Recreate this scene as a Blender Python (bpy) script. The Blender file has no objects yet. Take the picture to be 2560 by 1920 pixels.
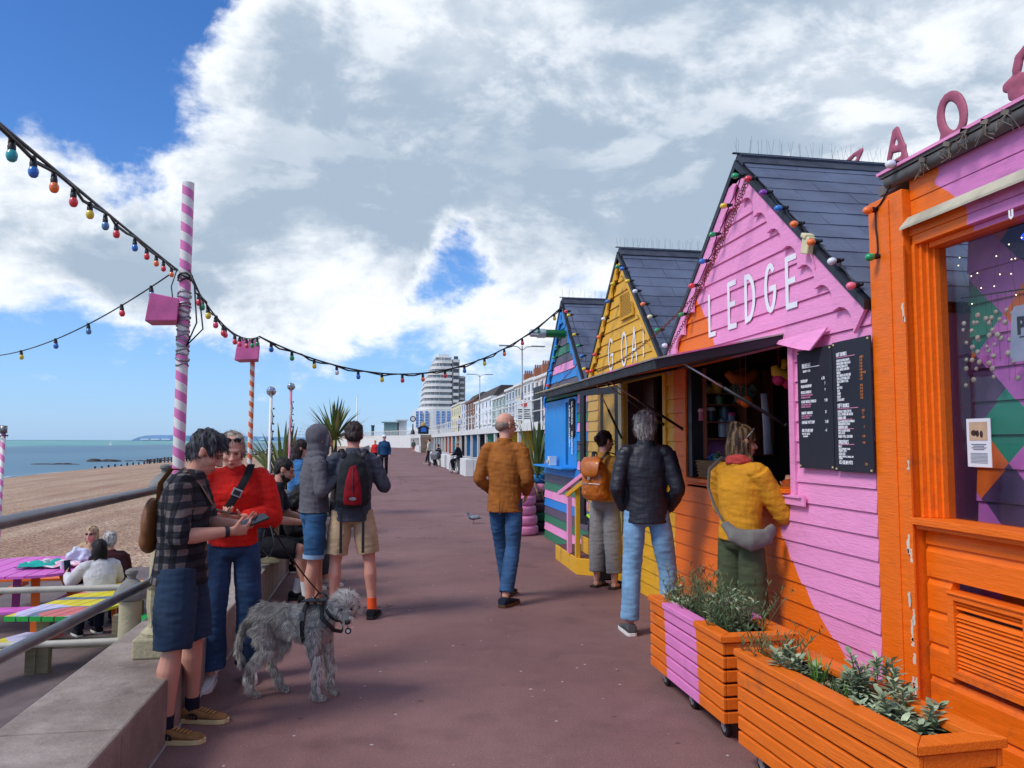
import bpy, bmesh, math, random
import numpy as np
from mathutils import Vector, Matrix, noise as mnoise
random.seed(7); RNG=np.random.RandomState(11)
C=bpy.context.scene.collection
SC=bpy.context.scene
R=math.radians
V=Vector
# ------------------------------------------------------------ camera, world, sun, exposure
CH=1.58; FPX=769.0
YAW,PITCH,ROLL=R(9.67),R(4.28),R(0.2)
_fw=V((math.sin(YAW)*math.cos(PITCH),math.cos(YAW)*math.cos(PITCH),math.sin(PITCH)))
_rt=V((math.cos(YAW),-math.sin(YAW),0)); _up=_rt.cross(_fw)
_R=math.cos(ROLL)*_rt+math.sin(ROLL)*_up; _U=-math.sin(ROLL)*_rt+math.cos(ROLL)*_up
cd=bpy.data.cameras.new('camera'); cam=bpy.data.objects.new('camera',cd); C.objects.link(cam)
cd.sensor_width=36; cd.lens=FPX/1024*36; cd.clip_start=.05; cd.clip_end=60000
m=Matrix((( _R.x,_U.x,-_fw.x,0),(_R.y,_U.y,-_fw.y,0),(_R.z,_U.z,-_fw.z,CH),(0,0,0,1)))
cam.matrix_world=m; SC.camera=cam
SC.view_settings.view_transform='Standard'; SC.view_settings.look='None'
SC.view_settings.exposure=0.30; SC.view_settings.gamma=1
SC.cycles.max_bounces=6; SC.cycles.transparent_max_bounces=12

def lin(h,k=1.0):
    if isinstance(h,str):
        h=h.lstrip('#'); h=''.join(x*2 for x in h) if len(h)==3 else h; c=[int(h[i:i+2],16)/255 for i in (0,2,4)]
    else: c=list(h)
    c=[((x/12.92) if x<=.04045 else ((x+.055)/1.055)**2.4)*k for x in c]
    return (c[0],c[1],c[2],1)

SUN_DIR=V((-0.80,-0.34,0.95)).normalized()       # towards the sun
sl=bpy.data.lights.new('sun','SUN'); sl.energy=2.0; sl.angle=R(18.0); sl.color=(1,.955,.89)
so=bpy.data.objects.new('sun',sl); C.objects.link(so)
so.rotation_euler=SUN_DIR.to_track_quat('Z','Y').to_euler()

W=bpy.data.worlds.new('World'); SC.world=W; W.use_nodes=True
class NT:
    def __init__(s,nt): s.t=nt; s.n=nt.nodes; s.l=nt.links
    def new(s,ty,**k):
        n=s.n.new(ty)
        for a,b in k.items(): setattr(n,a,b)
        return n
    def math(s,op,a,b=None,c=None,clamp=False):
        n=s.n.new('ShaderNodeMath'); n.operation=op; n.use_clamp=clamp
        for i,x in enumerate((a,b,c)):
            if x is None: continue
            if isinstance(x,(int,float)): n.inputs[i].default_value=x
            else: s.l.new(x,n.inputs[i])
        return n.outputs[0]
    def ss(s,x,a,b,c=0.,d=1.):
        n=s.n.new('ShaderNodeMapRange'); n.interpolation_type='SMOOTHSTEP'
        s.l.new(x,n.inputs[0])
        for i,v in enumerate((a,b,c,d)): n.inputs[i+1].default_value=v
        return n.outputs[0]
    def mix(s,f,a,b,blend='MIX'):
        n=s.n.new('ShaderNodeMix'); n.data_type='RGBA'; n.blend_type=blend
        for i,x in ((0,f),(6,a),(7,b)):
            if isinstance(x,(int,float)): n.inputs[i].default_value=x
            elif isinstance(x,tuple): n.inputs[i].default_value=x
            else: s.l.new(x,n.inputs[i])
        return n.outputs[2]
    def noise(s,vec,scale,detail=4,rough=.5,dist=0.,out=0):
        n=s.n.new('ShaderNodeTexNoise'); 
        if vec is not None: s.l.new(vec,n.inputs['Vector'])
        n.inputs['Scale'].default_value=scale; n.inputs['Detail'].default_value=detail
        n.inputs['Roughness'].default_value=rough; n.inputs['Distortion'].default_value=dist
        return n.outputs[out]
    def vmap(s,vec,scale=(1,1,1),loc=(0,0,0),rot=(0,0,0)):
        n=s.n.new('ShaderNodeMapping'); s.l.new(vec,n.inputs[0])
        n.inputs['Scale'].default_value=scale; n.inputs['Location'].default_value=loc; n.inputs['Rotation'].default_value=rot
        return n.outputs[0]
    def sep(s,vec):
        n=s.n.new('ShaderNodeSeparateXYZ'); s.l.new(vec,n.inputs[0]); return n.outputs
    def comb(s,x,y,z):
        n=s.n.new('ShaderNodeCombineXYZ')
        for i,v in enumerate((x,y,z)):
            if isinstance(v,(int,float)): n.inputs[i].default_value=v
            else: s.l.new(v,n.inputs[i])
        return n.outputs[0]

K=0.46293
def _ray(dx,dy): return _fw*FPX+_R*(dx*K-512)-_U*(dy*K-384)      # reading coordinates of the photograph -> direction
def onx(dx,dy,X): d=_ray(dx,dy); return V((0,0,CH))+d*(X/d.x)
def ony(dx,dy,Y): d=_ray(dx,dy); return V((0,0,CH))+d*(Y/d.y)
def onz(dx,dy,Z=0.): d=_ray(dx,dy); return V((0,0,CH))+d*((Z-CH)/d.z)

def build_world():
    t=NT(W.node_tree); t.n.clear()
    out=t.new('ShaderNodeOutputWorld'); bg=t.new('ShaderNodeBackground')
    sky=t.new('ShaderNodeTexSky',sky_type='NISHITA',sun_disc=False)
    sky.sun_elevation=math.asin(SUN_DIR.z); sky.sun_rotation=math.atan2(SUN_DIR.x,SUN_DIR.y)
    sky.air_density=1.0; sky.dust_density=.4; sky.ozone_density=2.2
    hs=t.new('ShaderNodeHueSaturation'); hs.inputs['Saturation'].default_value=1.26; hs.inputs['Value'].default_value=.88
    t.l.new(sky.outputs[0],hs.inputs['Color'])
    tc=t.new('ShaderNodeTexCoord'); d=tc.outputs['Generated']
    x,y,z=t.sep(d)
    zz=t.math('ADD',t.math('MAXIMUM',z,0.0),.62)
    p=t.comb(t.math('DIVIDE',x,zz),t.math('DIVIDE',y,zz),t.math('MULTIPLY',z,1.3))
    wn=t.new('ShaderNodeVectorMath',operation='MULTIPLY_ADD'); t.l.new(t.noise(d,3.2,7,.62,out=1),wn.inputs[0]); wn.inputs[1].default_value=(.34,.34,.34)
    wo=t.new('ShaderNodeVectorMath',operation='ADD'); t.l.new(d,wo.inputs[0]); wo.inputs[1].default_value=(-.17,-.17,-.17); t.l.new(wo.outputs[0],wn.inputs[2])
    wd=t.new('ShaderNodeVectorMath',operation='NORMALIZE'); t.l.new(wn.outputs[0],wd.inputs[0]); dw=wd.outputs[0]
    big=t.noise(t.vmap(p,loc=(3.1,1.7,.4)),1.8,3,.5,.2)
    mid=t.noise(t.vmap(p,loc=(7.7,4.2,1.)),4.8,9,.6,.25)
    fine=t.noise(p,15.,7,.62,.2)
    f=t.math('ADD',t.math('MULTIPLY',big,.62),t.math('MULTIPLY',mid,.95))
    f=t.math('ADD',f,t.math('MULTIPLY',fine,.22)); f=t.math('SUBTRACT',f,.36)
    def blob(dx,dy,rad,w,cur):
        v=_ray(dx,dy).normalized()
        n=t.new('ShaderNodeVectorMath',operation='DOT_PRODUCT'); t.l.new(dw,n.inputs[0]); n.inputs[1].default_value=tuple(v)
        m=t.ss(n.outputs['Value'],math.cos(R(rad)),1.0,0.,w)
        return t.math('ADD',cur,m)
    # where the photographed sky has open blue (-) and cloud (+)
    for a in ((330,130,12,-.25),(60,60,15,-.17),(120,270,8,-.14),(520,90,6,-.12),(450,250,7,.16),(60,450,9,.10),(800,120,14,.30),(1250,300,22,.34),(1700,180,22,.30),(2150,150,20,.25),
              (600,420,14,.30),(150,520,13,.25),(985,550,4.6,-.27),(80,800,9,-.08),(480,820,9,-.10),(700,700,7,.08),(880,760,7,-.05),(1120,700,7,.06),(1300,640,4,-.12)):
        f=blob(*a,f)
    lowz=t.ss(z,0.0,.2,-.09,.0); f=t.math('ADD',f,lowz)
    mask=t.ss(f,.47,.70)
    mask=t.math('MULTIPLY',mask,t.ss(z,-.01,.035,.55,1.0))
    thick=t.ss(f,.60,.98)
    # lit from the sun side: compare density with density a step towards the sun
    off=t.vmap(p,loc=(7.7-.03,4.2-.01,1.0+.05)); mid2=t.noise(off,4.8,8,.6,.25)
    lit=t.ss(t.math('SUBTRACT',mid,mid2),-.09,.11)
    shade=t.math('MULTIPLY',thick,1.0)
    g2=t.noise(t.vmap(p,loc=(1.2,9.2,2.)),2.2,6,.55,.3)
    shade=t.math('ADD',t.math('MULTIPLY',shade,.62),t.ss(g2,.36,.66,0,.50))
    shade=t.math('SUBTRACT',shade,t.math('MULTIPLY',lit,.46))
    for a in ((1000,430,12,.24),(1500,330,9,.16),(480,560,8,.14),(250,560,9,.12)): shade=blob(*a,shade)
    shade=t.ss(shade,.0,1.0)
    cw=(6.2,6.45,6.8,1); cg=(2.5,3.15,3.95,1)
    ccol=t.mix(shade,cw,cg)
    # thin veil of distance near the horizon
    hz=t.ss(z,.0,.28,1.,0.)
    tint=t.mix(1.0,hs.outputs[0],(.80,.90,1.15,1),'MULTIPLY')
    skyc=t.mix(t.math('MULTIPLY',hz,.60),tint,(1.7,3.5,6.3,1))
    col=t.mix(mask,skyc,ccol)
    t.l.new(col,bg.inputs['Color']); bg.inputs['Strength'].default_value=.135
    t.l.new(bg.outputs[0],out.inputs['Surface'])
build_world()

# ------------------------------------------------------------ materials
MATS={}
def pmat(name,color,rough=.6,var=.12,vscale=6.,bump=0.,bscale=60.,spec=.5,metal=0.,stretch=(1,1,1),coat=0.,sss=0.,dirt=0.,fn=None,trans=0.,ior=1.45,alpha=None,bdetail=5,sheen=0.):
    if name in MATS: return MATS[name]
    m=bpy.data.materials.new(name); m.use_nodes=True; MATS[name]=m
    t=NT(m.node_tree); b=t.n['Principled BSDF']
    tc=t.new('ShaderNodeTexCoord'); o=tc.outputs['Object']
    c=lin(color) if isinstance(color,str) else color
    vec=t.vmap(o,scale=stretch)
    nz=t.noise(vec,vscale,6,.6)
    if fn: base=fn(t,o)
    else: base=None
    dk=t.ss(nz,.3,.7,1-var,1+var*.7)
    if base is None:
        rgb=t.new('ShaderNodeRGB'); rgb.outputs[0].default_value=c; base=rgb.outputs[0]
    vm=t.new('ShaderNodeVectorMath',operation='SCALE'); t.l.new(base,vm.inputs[0]); t.l.new(dk,vm.inputs['Scale'])
    colr=vm.outputs[0]
    if dirt>0:
        d2=t.noise(o,vscale*.37+1.3,8,.7); k=t.ss(d2,.56,.72,0,dirt)
        colr=t.mix(k,colr,lin('#4c443c'))
    t.l.new(colr,b.inputs['Base Color'])
    b.inputs['Roughness'].default_value=rough
    if rough<.9:
        rn=t.ss(nz,.3,.7,max(0,rough-.08),min(1,rough+.1)); t.l.new(rn,b.inputs['Roughness'])
    b.inputs['Specular IOR Level'].default_value=spec; b.inputs['Metallic'].default_value=metal
    b.inputs['Coat Weight'].default_value=coat
    if sheen: b.inputs['Sheen Weight'].default_value=sheen
    if trans: b.inputs['Transmission Weight'].default_value=trans; b.inputs['IOR'].default_value=ior
    if sss:
        b.inputs['Subsurface Weight'].default_value=sss; b.inputs['Subsurface Radius'].default_value=(.012,.005,.003); b.inputs['Subsurface Scale'].default_value=1.
    if bump:
        bn=t.noise(vec,bscale,bdetail,.6); bp=t.new('ShaderNodeBump'); bp.inputs['Strength'].default_value=bump; bp.inputs['Distance'].default_value=.01
        t.l.new(bn,bp.inputs['Height']); t.l.new(bp.outputs[0],b.inputs['Normal'])
    return m

# ------------------------------------------------------------ mesh builder
def fr(d,hint=V((0,0,1))):
    d=V(d).normalized(); h=V(hint)
    if abs(d.dot(h))>.97: h=V((1,0,0)) if abs(d.x)<.9 else V((0,1,0))
    s=d.cross(h).normalized(); n=s.cross(d); return s,n,d
class MB:
    def __init__(s): s.v=[]; s.f=[]; s.mi=[]; s.cur=0
    def add(s,vs,fs,mi=None):
        o=len(s.v); s.v+= [tuple(p) for p in vs]; s.f+=[tuple(i+o for i in f) for f in fs]; s.mi+=[s.cur if mi is None else mi]*len(fs); return s
    def box(s,x0,x1,y0,y1,z0,z1,mi=None):
        vs=[(x,y,z) for x in (x0,x1) for y in (y0,y1) for z in (z0,z1)]
        return s.add(vs,[(0,1,3,2),(4,6,7,5),(0,4,5,1),(2,3,7,6),(0,2,6,4),(1,5,7,3)],mi)
    def obox(s,c,size,mat=None,mi=None):
        hx,hy,hz=[a/2 for a in size]; M=mat or Matrix.Identity(3); c=V(c)
        vs=[c+M@V((x,y,z)) for x in (-hx,hx) for y in (-hy,hy) for z in (-hz,hz)]
        return s.add(vs,[(0,1,3,2),(4,6,7,5),(0,4,5,1),(2,3,7,6),(0,2,6,4),(1,5,7,3)],mi)
    def beam(s,a,b,w,h,hint=(0,0,1),mi=None):
        a=V(a);b=V(b); sd,n,d=fr(b-a,V(hint)); vs=[]
        for p in (a,b):
            for i,j in ((-1,-1),(1,-1),(1,1),(-1,1)): vs.append(p+sd*(i*w/2)+n*(j*h/2))
        return s.add(vs,[(3,2,1,0),(4,5,6,7),(0,1,5,4),(1,2,6,5),(2,3,7,6),(3,0,4,7)],mi)
    def tube(s,pts,r,n=8,side=None,caps=True,mi=None,closed=False):
        pts=[V(p) for p in pts]; k=len(pts)
        rr=r if isinstance(r,(list,tuple)) else [r]*k
        prev=None; vs=[]
        for i,p in enumerate(pts):
            a=pts[(i-1)%k] if (closed or i>0) else p; b=pts[(i+1)%k] if (closed or i<k-1) else p
            d=(b-a).normalized() if (b-a).length>1e-9 else V((0,0,1))
            if side is not None: sd=V(side)-d*V(side).dot(d); sd.normalize()
            elif prev is None: sd=fr(d)[0]
            else: sd=prev-d*prev.dot(d); sd.normalize()
            prev=sd; nn=d.cross(sd); ra=rr[i]; rx,ry=(ra if isinstance(ra,(list,tuple)) else (ra,ra))
            for j in range(n):
                a_=2*math.pi*j/n; vs.append(p+sd*(rx*math.cos(a_))+nn*(ry*math.sin(a_)))
        fs=[]
        for i in range(k if closed else k-1):
            for j in range(n):
                i2=(i+1)%k; fs.append((i*n+j,i*n+(j+1)%n,i2*n+(j+1)%n,i2*n+j))
        if caps and not closed: fs.append(tuple(range(n-1,-1,-1))); fs.append(tuple((k-1)*n+j for j in range(n)))
        return s.add(vs,fs,mi)
    def sph(s,c,r,n=12,mat=None,mi=None):
        rx,ry,rz=r if isinstance(r,(list,tuple)) else (r,r,r); c=V(c); vs=[];fs=[]; m_=max(4,n//2+1)
        for i in range(m_+1):
            th=math.pi*i/m_
            if i in (0,m_): ring=[V((0,0,rz*math.cos(th)))]
            else: ring=[V((rx*math.sin(th)*math.cos(2*math.pi*j/n),ry*math.sin(th)*math.sin(2*math.pi*j/n),rz*math.cos(th))) for j in range(n)]
            vs+= [c+((mat@q) if mat else q) for q in ring]
        def idx(i,j): return 0 if i==0 else (1+(m_-1)*n if i==m_ else 1+(i-1)*n+j%n)
        for i in range(m_):
            for j in range(n):
                if i==0: fs.append((0,idx(1,j),idx(1,j+1)))
                elif i==m_-1: fs.append((idx(i,j),idx(m_,0),idx(i,j+1)))
                else: fs.append((idx(i,j),idx(i+1,j),idx(i+1,j+1),idx(i,j+1)))
        return s.add(vs,fs,mi)
    def cap(s,a,b,r0,r1,n=10):      # capsule-like limb piece
        s.tube([a,b],[r0,r1],n); s.sph(a,r0,n); s.sph(b,r1,n); return s
    def lathe(s,prof,c=(0,0,0),n=20,mat=None,mi=None,flute=None):
        c=V(c); vs=[]
        for (r,z) in prof:
            for j in range(n):
                rr=r*(1 if not flute or not (flute[0]<=z<=flute[1]) else (1-flute[2]*(j%2)))
                q=V((rr*math.cos(2*math.pi*j/n),rr*math.sin(2*math.pi*j/n),z)); vs.append(c+((mat@q) if mat else q))
        k=len(prof); fs=[(i*n+j,i*n+(j+1)%n,(i+1)*n+(j+1)%n,(i+1)*n+j) for i in range(k-1) for j in range(n)]
        fs.append(tuple(range(n-1,-1,-1))); fs.append(tuple((k-1)*n+j for j in range(n)))
        return s.add(vs,fs,mi)
    def poly(s,pts,ext,mi=None):    # polygon extruded along ext
        pts=[V(p) for p in pts]; e=V(ext); k=len(pts)
        vs=pts+[p+e for p in pts]; fs=[tuple(range(k-1,-1,-1)),tuple(range(k,2*k))]+[(i,(i+1)%k,(i+1)%k+k,i+k) for i in range(k)]
        return s.add(vs,fs,mi)
    def quad(s,*p,mi=None): return s.add(p,[tuple(range(len(p)))],mi)
    def mesh(s,name,mats,smooth=False):
        me=bpy.data.meshes.new(name); me.from_pydata(s.v,[],s.f); me.validate(verbose=False)
        for m in (mats if isinstance(mats,(list,tuple)) else [mats]): me.materials.append(m)
        if len(me.polygons)==len(s.mi): me.polygons.foreach_set('material_index',s.mi)
        if smooth: me.polygons.foreach_set('use_smooth',[True]*len(me.polygons))
        me.update(); return me
    def build(s,name,mats,parent=None,smooth=False,bevel=0.,recalc=True,ang=None):
        me=s.mesh(name,mats,smooth)
        if recalc:
            bm=bmesh.new(); bm.from_mesh(me); bmesh.ops.recalc_face_normals(bm,faces=bm.faces); bm.to_mesh(me); bm.free()
        o=bpy.data.objects.new(name,me); C.objects.link(o)
        if parent: o.parent=parent
        if bevel:
            b=o.modifiers.new('b','BEVEL'); b.width=bevel; b.segments=2; b.limit_method='ANGLE'; b.angle_limit=R(40)
        if smooth and ang:
            me.set_sharp_from_angle(angle=R(ang))
        return o
def tag(o,label=None,cat=None,group=None,kind=None):
    if label: o['label']=label
    if cat: o['category']=cat
    if group: o['group']=group
    if kind: o['kind']=kind
    return o
def thing(name,label,cat,loc=(0,0,0),rz=0.,group=None,sc=1.):
    o=bpy.data.objects.new(name,None); C.objects.link(o); o.location=loc; o.rotation_euler=(0,0,rz); o.scale=(sc,sc,sc); o.empty_display_size=.2
    return tag(o,label,cat,group)
def dup(root,loc,rz=0.,label=None,sc=None):
    r=root.copy(); C.objects.link(r); r.location=loc; r.rotation_euler=(0,0,rz)
    if sc: r.scale=(sc,sc,sc)
    if label: r['label']=label
    for ch in list(root.children):
        c=ch.copy(); C.objects.link(c); c.parent=r
        for g in ch.children:
            e=g.copy(); C.objects.link(e); e.parent=c
    return r
TMP=[]
def remesh(mb,vox,smooth=2,noise=None,flat=None):
    """union of overlapping solids as one continuous surface; returns vertices and faces"""
    me=mb.mesh('tmp',[]) if False else bpy.data.meshes.new('tmp')
    me.from_pydata(mb.v,[],mb.f); me.validate(verbose=False)
    bm=bmesh.new(); bm.from_mesh(me); bmesh.ops.recalc_face_normals(bm,faces=bm.faces); bm.to_mesh(me); bm.free()
    o=bpy.data.objects.new('tmp',me); C.objects.link(o)
    r=o.modifiers.new('r','REMESH'); r.mode='VOXEL'; r.voxel_size=vox; r.adaptivity=0.
    if smooth: q=o.modifiers.new('s','SMOOTH'); q.factor=.5; q.iterations=smooth
    dg=bpy.context.evaluated_depsgraph_get(); e=o.evaluated_get(dg)
    me2=bpy.data.meshes.new_from_object(e,depsgraph=dg)
    bpy.data.objects.remove(o); bpy.data.meshes.remove(me)
    if noise:
        n=len(me2.vertices); co=np.empty(n*3); me2.vertices.foreach_get('co',co); co=co.reshape(-1,3)
        no=np.empty(n*3); me2.vertices.foreach_get('normal',no); no=no.reshape(-1,3)
        for amp,sx,sy,sz,seed in noise:
            d=np.array([mnoise.noise((p[0]*sx+seed,p[1]*sy+seed*2.3,p[2]*sz-seed)) for p in co])
            co+=no*(d*amp)[:,None]
        if flat is not None: co[:,2]=np.maximum(co[:,2],flat)
        me2.vertices.foreach_set('co',co.ravel())
    me2.update(); return me2
def blob(name,mb,vox,mats,parent,smooth=2,noise=None,flat=None):
    me=remesh(mb,vox,smooth,noise,flat); me.name=name
    for m in (mats if isinstance(mats,(list,tuple)) else [mats]): me.materials.append(m)
    me.polygons.foreach_set('use_smooth',[True]*len(me.polygons))
    o=bpy.data.objects.new(name,me); C.objects.link(o)
    if parent: o.parent=parent
    return o
# hand-lettering: strokes in a 1 x 1.5 cell
def _arc(cx,cy,rx,ry,a0,a1,n=9): return [(cx+rx*math.cos(R(a0+(a1-a0)*i/n)),cy+ry*math.sin(R(a0+(a1-a0)*i/n))) for i in range(n+1)]
GL={'A':[[(0,0),(.4,1.5),(.8,0)],[(.15,.5),(.65,.5)]],'B':[[(0,0),(0,1.5),(.5,1.45),(.65,1.15),(.5,.82),(0,.8)],[(.5,.8),(.75,.45),(.5,.05),(0,0)]],
'C':[_arc(.45,.75,.45,.75,50,310,14)],'D':[[(0,0),(0,1.5),(.22,1.47)]+_arc(.2,.75,.58,.72,78,-78,12)+[(.2,.03),(0,0)]],'E':[[(.7,1.5),(0,1.5),(0,0),(.7,0)],[(0,.78),(.6,.78)]],
'F':[[(.7,1.5),(0,1.5),(0,0)],[(0,.78),(.55,.78)]],'G':[_arc(.42,.75,.42,.75,50,350,18),[(.42,.72),(.86,.72)]],'H':[[(0,0),(0,1.5)],[(.7,0),(.7,1.5)],[(0,.75),(.7,.75)]],
'I':[[(.3,0),(.3,1.5)]],'J':[[(.6,1.5),(.6,.3),(.4,0),(.1,.1),(0,.4)]],'K':[[(0,0),(0,1.5)],[(.7,1.5),(0,.7),(.7,0)]],'L':[[(0,1.5),(0,0),(.65,0)]],
'M':[[(0,0),(0,1.5),(.42,.6),(.85,1.5),(.85,0)]],'N':[[(0,0),(0,1.5),(.7,0),(.7,1.5)]],'O':[_arc(.42,.75,.42,.75,90,450,22)],'P':[[(0,0),(0,1.5),(.5,1.45),(.7,1.1),(.5,.75),(0,.7)]],
'Q':[_arc(.42,.75,.42,.75,90,450,22),[(.5,.3),(.85,-.1)]],'R':[[(0,0),(0,1.5),(.5,1.45),(.7,1.1),(.5,.78),(0,.75)],[(.35,.75),(.7,0)]],
'S':[[(.7,1.3),(.45,1.5),(.12,1.35),(.08,1.0),(.6,.6),(.68,.25),(.4,0),(.05,.2)]],'T':[[(0,1.5),(.8,1.5)],[(.4,1.5),(.4,0)]],'U':[[(0,1.5),(0,.35),(.35,0),(.7,.35),(.7,1.5)]],
'V':[[(0,1.5),(.4,0),(.8,1.5)]],'W':[[(0,1.5),(.22,0),(.5,1.0),(.78,0),(1,1.5)]],'X':[[(0,0),(.7,1.5)],[(0,1.5),(.7,0)]],'Y':[[(0,1.5),(.38,.8),(.75,1.5)],[(.38,.8),(.38,0)]],'Z':[[(0,1.5),(.7,1.5),(0,0),(.7,0)]],
'0':[_arc(.35,.75,.35,.75,90,450,12)],'1':[[(.1,1.2),(.35,1.5),(.35,0)]],'2':[[(.05,1.2),(.35,1.5),(.65,1.15),(0,0),(.7,0)]],'3':[[(.05,1.4),(.5,1.45),(.55,1.0),(.3,.8),(.65,.5),(.45,.02),(0,.1)]],
'4':[[(.5,0),(.5,1.5),(0,.5),(.7,.5)]],'5':[[(.65,1.5),(.1,1.5),(.08,.85),(.5,.9),(.65,.4),(.4,0),(0,.1)]],'6':[[(.6,1.4),(.15,.9),(.05,.4),(.35,0),(.65,.35),(.4,.75),(.08,.5)]],'7':[[(0,1.5),(.7,1.5),(.25,0)]],
'8':[_arc(.35,1.1,.28,.38,90,450,9),_arc(.35,.36,.34,.36,90,450,9)],'9':[[(.6,1.0),(.3,.75),(.05,1.1),(.35,1.5),(.62,1.15),(.55,.4),(.3,0)]],
'.':[[(.2,0),(.2,.12)]],'/':[[(0,0),(.5,1.5)]],'+':[[(0,.7),(.6,.7)],[(.3,.4),(.3,1.0)]],'-':[[(.1,.7),(.5,.7)]],'&':[[(.75,.1),(.15,1.1),(.3,1.5),(.5,1.2),(.05,.5),(.3,0),(.75,.55)]],',':[[(.25,.1),(.15,-.2)]],"'":[[(.2,1.5),(.2,1.2)]],'!':[[(.2,.4),(.2,1.5)],[(.2,0),(.2,.1)]]}
def letter(mb,txt,o,ux,uy,h,w=.16,sp=1.0,ext=.002,mi=None,jit=0.,wx=1.):
    """strokes of txt from origin o, running along ux, up uy, cap height h, stroke width w*h"""
    o=V(o);ux=V(ux).normalized();uy=V(uy).normalized(); nn=ux.cross(uy); s=h/1.5; x=0; hw=w*h/2; k=0
    for ch in txt:
        g=GL.get(ch)
        if g:
            jy=jit*(random.random()-.5)
            for st in g:
                P=[V((a*s*wx+x,b*s+jy*h)) for a,b in st]
                for i in range(len(P)-1):
                    a,b=P[i],P[i+1]; d=(b-a)
                    if d.length<1e-6: continue
                    d.normalize(); q=V((-d.y,d.x)); a2=a-d*hw*.7; b2=b+d*hw*.7
                    z=ext*(1+.02*(k%9)); k+=1
                    pts=[o+ux*p.x+uy*p.y for p in (a2-q*hw,b2-q*hw,b2+q*hw,a2+q*hw)]
                    mb.poly(pts,nn*z,mi)
            x+=s*wx*((1.0 if ch in 'MW' else .45 if ch in "1I.,'!" else .8)+.28*sp)
        else: x+=s*.6*wx
    return x
# ------------------------------------------------------------ shared materials
PINK='#f29bcb'; ORANGE='#f4720c'; YELLOW='#e6ac24'; BLUE='#1a86d6'; GREEN='#2a7a58'; CHAR='#575060'
wood=lambda n,c,**k: pmat(n,c,rough=.5,var=.07,vscale=5,bump=.5,bscale=14,stretch=(9,1,9),**k)
m_pinkw=wood('pink_wood',PINK,dirt=.25); m_orw=wood('orange_wood',ORANGE,dirt=.35); m_ylw=wood('yellow_wood',YELLOW,dirt=.4); m_blw=wood('blue_wood',BLUE,dirt=.3)
m_grw=wood('green_wood',GREEN,dirt=.3); m_chw=wood('charcoal_wood',CHAR,dirt=.2); m_crw=wood('cream_wood','#d8c690')
m_dark=pmat('dark_trim','#1d1f27',rough=.45,var=.2,bump=.2); m_slate=pmat('slate','#5b6377',rough=.5,var=.28,vscale=2.5,bump=.35,bscale=40,dirt=.25)
m_ridge=pmat('ridge','#3c404c',rough=.6,var=.3,vscale=9,bump=.4,dirt=.5)
m_lead=pmat('lead','#6d6a66',rough=.6,var=.3,bump=.5,dirt=.5)
m_white=pmat('white_paint','#e4e2da',rough=.5,var=.06,dirt=.35); m_letter=pmat('letter_white','#eceef0',rough=.6,var=.03)
m_black=pmat('black_rubber','#15161a',rough=.55,var=.2); m_cable=pmat('cable','#121418',rough=.5)
m_steel=pmat('steel','#b4b6ba',rough=.35,metal=.6,var=.1); m_zinc=pmat('zinc','#8d8f92',rough=.42,metal=.85,var=.2,vscale=9,bump=.12)
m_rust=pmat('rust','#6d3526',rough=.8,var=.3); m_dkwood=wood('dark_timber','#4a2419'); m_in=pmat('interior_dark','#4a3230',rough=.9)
m_board=pmat('chalkboard','#20242f',rough=.6,var=.15,vscale=5); 
def glassmat(name='glass',tint=(.88,.9,.93,1),f=.16):
    if name in MATS: return MATS[name]
    m=bpy.data.materials.new(name); m.use_nodes=True; MATS[name]=m; t=NT(m.node_tree); t.n.clear()
    o=t.new('ShaderNodeOutputMaterial'); a=t.new('ShaderNodeBsdfTransparent'); a.inputs[0].default_value=tint
    g=t.new('ShaderNodeBsdfGlossy'); g.inputs['Roughness'].default_value=.02; g.inputs[0].default_value=(.9,.95,1,1)
    fz=t.new('ShaderNodeLayerWeight'); fz.inputs[0].default_value=.5
    k=t.math('ADD',t.math('MULTIPLY',t.math('POWER',fz.outputs['Facing'],4.),.28),f*.12,clamp=True)
    mx=t.new('ShaderNodeMixShader'); t.l.new(k,mx.inputs[0]); t.l.new(a.outputs[0],mx.inputs[1]); t.l.new(g.outputs[0],mx.inputs[2]); t.l.new(mx.outputs[0],o.inputs[0]); return m
m_glass=glassmat()
XF=2.73; PITCHZ=.132
def curve_y(t,zval,pts):
    """y of a painted boundary as a function of height (a painted shape on the boards)"""
    r=t.new('ShaderNodeValToRGB'); z0,z1=0.,4.0
    e=r.color_ramp.elements; pts=sorted(pts)
    while len(e)<len(pts): e.new(.5)
    for i,(z,y) in enumerate(pts): e[i].position=min(1,max(0,z/4.)); v=y/15.; e[i].color=(v,v,v,1)
    t.l.new(t.math('DIVIDE',zval,4.),r.inputs[0]); 
    return t.math('MULTIPLY',r.outputs[0],15.)
def yz(*p): return [(q.z,q.y) for q in (onx(a,b,XF) for a,b in p)]
def fn_ledge(t,o):
    x,y,z=t.sep(o); wob=t.math('MULTIPLY',t.math('SUBTRACT',t.noise(o,5,2),.5),.05)
    yb=curve_y(t,z,[(0,3.7)]+yz((1807,1383),(1769,1323),(1738,1263),(1711,1204),(1690,1145))+[(1.22,5.0),(2.05,5.2)]+yz((1549,749),(1526,683),(1500,634),(1478,612))+[(3.0,7.4)])
    k=t.ss(t.math('SUBTRACT',t.math('ADD',y,wob),yb),-.004,.004)
    yl=t.math('MULTIPLY',t.ss(y,6.885,6.89),t.ss(z,2.3,2.29))
    c=t.mix(k,lin(PINK),lin(ORANGE)); return t.mix(yl,c,lin(YELLOW))
m_ledge=pmat('ledge_boards','#fff',rough=.45,var=.05,vscale=5,bump=.55,bscale=15,stretch=(9,1,9),fn=fn_ledge,dirt=.18)
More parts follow.
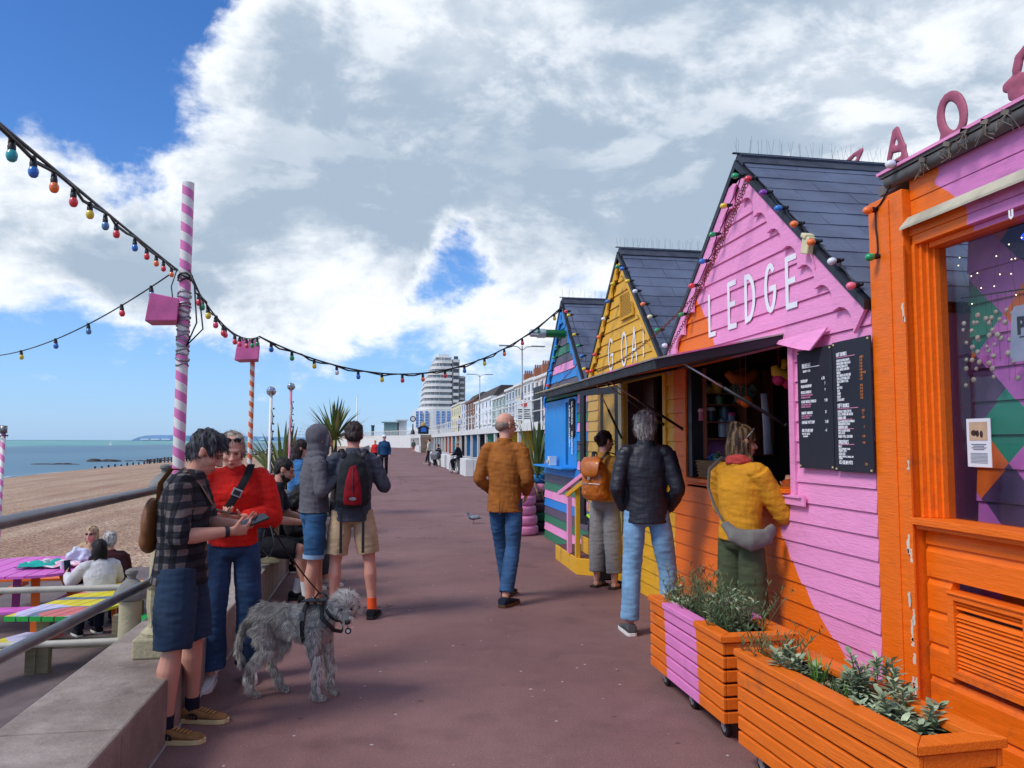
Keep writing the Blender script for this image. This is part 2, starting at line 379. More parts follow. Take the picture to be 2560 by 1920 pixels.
def fn_kiosk(t,o):
    x,y,z=t.sep(o); wob=t.math('MULTIPLY',t.math('SUBTRACT',t.noise(o,4,2),.5),.06)
    yb=curve_y(t,z,[(0,-5),(2.58,-5),(2.585,3.2),(2.70,3.19),(2.72,3.22),(2.80,3.3),(2.9,3.42),(2.95,3.37),(3.04,3.45),(3.2,3.4)])
    k=t.ss(t.math('SUBTRACT',t.math('ADD',y,wob),yb),-.004,.004)
    return t.mix(k,lin('#dd84c0'),lin(ORANGE))
m_kiosk=pmat('kiosk_boards','#fff',rough=.42,var=.08,vscale=5,bump=.35,bscale=12,stretch=(9,1,9),fn=fn_kiosk,dirt=.3)

def clad(mb,y0,y1,z0,z1,X=XF,gab=None,hole=None,pitch=PITCHZ,zoff=0.,mi=0,seq=None,proud=.016):
    """lapped boards facing -X. gab=(yc,zapex,slope). hole list (ya,yb,za,zb)"""
    k=0; z=z0
    while z<z1-1e-4:
        zt=min(z+pitch,z1)
        if gab:
            yc,za,s=gab
            def lim(zz): w=(za-zz)/s; return max(y0,yc-w),min(y1,yc+w)
            a0,b0=lim(z); a1,b1=lim(zt)
            if b1<a1: a1=b1=yc
        else: a0=a1=y0; b0=b1=y1
        spans=[(a0,a1,b0,b1)]
        for (ha,hb,hz0,hz1) in (hole or []):
            if z<hz1-.001 and zt>hz0+.001:
                ns=[]
                for (p0,p1,q0,q1) in spans:
                    if hb<=min(p0,p1) or ha>=max(q0,q1): ns.append((p0,p1,q0,q1)); continue
                    if ha>max(p0,p1)+.01: ns.append((p0,p1,ha,ha))
                    if hb<min(q0,q1)-.01: ns.append((hb,hb,q0,q1))
                spans=ns
        m_=seq[k%len(seq)] if seq else mi
        for (p0,p1,q0,q1) in spans:
            if q0-p0<.01: continue
            xb=X-proud; xt=X-.003; xi=X+.02
            vs=[(xb,p0,z+.004),(xb,q0,z+.004),(xt,q1,zt),(xt,p1,zt),(xi,p0,z),(xi,q0,z),(xi,q1,zt),(xi,p1,zt)]
            mb.add(vs,[(0,1,2,3),(7,6,5,4),(0,4,5,1),(3,2,6,7),(0,3,7,4),(1,5,6,2)],m_)
        z=zt; k+=1
def slates(mb,x0,x1,yr,zr,ye,ze,n=11,w=.42):
    """slate courses on one slope from ridge (yr,zr) to eave (ye,ze), running x0..x1"""
    d=V((0,ye-yr,ze-zr)); L=d.length; d.normalize(); nn=V((0,-d.z,d.y)); 
    if nn.z<0: nn=-nn
    c=L/n
    for i in range(n):
        off=(i%2)*w/2
        x=x0-off
        while x<x1:
            a=max(x,x0); b=min(x+w,x1)
            if b-a>.02:
                a+=.0025; b-=.0025; j=random.uniform(-.003,.003); tz=random.uniform(0,.003)
                p=V((0,yr,zr))+d*(c*i-.04); q=V((0,yr,zr))+d*(c*(i+1)+j)
                lo=nn*(.008+tz); up=nn*(.004)
                A=[V((a,0,0))+p+up,V((b,0,0))+p+up,V((b,0,0))+q+lo+nn*.001,V((a,0,0))+q+lo+nn*.001]
                mb.poly(A,-nn*.008)
            x+=w
def scallop(mb,pts_out,pts_in_n,x,th,depth=.13,n=9,sc=.045):
    """bargeboard along a->b with a scalloped lower edge"""
    a,b=[V(p) for p in pts_out]; nrm=V(pts_in_n).normalized(); d=b-a
    seg=[]
    for i in range(n):
        for k in range(6):
            u=(i+k/6)/n; h=depth-sc*abs(math.sin(math.pi*k/6))**.7 if k else depth+.012
            seg.append(a+d*u+nrm*h)
    seg.append(b+nrm*depth)
    for i in range(len(seg)-1):
        u0=(seg[i]-a).dot(d)/d.length_squared; u1=(seg[i+1]-a).dot(d)/d.length_squared
        mb.poly([V((x,)+tuple((a+d*u0))[1:]),V((x,)+tuple((a+d*u1))[1:]),V((x,)+tuple(seg[i+1])[1:]),V((x,)+tuple(seg[i])[1:])],(th,0,0))
BULBM={}
BC={'r':'#e0303c','o':'#f5762a','g':'#0f9a5c','b':'#1c6fc4','y':'#e5c62c','w':'#dfe2ea','p':'#f0708a','t':'#1fa0a0','v':'#8a2fa0','c':'#e8dcb0','s':'#4d7fae','m':'#e8406a'}
def bulbmat(k): return pmat('bulb_'+k,BC[k],rough=.22,var=.04,coat=.5,spec=.6)
def bulb_meshes(k):
    if k not in BULBM:
        a=MB(); a.lathe([(.002,-.078),(.012,-.077),(.021,-.068),(.026,-.052),(.025,-.038),(.019,-.025),(.014,-.018)],n=14)
        b=MB(); b.lathe([(.017,-.03),(.018,-.02),(.0185,.0),(.016,.004),(.016,.018),(.011,.022),(.011,.034)],n=10); b.box(-.016,.016,-.009,.009,.012,.034)
        BULBM[k]=(a.mesh('bulb',bulbmat(k),True),b.mesh('socket',m_black,True))
    return BULBM[k]
def string_light(name,label,cable,bulbs,cat='string lights',group=None,sc=1.,loc=None,extra=None):
    """cable: list of polylines; bulbs: (pos,colour key,down direction)"""
    o=V(loc) if loc is not None else V(cable[0][0]); root=thing(name,label,cat,o,group=group)
    mb=MB()
    for pl in cable: mb.tube([V(p)-o for p in pl],.0055*sc if not isinstance(sc,tuple) else sc[1],6)
    mb.build('cable',m_cable,root,smooth=True)
    s=sc if not isinstance(sc,tuple) else sc[0]
    for p,k,dn in bulbs:
        mm=bulb_meshes(k); b=bpy.data.objects.new('bulb',mm[0]); C.objects.link(b); b.parent=root
        q=V(dn).normalized(); rot=(-q).to_track_quat('Z','Y')
        b.matrix_local=Matrix.Translation(V(p)-o)@rot.to_matrix().to_4x4()@Matrix.Scale(s,4)
        c=bpy.data.objects.new('socket',mm[1]); C.objects.link(c); c.parent=b
    return root

def spikes(name,label,x0,x1,y,z,n,group):
    mb=MB()
    mb.box(x0,x1,y-.012,y+.012,z,z+.008)
    for i in range(n):
        x=x0+(x1-x0)*(i+.5)/n
        for s in (-1,0,1):
            a=V((x+random.uniform(-.02,.02),y,z)); b=a+V((random.uniform(-.02,.02),s*.035+random.uniform(-.012,.012),random.uniform(.10,.135)))
            mb.tube([a,b],.0008,3)
    o=mb.build(name,pmat('spike_wire','#3a3c42',rough=.4,metal=.6)); tag(o,label,'bird spikes',group)
    o.modifiers.clear(); return o

def hut(name,label,y0,y1,yc,za,ze,mats,holes,bargem,depth=3.0,seq=None,z0=.0,barge_n=9,bd=.185):
    root=thing(name,label,'beach kiosk',(0,0,0))
    s=(za-ze)/((y1-y0)/2)
    mb=MB(); clad(mb,y0+.004,y1-.004,z0+.0,za-.08,gab=(yc,za-.03,s),hole=holes,seq=seq); mb.build('cladding',mats,root)
    # side and back walls and a floor: a closed shed body
    mb=MB()
    mb.box(XF+.021,XF+depth,y0+.03,y0+.07,0,ze-.06); mb.box(XF+.021,XF+depth,y1-.07,y1-.03,0,ze-.06); mb.box(XF+depth-.05,XF+depth-.002,y0+.071,y1-.071,0,ze-.06)
    mb.build('wall',mats[0] if isinstance(mats,list) else mats,root)
    r=MB(); 
    xo=XF-.022
    slates(r,xo,XF+depth,yc,za+.02,y0-.02,ze-.02+.0); slates(r,xo,XF+depth,yc,za+.02,y1+.02,ze-.02)
    rf=r.build('roof',m_slate,root)
    r=MB(); # deck under the slates
    for yy in (y0,y1): r.poly([(xo+.01,yc,za+.0),(xo+.01,yy,ze-.03),(xo+.01,yy,ze-.07),(xo+.01,yc,za-.05)],(depth+.08,0,0))
    d=r.build('roof_deck',m_dark,rf)
    r=MB(); r.poly([(xo-.012,yc-.10,za-.045),(xo-.012,yc,za+.05),(xo-.012,yc+.10,za-.045),(xo-.012,yc+.085,za-.07),(xo-.012,yc,za+.01),(xo-.012,yc-.085,za-.07)],(depth+.11,0,0)); r.build('ridge_cap',m_ridge,rf)
    # bargeboards with scalloped edge, then a dark drip edge
    for nm,sg in (('left',1),('right',-1)):
        yy=y1 if sg>0 else y0
        a=V((0,yc,za-.03)); b=V((0,yy,ze-.05)); dd=(b-a).normalized(); nrm=V((0,dd.z*sg*-1*-1,0))
        nrm=V((0,-sg*abs(dd.z),-abs(dd.y)))
        q=MB(); scallop(q,(a,b),nrm,XF-.044,.022,depth=bd,n=barge_n-1,sc=bd*.4); q.build('bargeboard',bargem,root)
        q=MB(); q.poly([(XF-.055,)+tuple(a+V((0,0,.035)))[1:],(XF-.055,)+tuple(b+V((0,0,.035)))[1:],(XF-.055,)+tuple(b-V((0,0,.02)))[1:],(XF-.055,)+tuple(a-V((0,0,.03)))[1:]],(.06,0,0)); q.build('verge',m_dark,root)
        # soffit strip between barge and verge
        q=MB(); q.poly([(xo+.027,)+tuple(a-V((0,0,.0)))[1:],(xo+.027,)+tuple(b)[1:],(xo+.027,)+tuple(b-V((0,0,.03)))[1:],(xo+.027,)+tuple(a-V((0,0,.03)))[1:]],(.10,0,0)); q.build('soffit',bargem,root) if 0 else None
    return root
# ---- pink and orange hut
LH=(4.78,6.56,1.27,2.24)
ledge=hut('kiosk_hut','pink and orange weatherboard hut with a slate gable and LEDGE lettered on it',3.895,7.06,5.45,3.76,2.40,[m_ledge],[LH],m_pinkw,z0=0)
# ---- yellow hut
GW=(7.14,8.42,1.02,2.24); GD=(8.56,9.45,.56,2.24)
goat=hut('kiosk_hut','yellow weatherboard hut with GOAT lettered on its slate gable, next to the striped hut',7.07,9.93,8.47,3.78,2.38,[m_ylw],[GW,GD],m_ylw,barge_n=9,bd=.13)
seq=[m_grw,m_pinkw,m_blw,m_chw]
order=[0,1,0,3,2,1,0,3,2,1,0,3,2,1,0,3,0,0,0,3,2,1,3,0,0,3,0,2]
order=[0,1,0,3,2,1,0,3,2,1,0, 3,2,1,0,3,1, 0,3,2,1,3,0,3,0,2,1,0]
blueh=hut('kiosk_hut','hut painted in green, pink, blue and charcoal stripes with a blue scalloped gable',9.95,12.68,11.32,3.72,2.32,seq,[(10.5,12.62,1.2,2.22)],m_blw,seq=order)

# paint lettering on the gables
def gable_text(txt,quad,root,h=None):
    """letters as wall paint, each in its own measured box"""
    mb=MB()
    for ch,(p0,p1,hh,wx) in zip(txt,quad):
        a=onx(*p0,XF-.0172); top=onx(*p1,XF-.0172); s=abs(top.z-a.z)
        letter(mb,ch,(XF-.0172,a.y,a.z),(0,-1,0),(0,0,1),s,w=hh,ext=.0012,wx=wx)
    return mb.build('lettering',m_letter,root)
gable_text('LEDGE',[((1533,724),(1533,640),.12,.74),((1575,707),(1575,615),.12,.74),((1612,693),(1612,598),.12,.74),((1655,673),(1655,578),.12,.74),((1701,663),(1701,560),.12,.74)],ledge)
gable_text('GOAT',[((1315,800),(1315,735),.085,.85),((1343,790),(1343,722),.085,.85),((1365,780),(1365,710),.085,.85),((1385,771),(1385,704),.085,.85)],goat)

# louvre vent in the yellow gable
q=MB(); c0=onx(1344,685,XF-.02); c1=onx(1369,630,XF-.02)
ya,yb,za_,zb=c1.y,c0.y,c0.z-.02,c1.z+.02
q.box(XF-.032,XF-.018,ya,yb,za_,zb); q.build('vent_backing',m_black,goat)
q=MB(); q.box(XF-.045,XF-.0182,ya-.02,ya,za_-.02,zb+.02); q.box(XF-.045,XF-.0182,yb,yb+.02,za_-.02,zb+.02); q.box(XF-.045,XF-.0182,ya,yb,za_-.02,za_-.001); q.box(XF-.045,XF-.0182,ya,yb,zb+.001,zb+.02)
n=15
for i in range(n): z=za_+(zb-za_)*(i+.5)/n; q.obox((XF-.037,(ya+yb)/2,z),(.008,yb-ya-.002,.0075))
q.build('vent',m_ylw,goat)

# window frame, room and counter of the pink hut
def framed(root,h,mat,X=XF,w=.06,th=.03,sill=None,names='window_frame'):
    ya,yb,z0,z1=h; q=MB(); xo=X-.03
    q.box(xo,xo+th,ya-w,ya,z0-w,z1); q.box(xo,xo+th,yb,yb+w,z0-w,z1); q.box(xo+.002,xo+th-.002,ya,yb,z0-w,z0)
    q.box(X+.001,X+.12,yb-.001,yb+.03,z0,z1); q.box(X+.001,X+.12,ya-.03,ya+.001,z0,z1)
    return q.build(names,mat,root,bevel=.003)
framed(ledge,LH,[m_ledge])
q=MB(); q.box(XF-.012,XF+.11,LH[1]-.10,LH[1]-.003,LH[2]+.001,LH[3]); q.build('shutter_post',m_dark,ledge)
q=MB(); q.box(XF-.07,XF+.16,LH[0]+.001,LH[1]-.101,LH[2]-.03,LH[2]+.0); q.build('counter',m_orw,ledge,bevel=.004)
q=MB(); q.box(XF-.045,XF-.031,LH[0]-.19,LH[0]+.3,LH[2]-.10,LH[2]-.035);q.box(XF-.06,XF-.046,LH[0]-.16,LH[0]+.3,LH[2]-.05,LH[2]-.038); q.build('bracket',m_pinkw,ledge)
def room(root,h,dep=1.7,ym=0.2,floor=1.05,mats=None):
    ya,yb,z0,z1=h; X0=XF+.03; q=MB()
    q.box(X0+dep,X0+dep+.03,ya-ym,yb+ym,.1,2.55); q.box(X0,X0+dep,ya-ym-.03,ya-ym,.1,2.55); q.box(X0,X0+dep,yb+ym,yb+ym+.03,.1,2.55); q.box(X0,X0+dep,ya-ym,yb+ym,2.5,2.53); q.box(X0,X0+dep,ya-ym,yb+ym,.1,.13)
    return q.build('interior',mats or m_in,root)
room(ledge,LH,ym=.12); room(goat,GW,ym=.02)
# things inside the pink hut, along its far side wall
def bx2(q,a,b,y0,y1):
    p=ony(*a,y1); r=ony(*b,y1); q.box(min(p.x,r.x),max(p.x,r.x),y0,y1,min(p.z,r.z),max(p.z,r.z))
q=MB()
for yy in (852,876,912,947): bx2(q,(1500,yy),(1580,yy+3.2),6.38,6.66)
bx2(q,(1497,800),(1501,990),6.38,6.66); bx2(q,(1580,800),(1584,990),6.38,6.66)
tag(q.build('shelf_unit',pmat('shelf_wood','#7a4632',rough=.7)),'dark timber shelves inside the LEDGE hatch','shelf')
q=MB(); bx2(q,(1586,800),(1640,985),6.60,6.64); bx2(q,(1642,800),(1668,985),6.58,6.62); tag(q.build('timber_door',pmat('door_wood','#8a4a32',rough=.6,var=.2)),'brown timber door panels at the back of the LEDGE hatch','door')
q=MB(); bx2(q,(1502,950),(1580,1010),6.60,6.63); tag(q.build('counter_panel',pmat('pink_panel','#d070b4',rough=.6)),'dull pink panel low at the back inside the LEDGE hatch','panel')
def canister(loc,r,h,c1,c2,label):
    t=thing('canister',label,'canister',loc); a=MB(); a.lathe([(r,0),(r,h)],n=16); a.build('body',pmat('can_'+c1,c1,rough=.4),t,smooth=True,ang=30)
    a=MB(); a.lathe([(r*1.08,h),(r*1.08,h+.02),(r*.9,h+.03)],n=16); a.build('lid',pmat('can_'+c2,c2,rough=.4),t,smooth=True,ang=30)
for (a,r,h,c1,c2,lb) in (((1577,944),.05,.19,'#8a9ab4','#d84a86','tall grey canister with a pink lid at the right end of the LEDGE shelves'),((1560,944),.035,.15,'#a8b4c4','#3a3a44','slim pale canister beside the pink lidded one'),((1548,850),.05,.07,'#c89a2a','#d8b040','yellow tin on the top shelf in the LEDGE hatch'),((1528,850),.045,.05,'#b88a20','#6a5a2a','low ochre tin beside the yellow tin'),((1512,909),.05,.08,'#b8627a','#d8a0ac','dusty pink pot on the middle LEDGE shelf'),((1535,909),.04,.09,'#39404e','#c8c8cc','dark pot with a pale lid on the middle LEDGE shelf'),((1565,909),.045,.10,'#39607a','#2a3a4a','blue pot on the middle LEDGE shelf'),((1520,875),.04,.06,'#a87a4a','#503020','brown jar on the upper middle LEDGE shelf'),((1553,875),.04,.07,'#5a7a5a','#2a2a2a','green jar on the upper middle LEDGE shelf')):
    p=ony(*a,6.5); canister((p.x,6.5,p.z),r,h,c1,c2,lb)
for (a,y,r,cc,lb) in (((1612,868),6.0,.05,'#f0701a','orange ball hanging high in the LEDGE hatch'),((1682,820),5.3,.045,'#d82a70','pink pompom hanging by the menu side of the LEDGE hatch'),((1600,866),6.05,.035,'#c8501a','rust coloured ball beside the orange one in the LEDGE hatch')):
    p=ony(*a,y); q=MB(); q.sph(p,r,14); q.tube([p+V((0,0,r*.9)),(p.x,p.y,2.49)],.002,4); tag(q.build('hanging_ball',pmat('ball_'+cc,cc,rough=.5),smooth=True),lb,'decoration')
def garland(pts,y,r,cc,label):
    P=[ony(a,b,y) for a,b in pts]; q=MB(); q.tube(P,[r*(.35+.65*math.sin(math.pi*(i+.5)/len(P))) for i in range(len(P))],10)
    tag(q.build('paper_garland',pmat('garland_'+cc,cc,rough=.6),smooth=True),label,'decoration')
garland([(1672,790),(1676,803),(1688,810),(1704,812),(1722,808)],5.3,.045,'#e0ac28','curved yellow garland hanging at the upper right of the LEDGE hatch')
garland([(1694,775),(1697,785),(1692,797)],5.25,.03,'#b88a20','upright ochre garland at the upper right of the LEDGE hatch')
garland([(1690,822),(1700,829),(1712,830),(1724,826)],5.3,.04,'#d8245a','curved crimson garland below the yellow one in the LEDGE hatch')
garland([(1570,805),(1585,818),(1605,822),(1625,814),(1632,800)],6.2,.055,'#b85a22','rust coloured garland in the upper middle of the LEDGE hatch')
q=MB()
for i in range(90):
    a=ony(random.uniform(1585,1630),random.uniform(830,860),6.1); q.tube([a,a+V((random.uniform(-.05,.05),random.uniform(-.03,.03),random.uniform(-.08,.02)))],[.009,.001],4)
tag(q.build('leaf_garland',pmat('garland_leaf','#5a7064',rough=.7)),'grey green leafy garland in the LEDGE hatch','decoration')
p=ony(1650,850,5.9); q=MB(); q.tube([p,p+V((.02,0,-.25)),p+V((.03,0,-.5))],[(.03,.01),(.035,.012),(.04,.01)],8,side=(1,0,0)); tag(q.build('hanging_cloth',pmat('cloth_pale','#b8b8c4',rough=.9),smooth=True),'pale tea towel hanging in the middle of the LEDGE hatch','cloth')
# wicker basket on the counter
def wicker(loc,L,Wd,H,label):
    t=thing('wicker_basket',label,'basket',loc); a=MB(); n=26
    def pt(k,z,r=0):
        u=k/n*4; i=int(u)%4; f=u-int(u); cs=[(-1,-1),(1,-1),(1,1),(-1,1)]; A=cs[i];B=cs[(i+1)%4]; x=A[0]+(B[0]-A[0])*f; y=A[1]+(B[1]-A[1])*f; s=1+.12*z/H
        return V((x*(Wd/2*s+r),y*(L/2*s+r),z))
    for row in range(11):
        z=.008+row*H/11; a.tube([pt(k*.5,z,.004*(1 if (k+row)%2 else -1)) for k in range(n*2)],.008,5,closed=True)
    for k in range(n): a.tube([pt(k,0),pt(k,H)],.005,4)
    a.box(-Wd/2,Wd/2,-L/2,L/2,0,.008); a.build('weave',pmat('wicker','#94744c',rough=.75,var=.3,vscale=40),t,smooth=True)
    a=MB()
    for s in (-1,1): a.tube([(Wd*.05,s*L*.15+s*L*.13*math.cos(k/10*math.pi),H+.075*math.sin(k/10*math.pi)) for k in range(11)],.008,6)
    a.build('handle',MATS['wicker'],t,smooth=True); return t
wicker((XF+.13,6.18,LH[2]+.002),.46,.2,.15,'rectangular wicker basket on the orange counter of the LEDGE hatch')
for i,(dy,cc,lb) in enumerate(((.12,'#2a5f9a','blue packets heaped in the wicker basket'),(-.02,'#38865c','green packets heaped in the wicker basket'),(-.1,'#3a3c44','dark packets at the right end of the wicker basket'))):
    q=MB()
    for k in range(7): q.obox((XF+.13+random.uniform(-.05,.05),6.2+dy+random.uniform(-.05,.05),LH[2]+.15+random.uniform(-.02,.04)),(.05,.08,.03),Matrix.Rotation(random.uniform(0,3),3,V((random.random(),random.random(),random.random()))))
    tag(q.build('packets',pmat('packet'+cc,cc,rough=.35),bevel=.004),lb,'packets')
q=MB(); q.box(XF+.05,XF+.3,4.8,5.05,LH[2]+.001,LH[2]+.02); 
for k in range(12): q.sph((XF+.1+.04*(k%4),4.84+.06*(k//4),LH[2]+.05),(.03,.035,.03),8)
tag(q.build('pastry_tray',pmat('pastry','#a0561e',rough=.6,var=.3,vscale=30),smooth=False),'tray of brown pastries on the counter beside the menu boards','tray')

# ---- hatch flaps (dark framed shutters lifted on struts)
def flap(label,y0,y1,xh,zh,xo,zo,under,group,edge):
    t=thing('hatch_flap',label,'shutter',(0,0,0),group=group)
    d=V((xo-xh,0,zo-zh)); L=d.length; d.normalize(); up=V((-d.z,0,d.x)); up=up if up.z>0 else -up
    def sl(a,b,ya,yb,o0,o1): # slab from a..b along d
        P=V((xh,0,zh)); return [P+d*a+up*o0+V((0,ya,0)),P+d*b+up*o0+V((0,ya,0)),P+d*b+up*o1+V((0,ya,0)),P+d*a+up*o1+V((0,ya,0))]
    q=MB(); q.poly(sl(.07,L-.07,y0+.07,y1-.07,-.012,.012),(0,y1-y0-.14,0)); q.build('panel',under,t)
    q=MB(); w=.07
    q.poly(sl(0,L,y0,y0,-.035,.03),(0,w,0)); q.poly(sl(0,L,y1-w,y1-w,-.035,.03),(0,w,0)); q.poly(sl(0,w,y0+w,0,-.033,.028),(0,y1-y0-2*w,0)); q.poly(sl(L-w,L,y0+w,0,-.033,.028),(0,y1-y0-2*w,0))
    q.build('frame',m_dark,t,bevel=.004)
    q=MB(); q.poly(sl(-.01,L+.015,y0-.015,0,.031,.042),(0,y1-y0+.03,0)); q.build('top_sheet',edge,t)
    return t
fl1=flap('long dark framed hatch flap lifted over the LEDGE counter, underside orange',4.87,6.72,2.725,2.29,1.80,2.10,m_orw,'lifted hatch flaps',pmat('flap_edge','#c9b9bd',rough=.6,var=.35,vscale=3,dirt=.6,fn=lambda t,o: t.mix(t.ss(t.noise(o,2.2,3),.45,.55),lin('#d86a9c'),lin('#a59d98'))))
fl2=flap('dark framed hatch flap lifted over the blue serving window of the striped hut',10.2,12.4,2.725,2.37,2.52,2.335,m_dark,'lifted hatch flaps',m_crw)
def strut(label,a,b,group='gas struts'):
    t=thing('gas_strut',label,'strut',a,group=group); a=V(a);b=V(b)-a; q=MB(); q.tube([(0,0,0),b*.45],.0065,8); q.sph((0,0,0),.016,8); q.build('rod',m_steel,t,smooth=True)
    q=MB(); q.tube([b*.42,b],.012,10); q.sph(b,.016,8); q.build('cylinder',m_black,t,smooth=True)
strut('gas strut propping the far end of the LEDGE flap',(1.99,6.62,2.13),(2.70,6.63,1.70))
strut('gas strut propping the near end of the LEDGE flap by the menus',(1.99,4.93,2.13),(2.72,4.86,1.70))
strut('gas strut propping the hatch of the yellow hut','' or (2.0,7.0,2.12),(2.71,8.45,1.62))
# flap of the yellow hut
flap('dark framed hatch flap lifted over the yellow hut window',6.74,8.5,2.725,2.29,1.83,2.105,m_orw,'lifted hatch flaps',m_lead)
strut('gas strut between the two raised flaps',(2.0,6.80,2.13),(2.70,7.10,1.75))

# ---- curled board over the menus
q=MB(); a=onx(1668,740,2.70);b=onx(1790,707,2.70);c=onx(1752,757,2.62);d=onx(1730,755,2.60)
q.poly([a,b,c,d],(-.012,0,0)); tag(q.build('loose_board',m_pinkw,ledge),'loose pink board curling out above the menus')
# ---- menu boards
def board(label,tl,tr,bl,lines,X=2.69):
    y1=onx(*tl,X).y; y0=onx(*tr,X).y; zt=onx(*tl,X).z; zb=onx(*bl,X).z
    t=thing('menu_board',label,'menu board',(X,(y0+y1)/2,zb),group='chalk menu boards'); yc=(y0+y1)/2
    q=MB(); q.box(-.006,.006,y0-yc,y1-yc,0,zt-zb); q.build('panel',m_board,t,bevel=.002)
    q=MB(); q2=MB(); q3=MB(); H=zt-zb; Wd=y1-y0
    for (u,v,h,txt,col) in lines:
        tgt={'w':q,'o':q2,'p':q3}[col]; L=0
        o=(-.0062,y1-yc-u*Wd,v*H); 
        if txt=='_': tgt.box(-.0085,-.0062,y1-yc-(u+h)*Wd,y1-yc-u*Wd,v*H,v*H+.004)
        else: letter(tgt,txt,o,(0,-1,0),(0,0,1),h*H,w=.17,ext=.0012,jit=.1,wx=.78)
    q.build('lettering',m_letter,t)
    if q2.v: q2.build('prices',pmat('price_orange','#c77a3c',rough=.7),t)
    if q3.v: q3.build('underlines',pmat('menu_pink','#d68bb0',rough=.7),t)
    q=MB()
    for yy in (y0-yc+.015,y1-yc-.015):
        for zz in (.015,H-.015): q.obox((-.0075,yy,zz),(.003,.014,.010))
    q.build('fixings',m_crw,t); return t
board('left chalk menu board headed BREAKFAST on the pink wall',(1723,760),(1797,741),(1723,1010),[
 (.16,.855,.026,'BREAKFAST','w'),(.16,.845,.5,'_','w'),(.18,.81,.016,'SERVED 9-11.30','w'),(.11,.725,.022,'BACON BAP','w'),(.72,.73,.022,'6.50','w'),(.11,.68,.021,'VEGAN BACON BAP','w'),(.80,.685,.022,'7','w'),
 (.11,.63,.02,'BREKKIE BURRITO','w'),(.80,.635,.02,'9','w'),(.11,.61,.011,'SMOKED BACON, FRIED EGG, CHEESE','p'),(.11,.59,.011,'HASH BROWN, SALSA, ROCKET','p'),(.11,.55,.02,'VEGGIE BREKKIE BURRITO','w'),(.79,.55,.02,'9.50','w'),(.11,.53,.011,'SPICED TOFU, BEANS, AVOCADO','p'),(.11,.512,.011,'HASH BROWN, SALSA, ROCKET','p'),
 (.11,.455,.02,'SUNRISE SANDWICH','w'),(.80,.455,.02,'12','w'),(.11,.435,.011,'HALLOUMI, AVOCADO, FRIED EGG','p'),(.11,.417,.011,'CHILLI JAM, SOURDOUGH','p'),(.11,.375,.022,'SAUSAGE PATTY BAP','w'),(.79,.375,.022,'7.60','w'),(.11,.305,.024,'ADD TO ANY BAP','w'),(.79,.305,.022,'+1','w'),(.11,.282,.014,'FRIED EGG, CHEESE','w'),(.14,.262,.012,'OR MUSHROOM','w')])
L2=[(.12,.885,.026,'HOT DRINKS','w'),(.12,.872,.5,'_','p')]
for i,(s_,p_) in enumerate((('ESPRESSO/MACCHIATO','2.80/3'),('AMERICANO/LONG BLACK','3.20'),('CAPPUCCINO/LATTE','3.60'),('FLAT WHITE/CORTADO','3.50'),('MOCHA','4.00'),('HOT CHOCOLATE/DELUXE','4.00/4.60'),('CHAI LATTE/HORLICKS','3.80'),('SELECTION OF TEAS','2.50'),('ADD-',''),('OAT MILK','0.40'),('ICED','0.50'),('SYRUP','0.60'),('DECAF','0.20'),('EXTRA SHOT','0.80'))):
    z=.842-i*.0232; L2+=[(.12,z,.0165,s_,'w'),(.74,z+.003,.015,p_,'o')]
L2+=[(.12,.49,.026,'SOFT DRINKS','w'),(.12,.478,.55,'_','p'),(.12,.45,.017,'FRESHLY SQUEEZED OJ','w'),(.76,.45,.015,'3.50','o'),(.12,.427,.017,'STILL/SPARKLING WATER','w'),(.78,.427,.015,'2','o'),(.12,.40,.019,'KARMA CANS','w'),(.76,.40,.015,'2.80','o'),(.12,.394,.38,'_','p'),(.12,.374,.015,'COLA/GINGER BEER/LEMONADE/','w'),(.12,.354,.015,'SUMMERBERRY/CITRUS','w'),(.12,.328,.019,'KINGDOM CANS','w'),(.80,.33,.017,'3','o'),(.12,.322,.42,'_','p'),(.12,.304,.015,'APPLE+ELDERFLOWER/','w'),(.12,.284,.015,'APPLE+PEAR','w'),(.12,.258,.018,'BIRDS STYLE CUSTARD','w'),(.76,.26,.015,'4.00','o'),
 (.12,.212,.026,'SMOOTHIES','w'),(.76,.214,.015,'4.50','o'),(.12,.204,.42,'_','p'),(.12,.182,.018,'BIG 5','w'),(.12,.166,.012,'KIWI, STRAWBERRY, MANGO','w'),(.12,.15,.012,'PINEAPPLE, APPLE','w'),(.12,.126,.017,'COCO LOCO','w'),(.12,.108,.012,'MANGO, PINEAPPLE, BANANA, LIME','w'),(.12,.093,.012,'COCONUT','w'),(.12,.058,.024,'ICE CREAM POTS','w'),(.80,.058,.015,'3.20','o')]
board('right chalk menu board headed HOT DRINKS on the pink wall',(1799,741),(1880,729),(1799,1017),L2)

# ---- door and porch of the yellow hut
t=thing('glazed_door','dark framed glazed door standing ajar on the yellow hut','door',(2.725,8.58,.57)); 
e=V((2.47,9.33,.57))-V((2.725,8.58,.57)); e.normalize(); Ld=.80; Hd=1.66; nn=V((-e.y,e.x,0))
q=MB()
for (a,b,z0,z1) in ((0,.07,0,Hd),(Ld-.09,Ld,0,Hd),(.07,Ld-.09,0,.11),(.07,Ld-.09,Hd-.08,Hd)): q.poly([e*a+nn*.02+V((0,0,z0)),e*b+nn*.02+V((0,0,z0)),e*b+nn*.02+V((0,0,z1)),e*a+nn*.02+V((0,0,z1))],nn*-.04)
q.build('frame',m_dark,t,bevel=.003)
q=MB(); q.poly([e*.07+nn*.004+V((0,0,.11)),e*(Ld-.09)+nn*.004+V((0,0,.11)),e*(Ld-.09)+nn*.004+V((0,0,Hd-.08)),e*.07+nn*.004+V((0,0,Hd-.08))],nn*-.008); q.build('pane',m_glass,t)
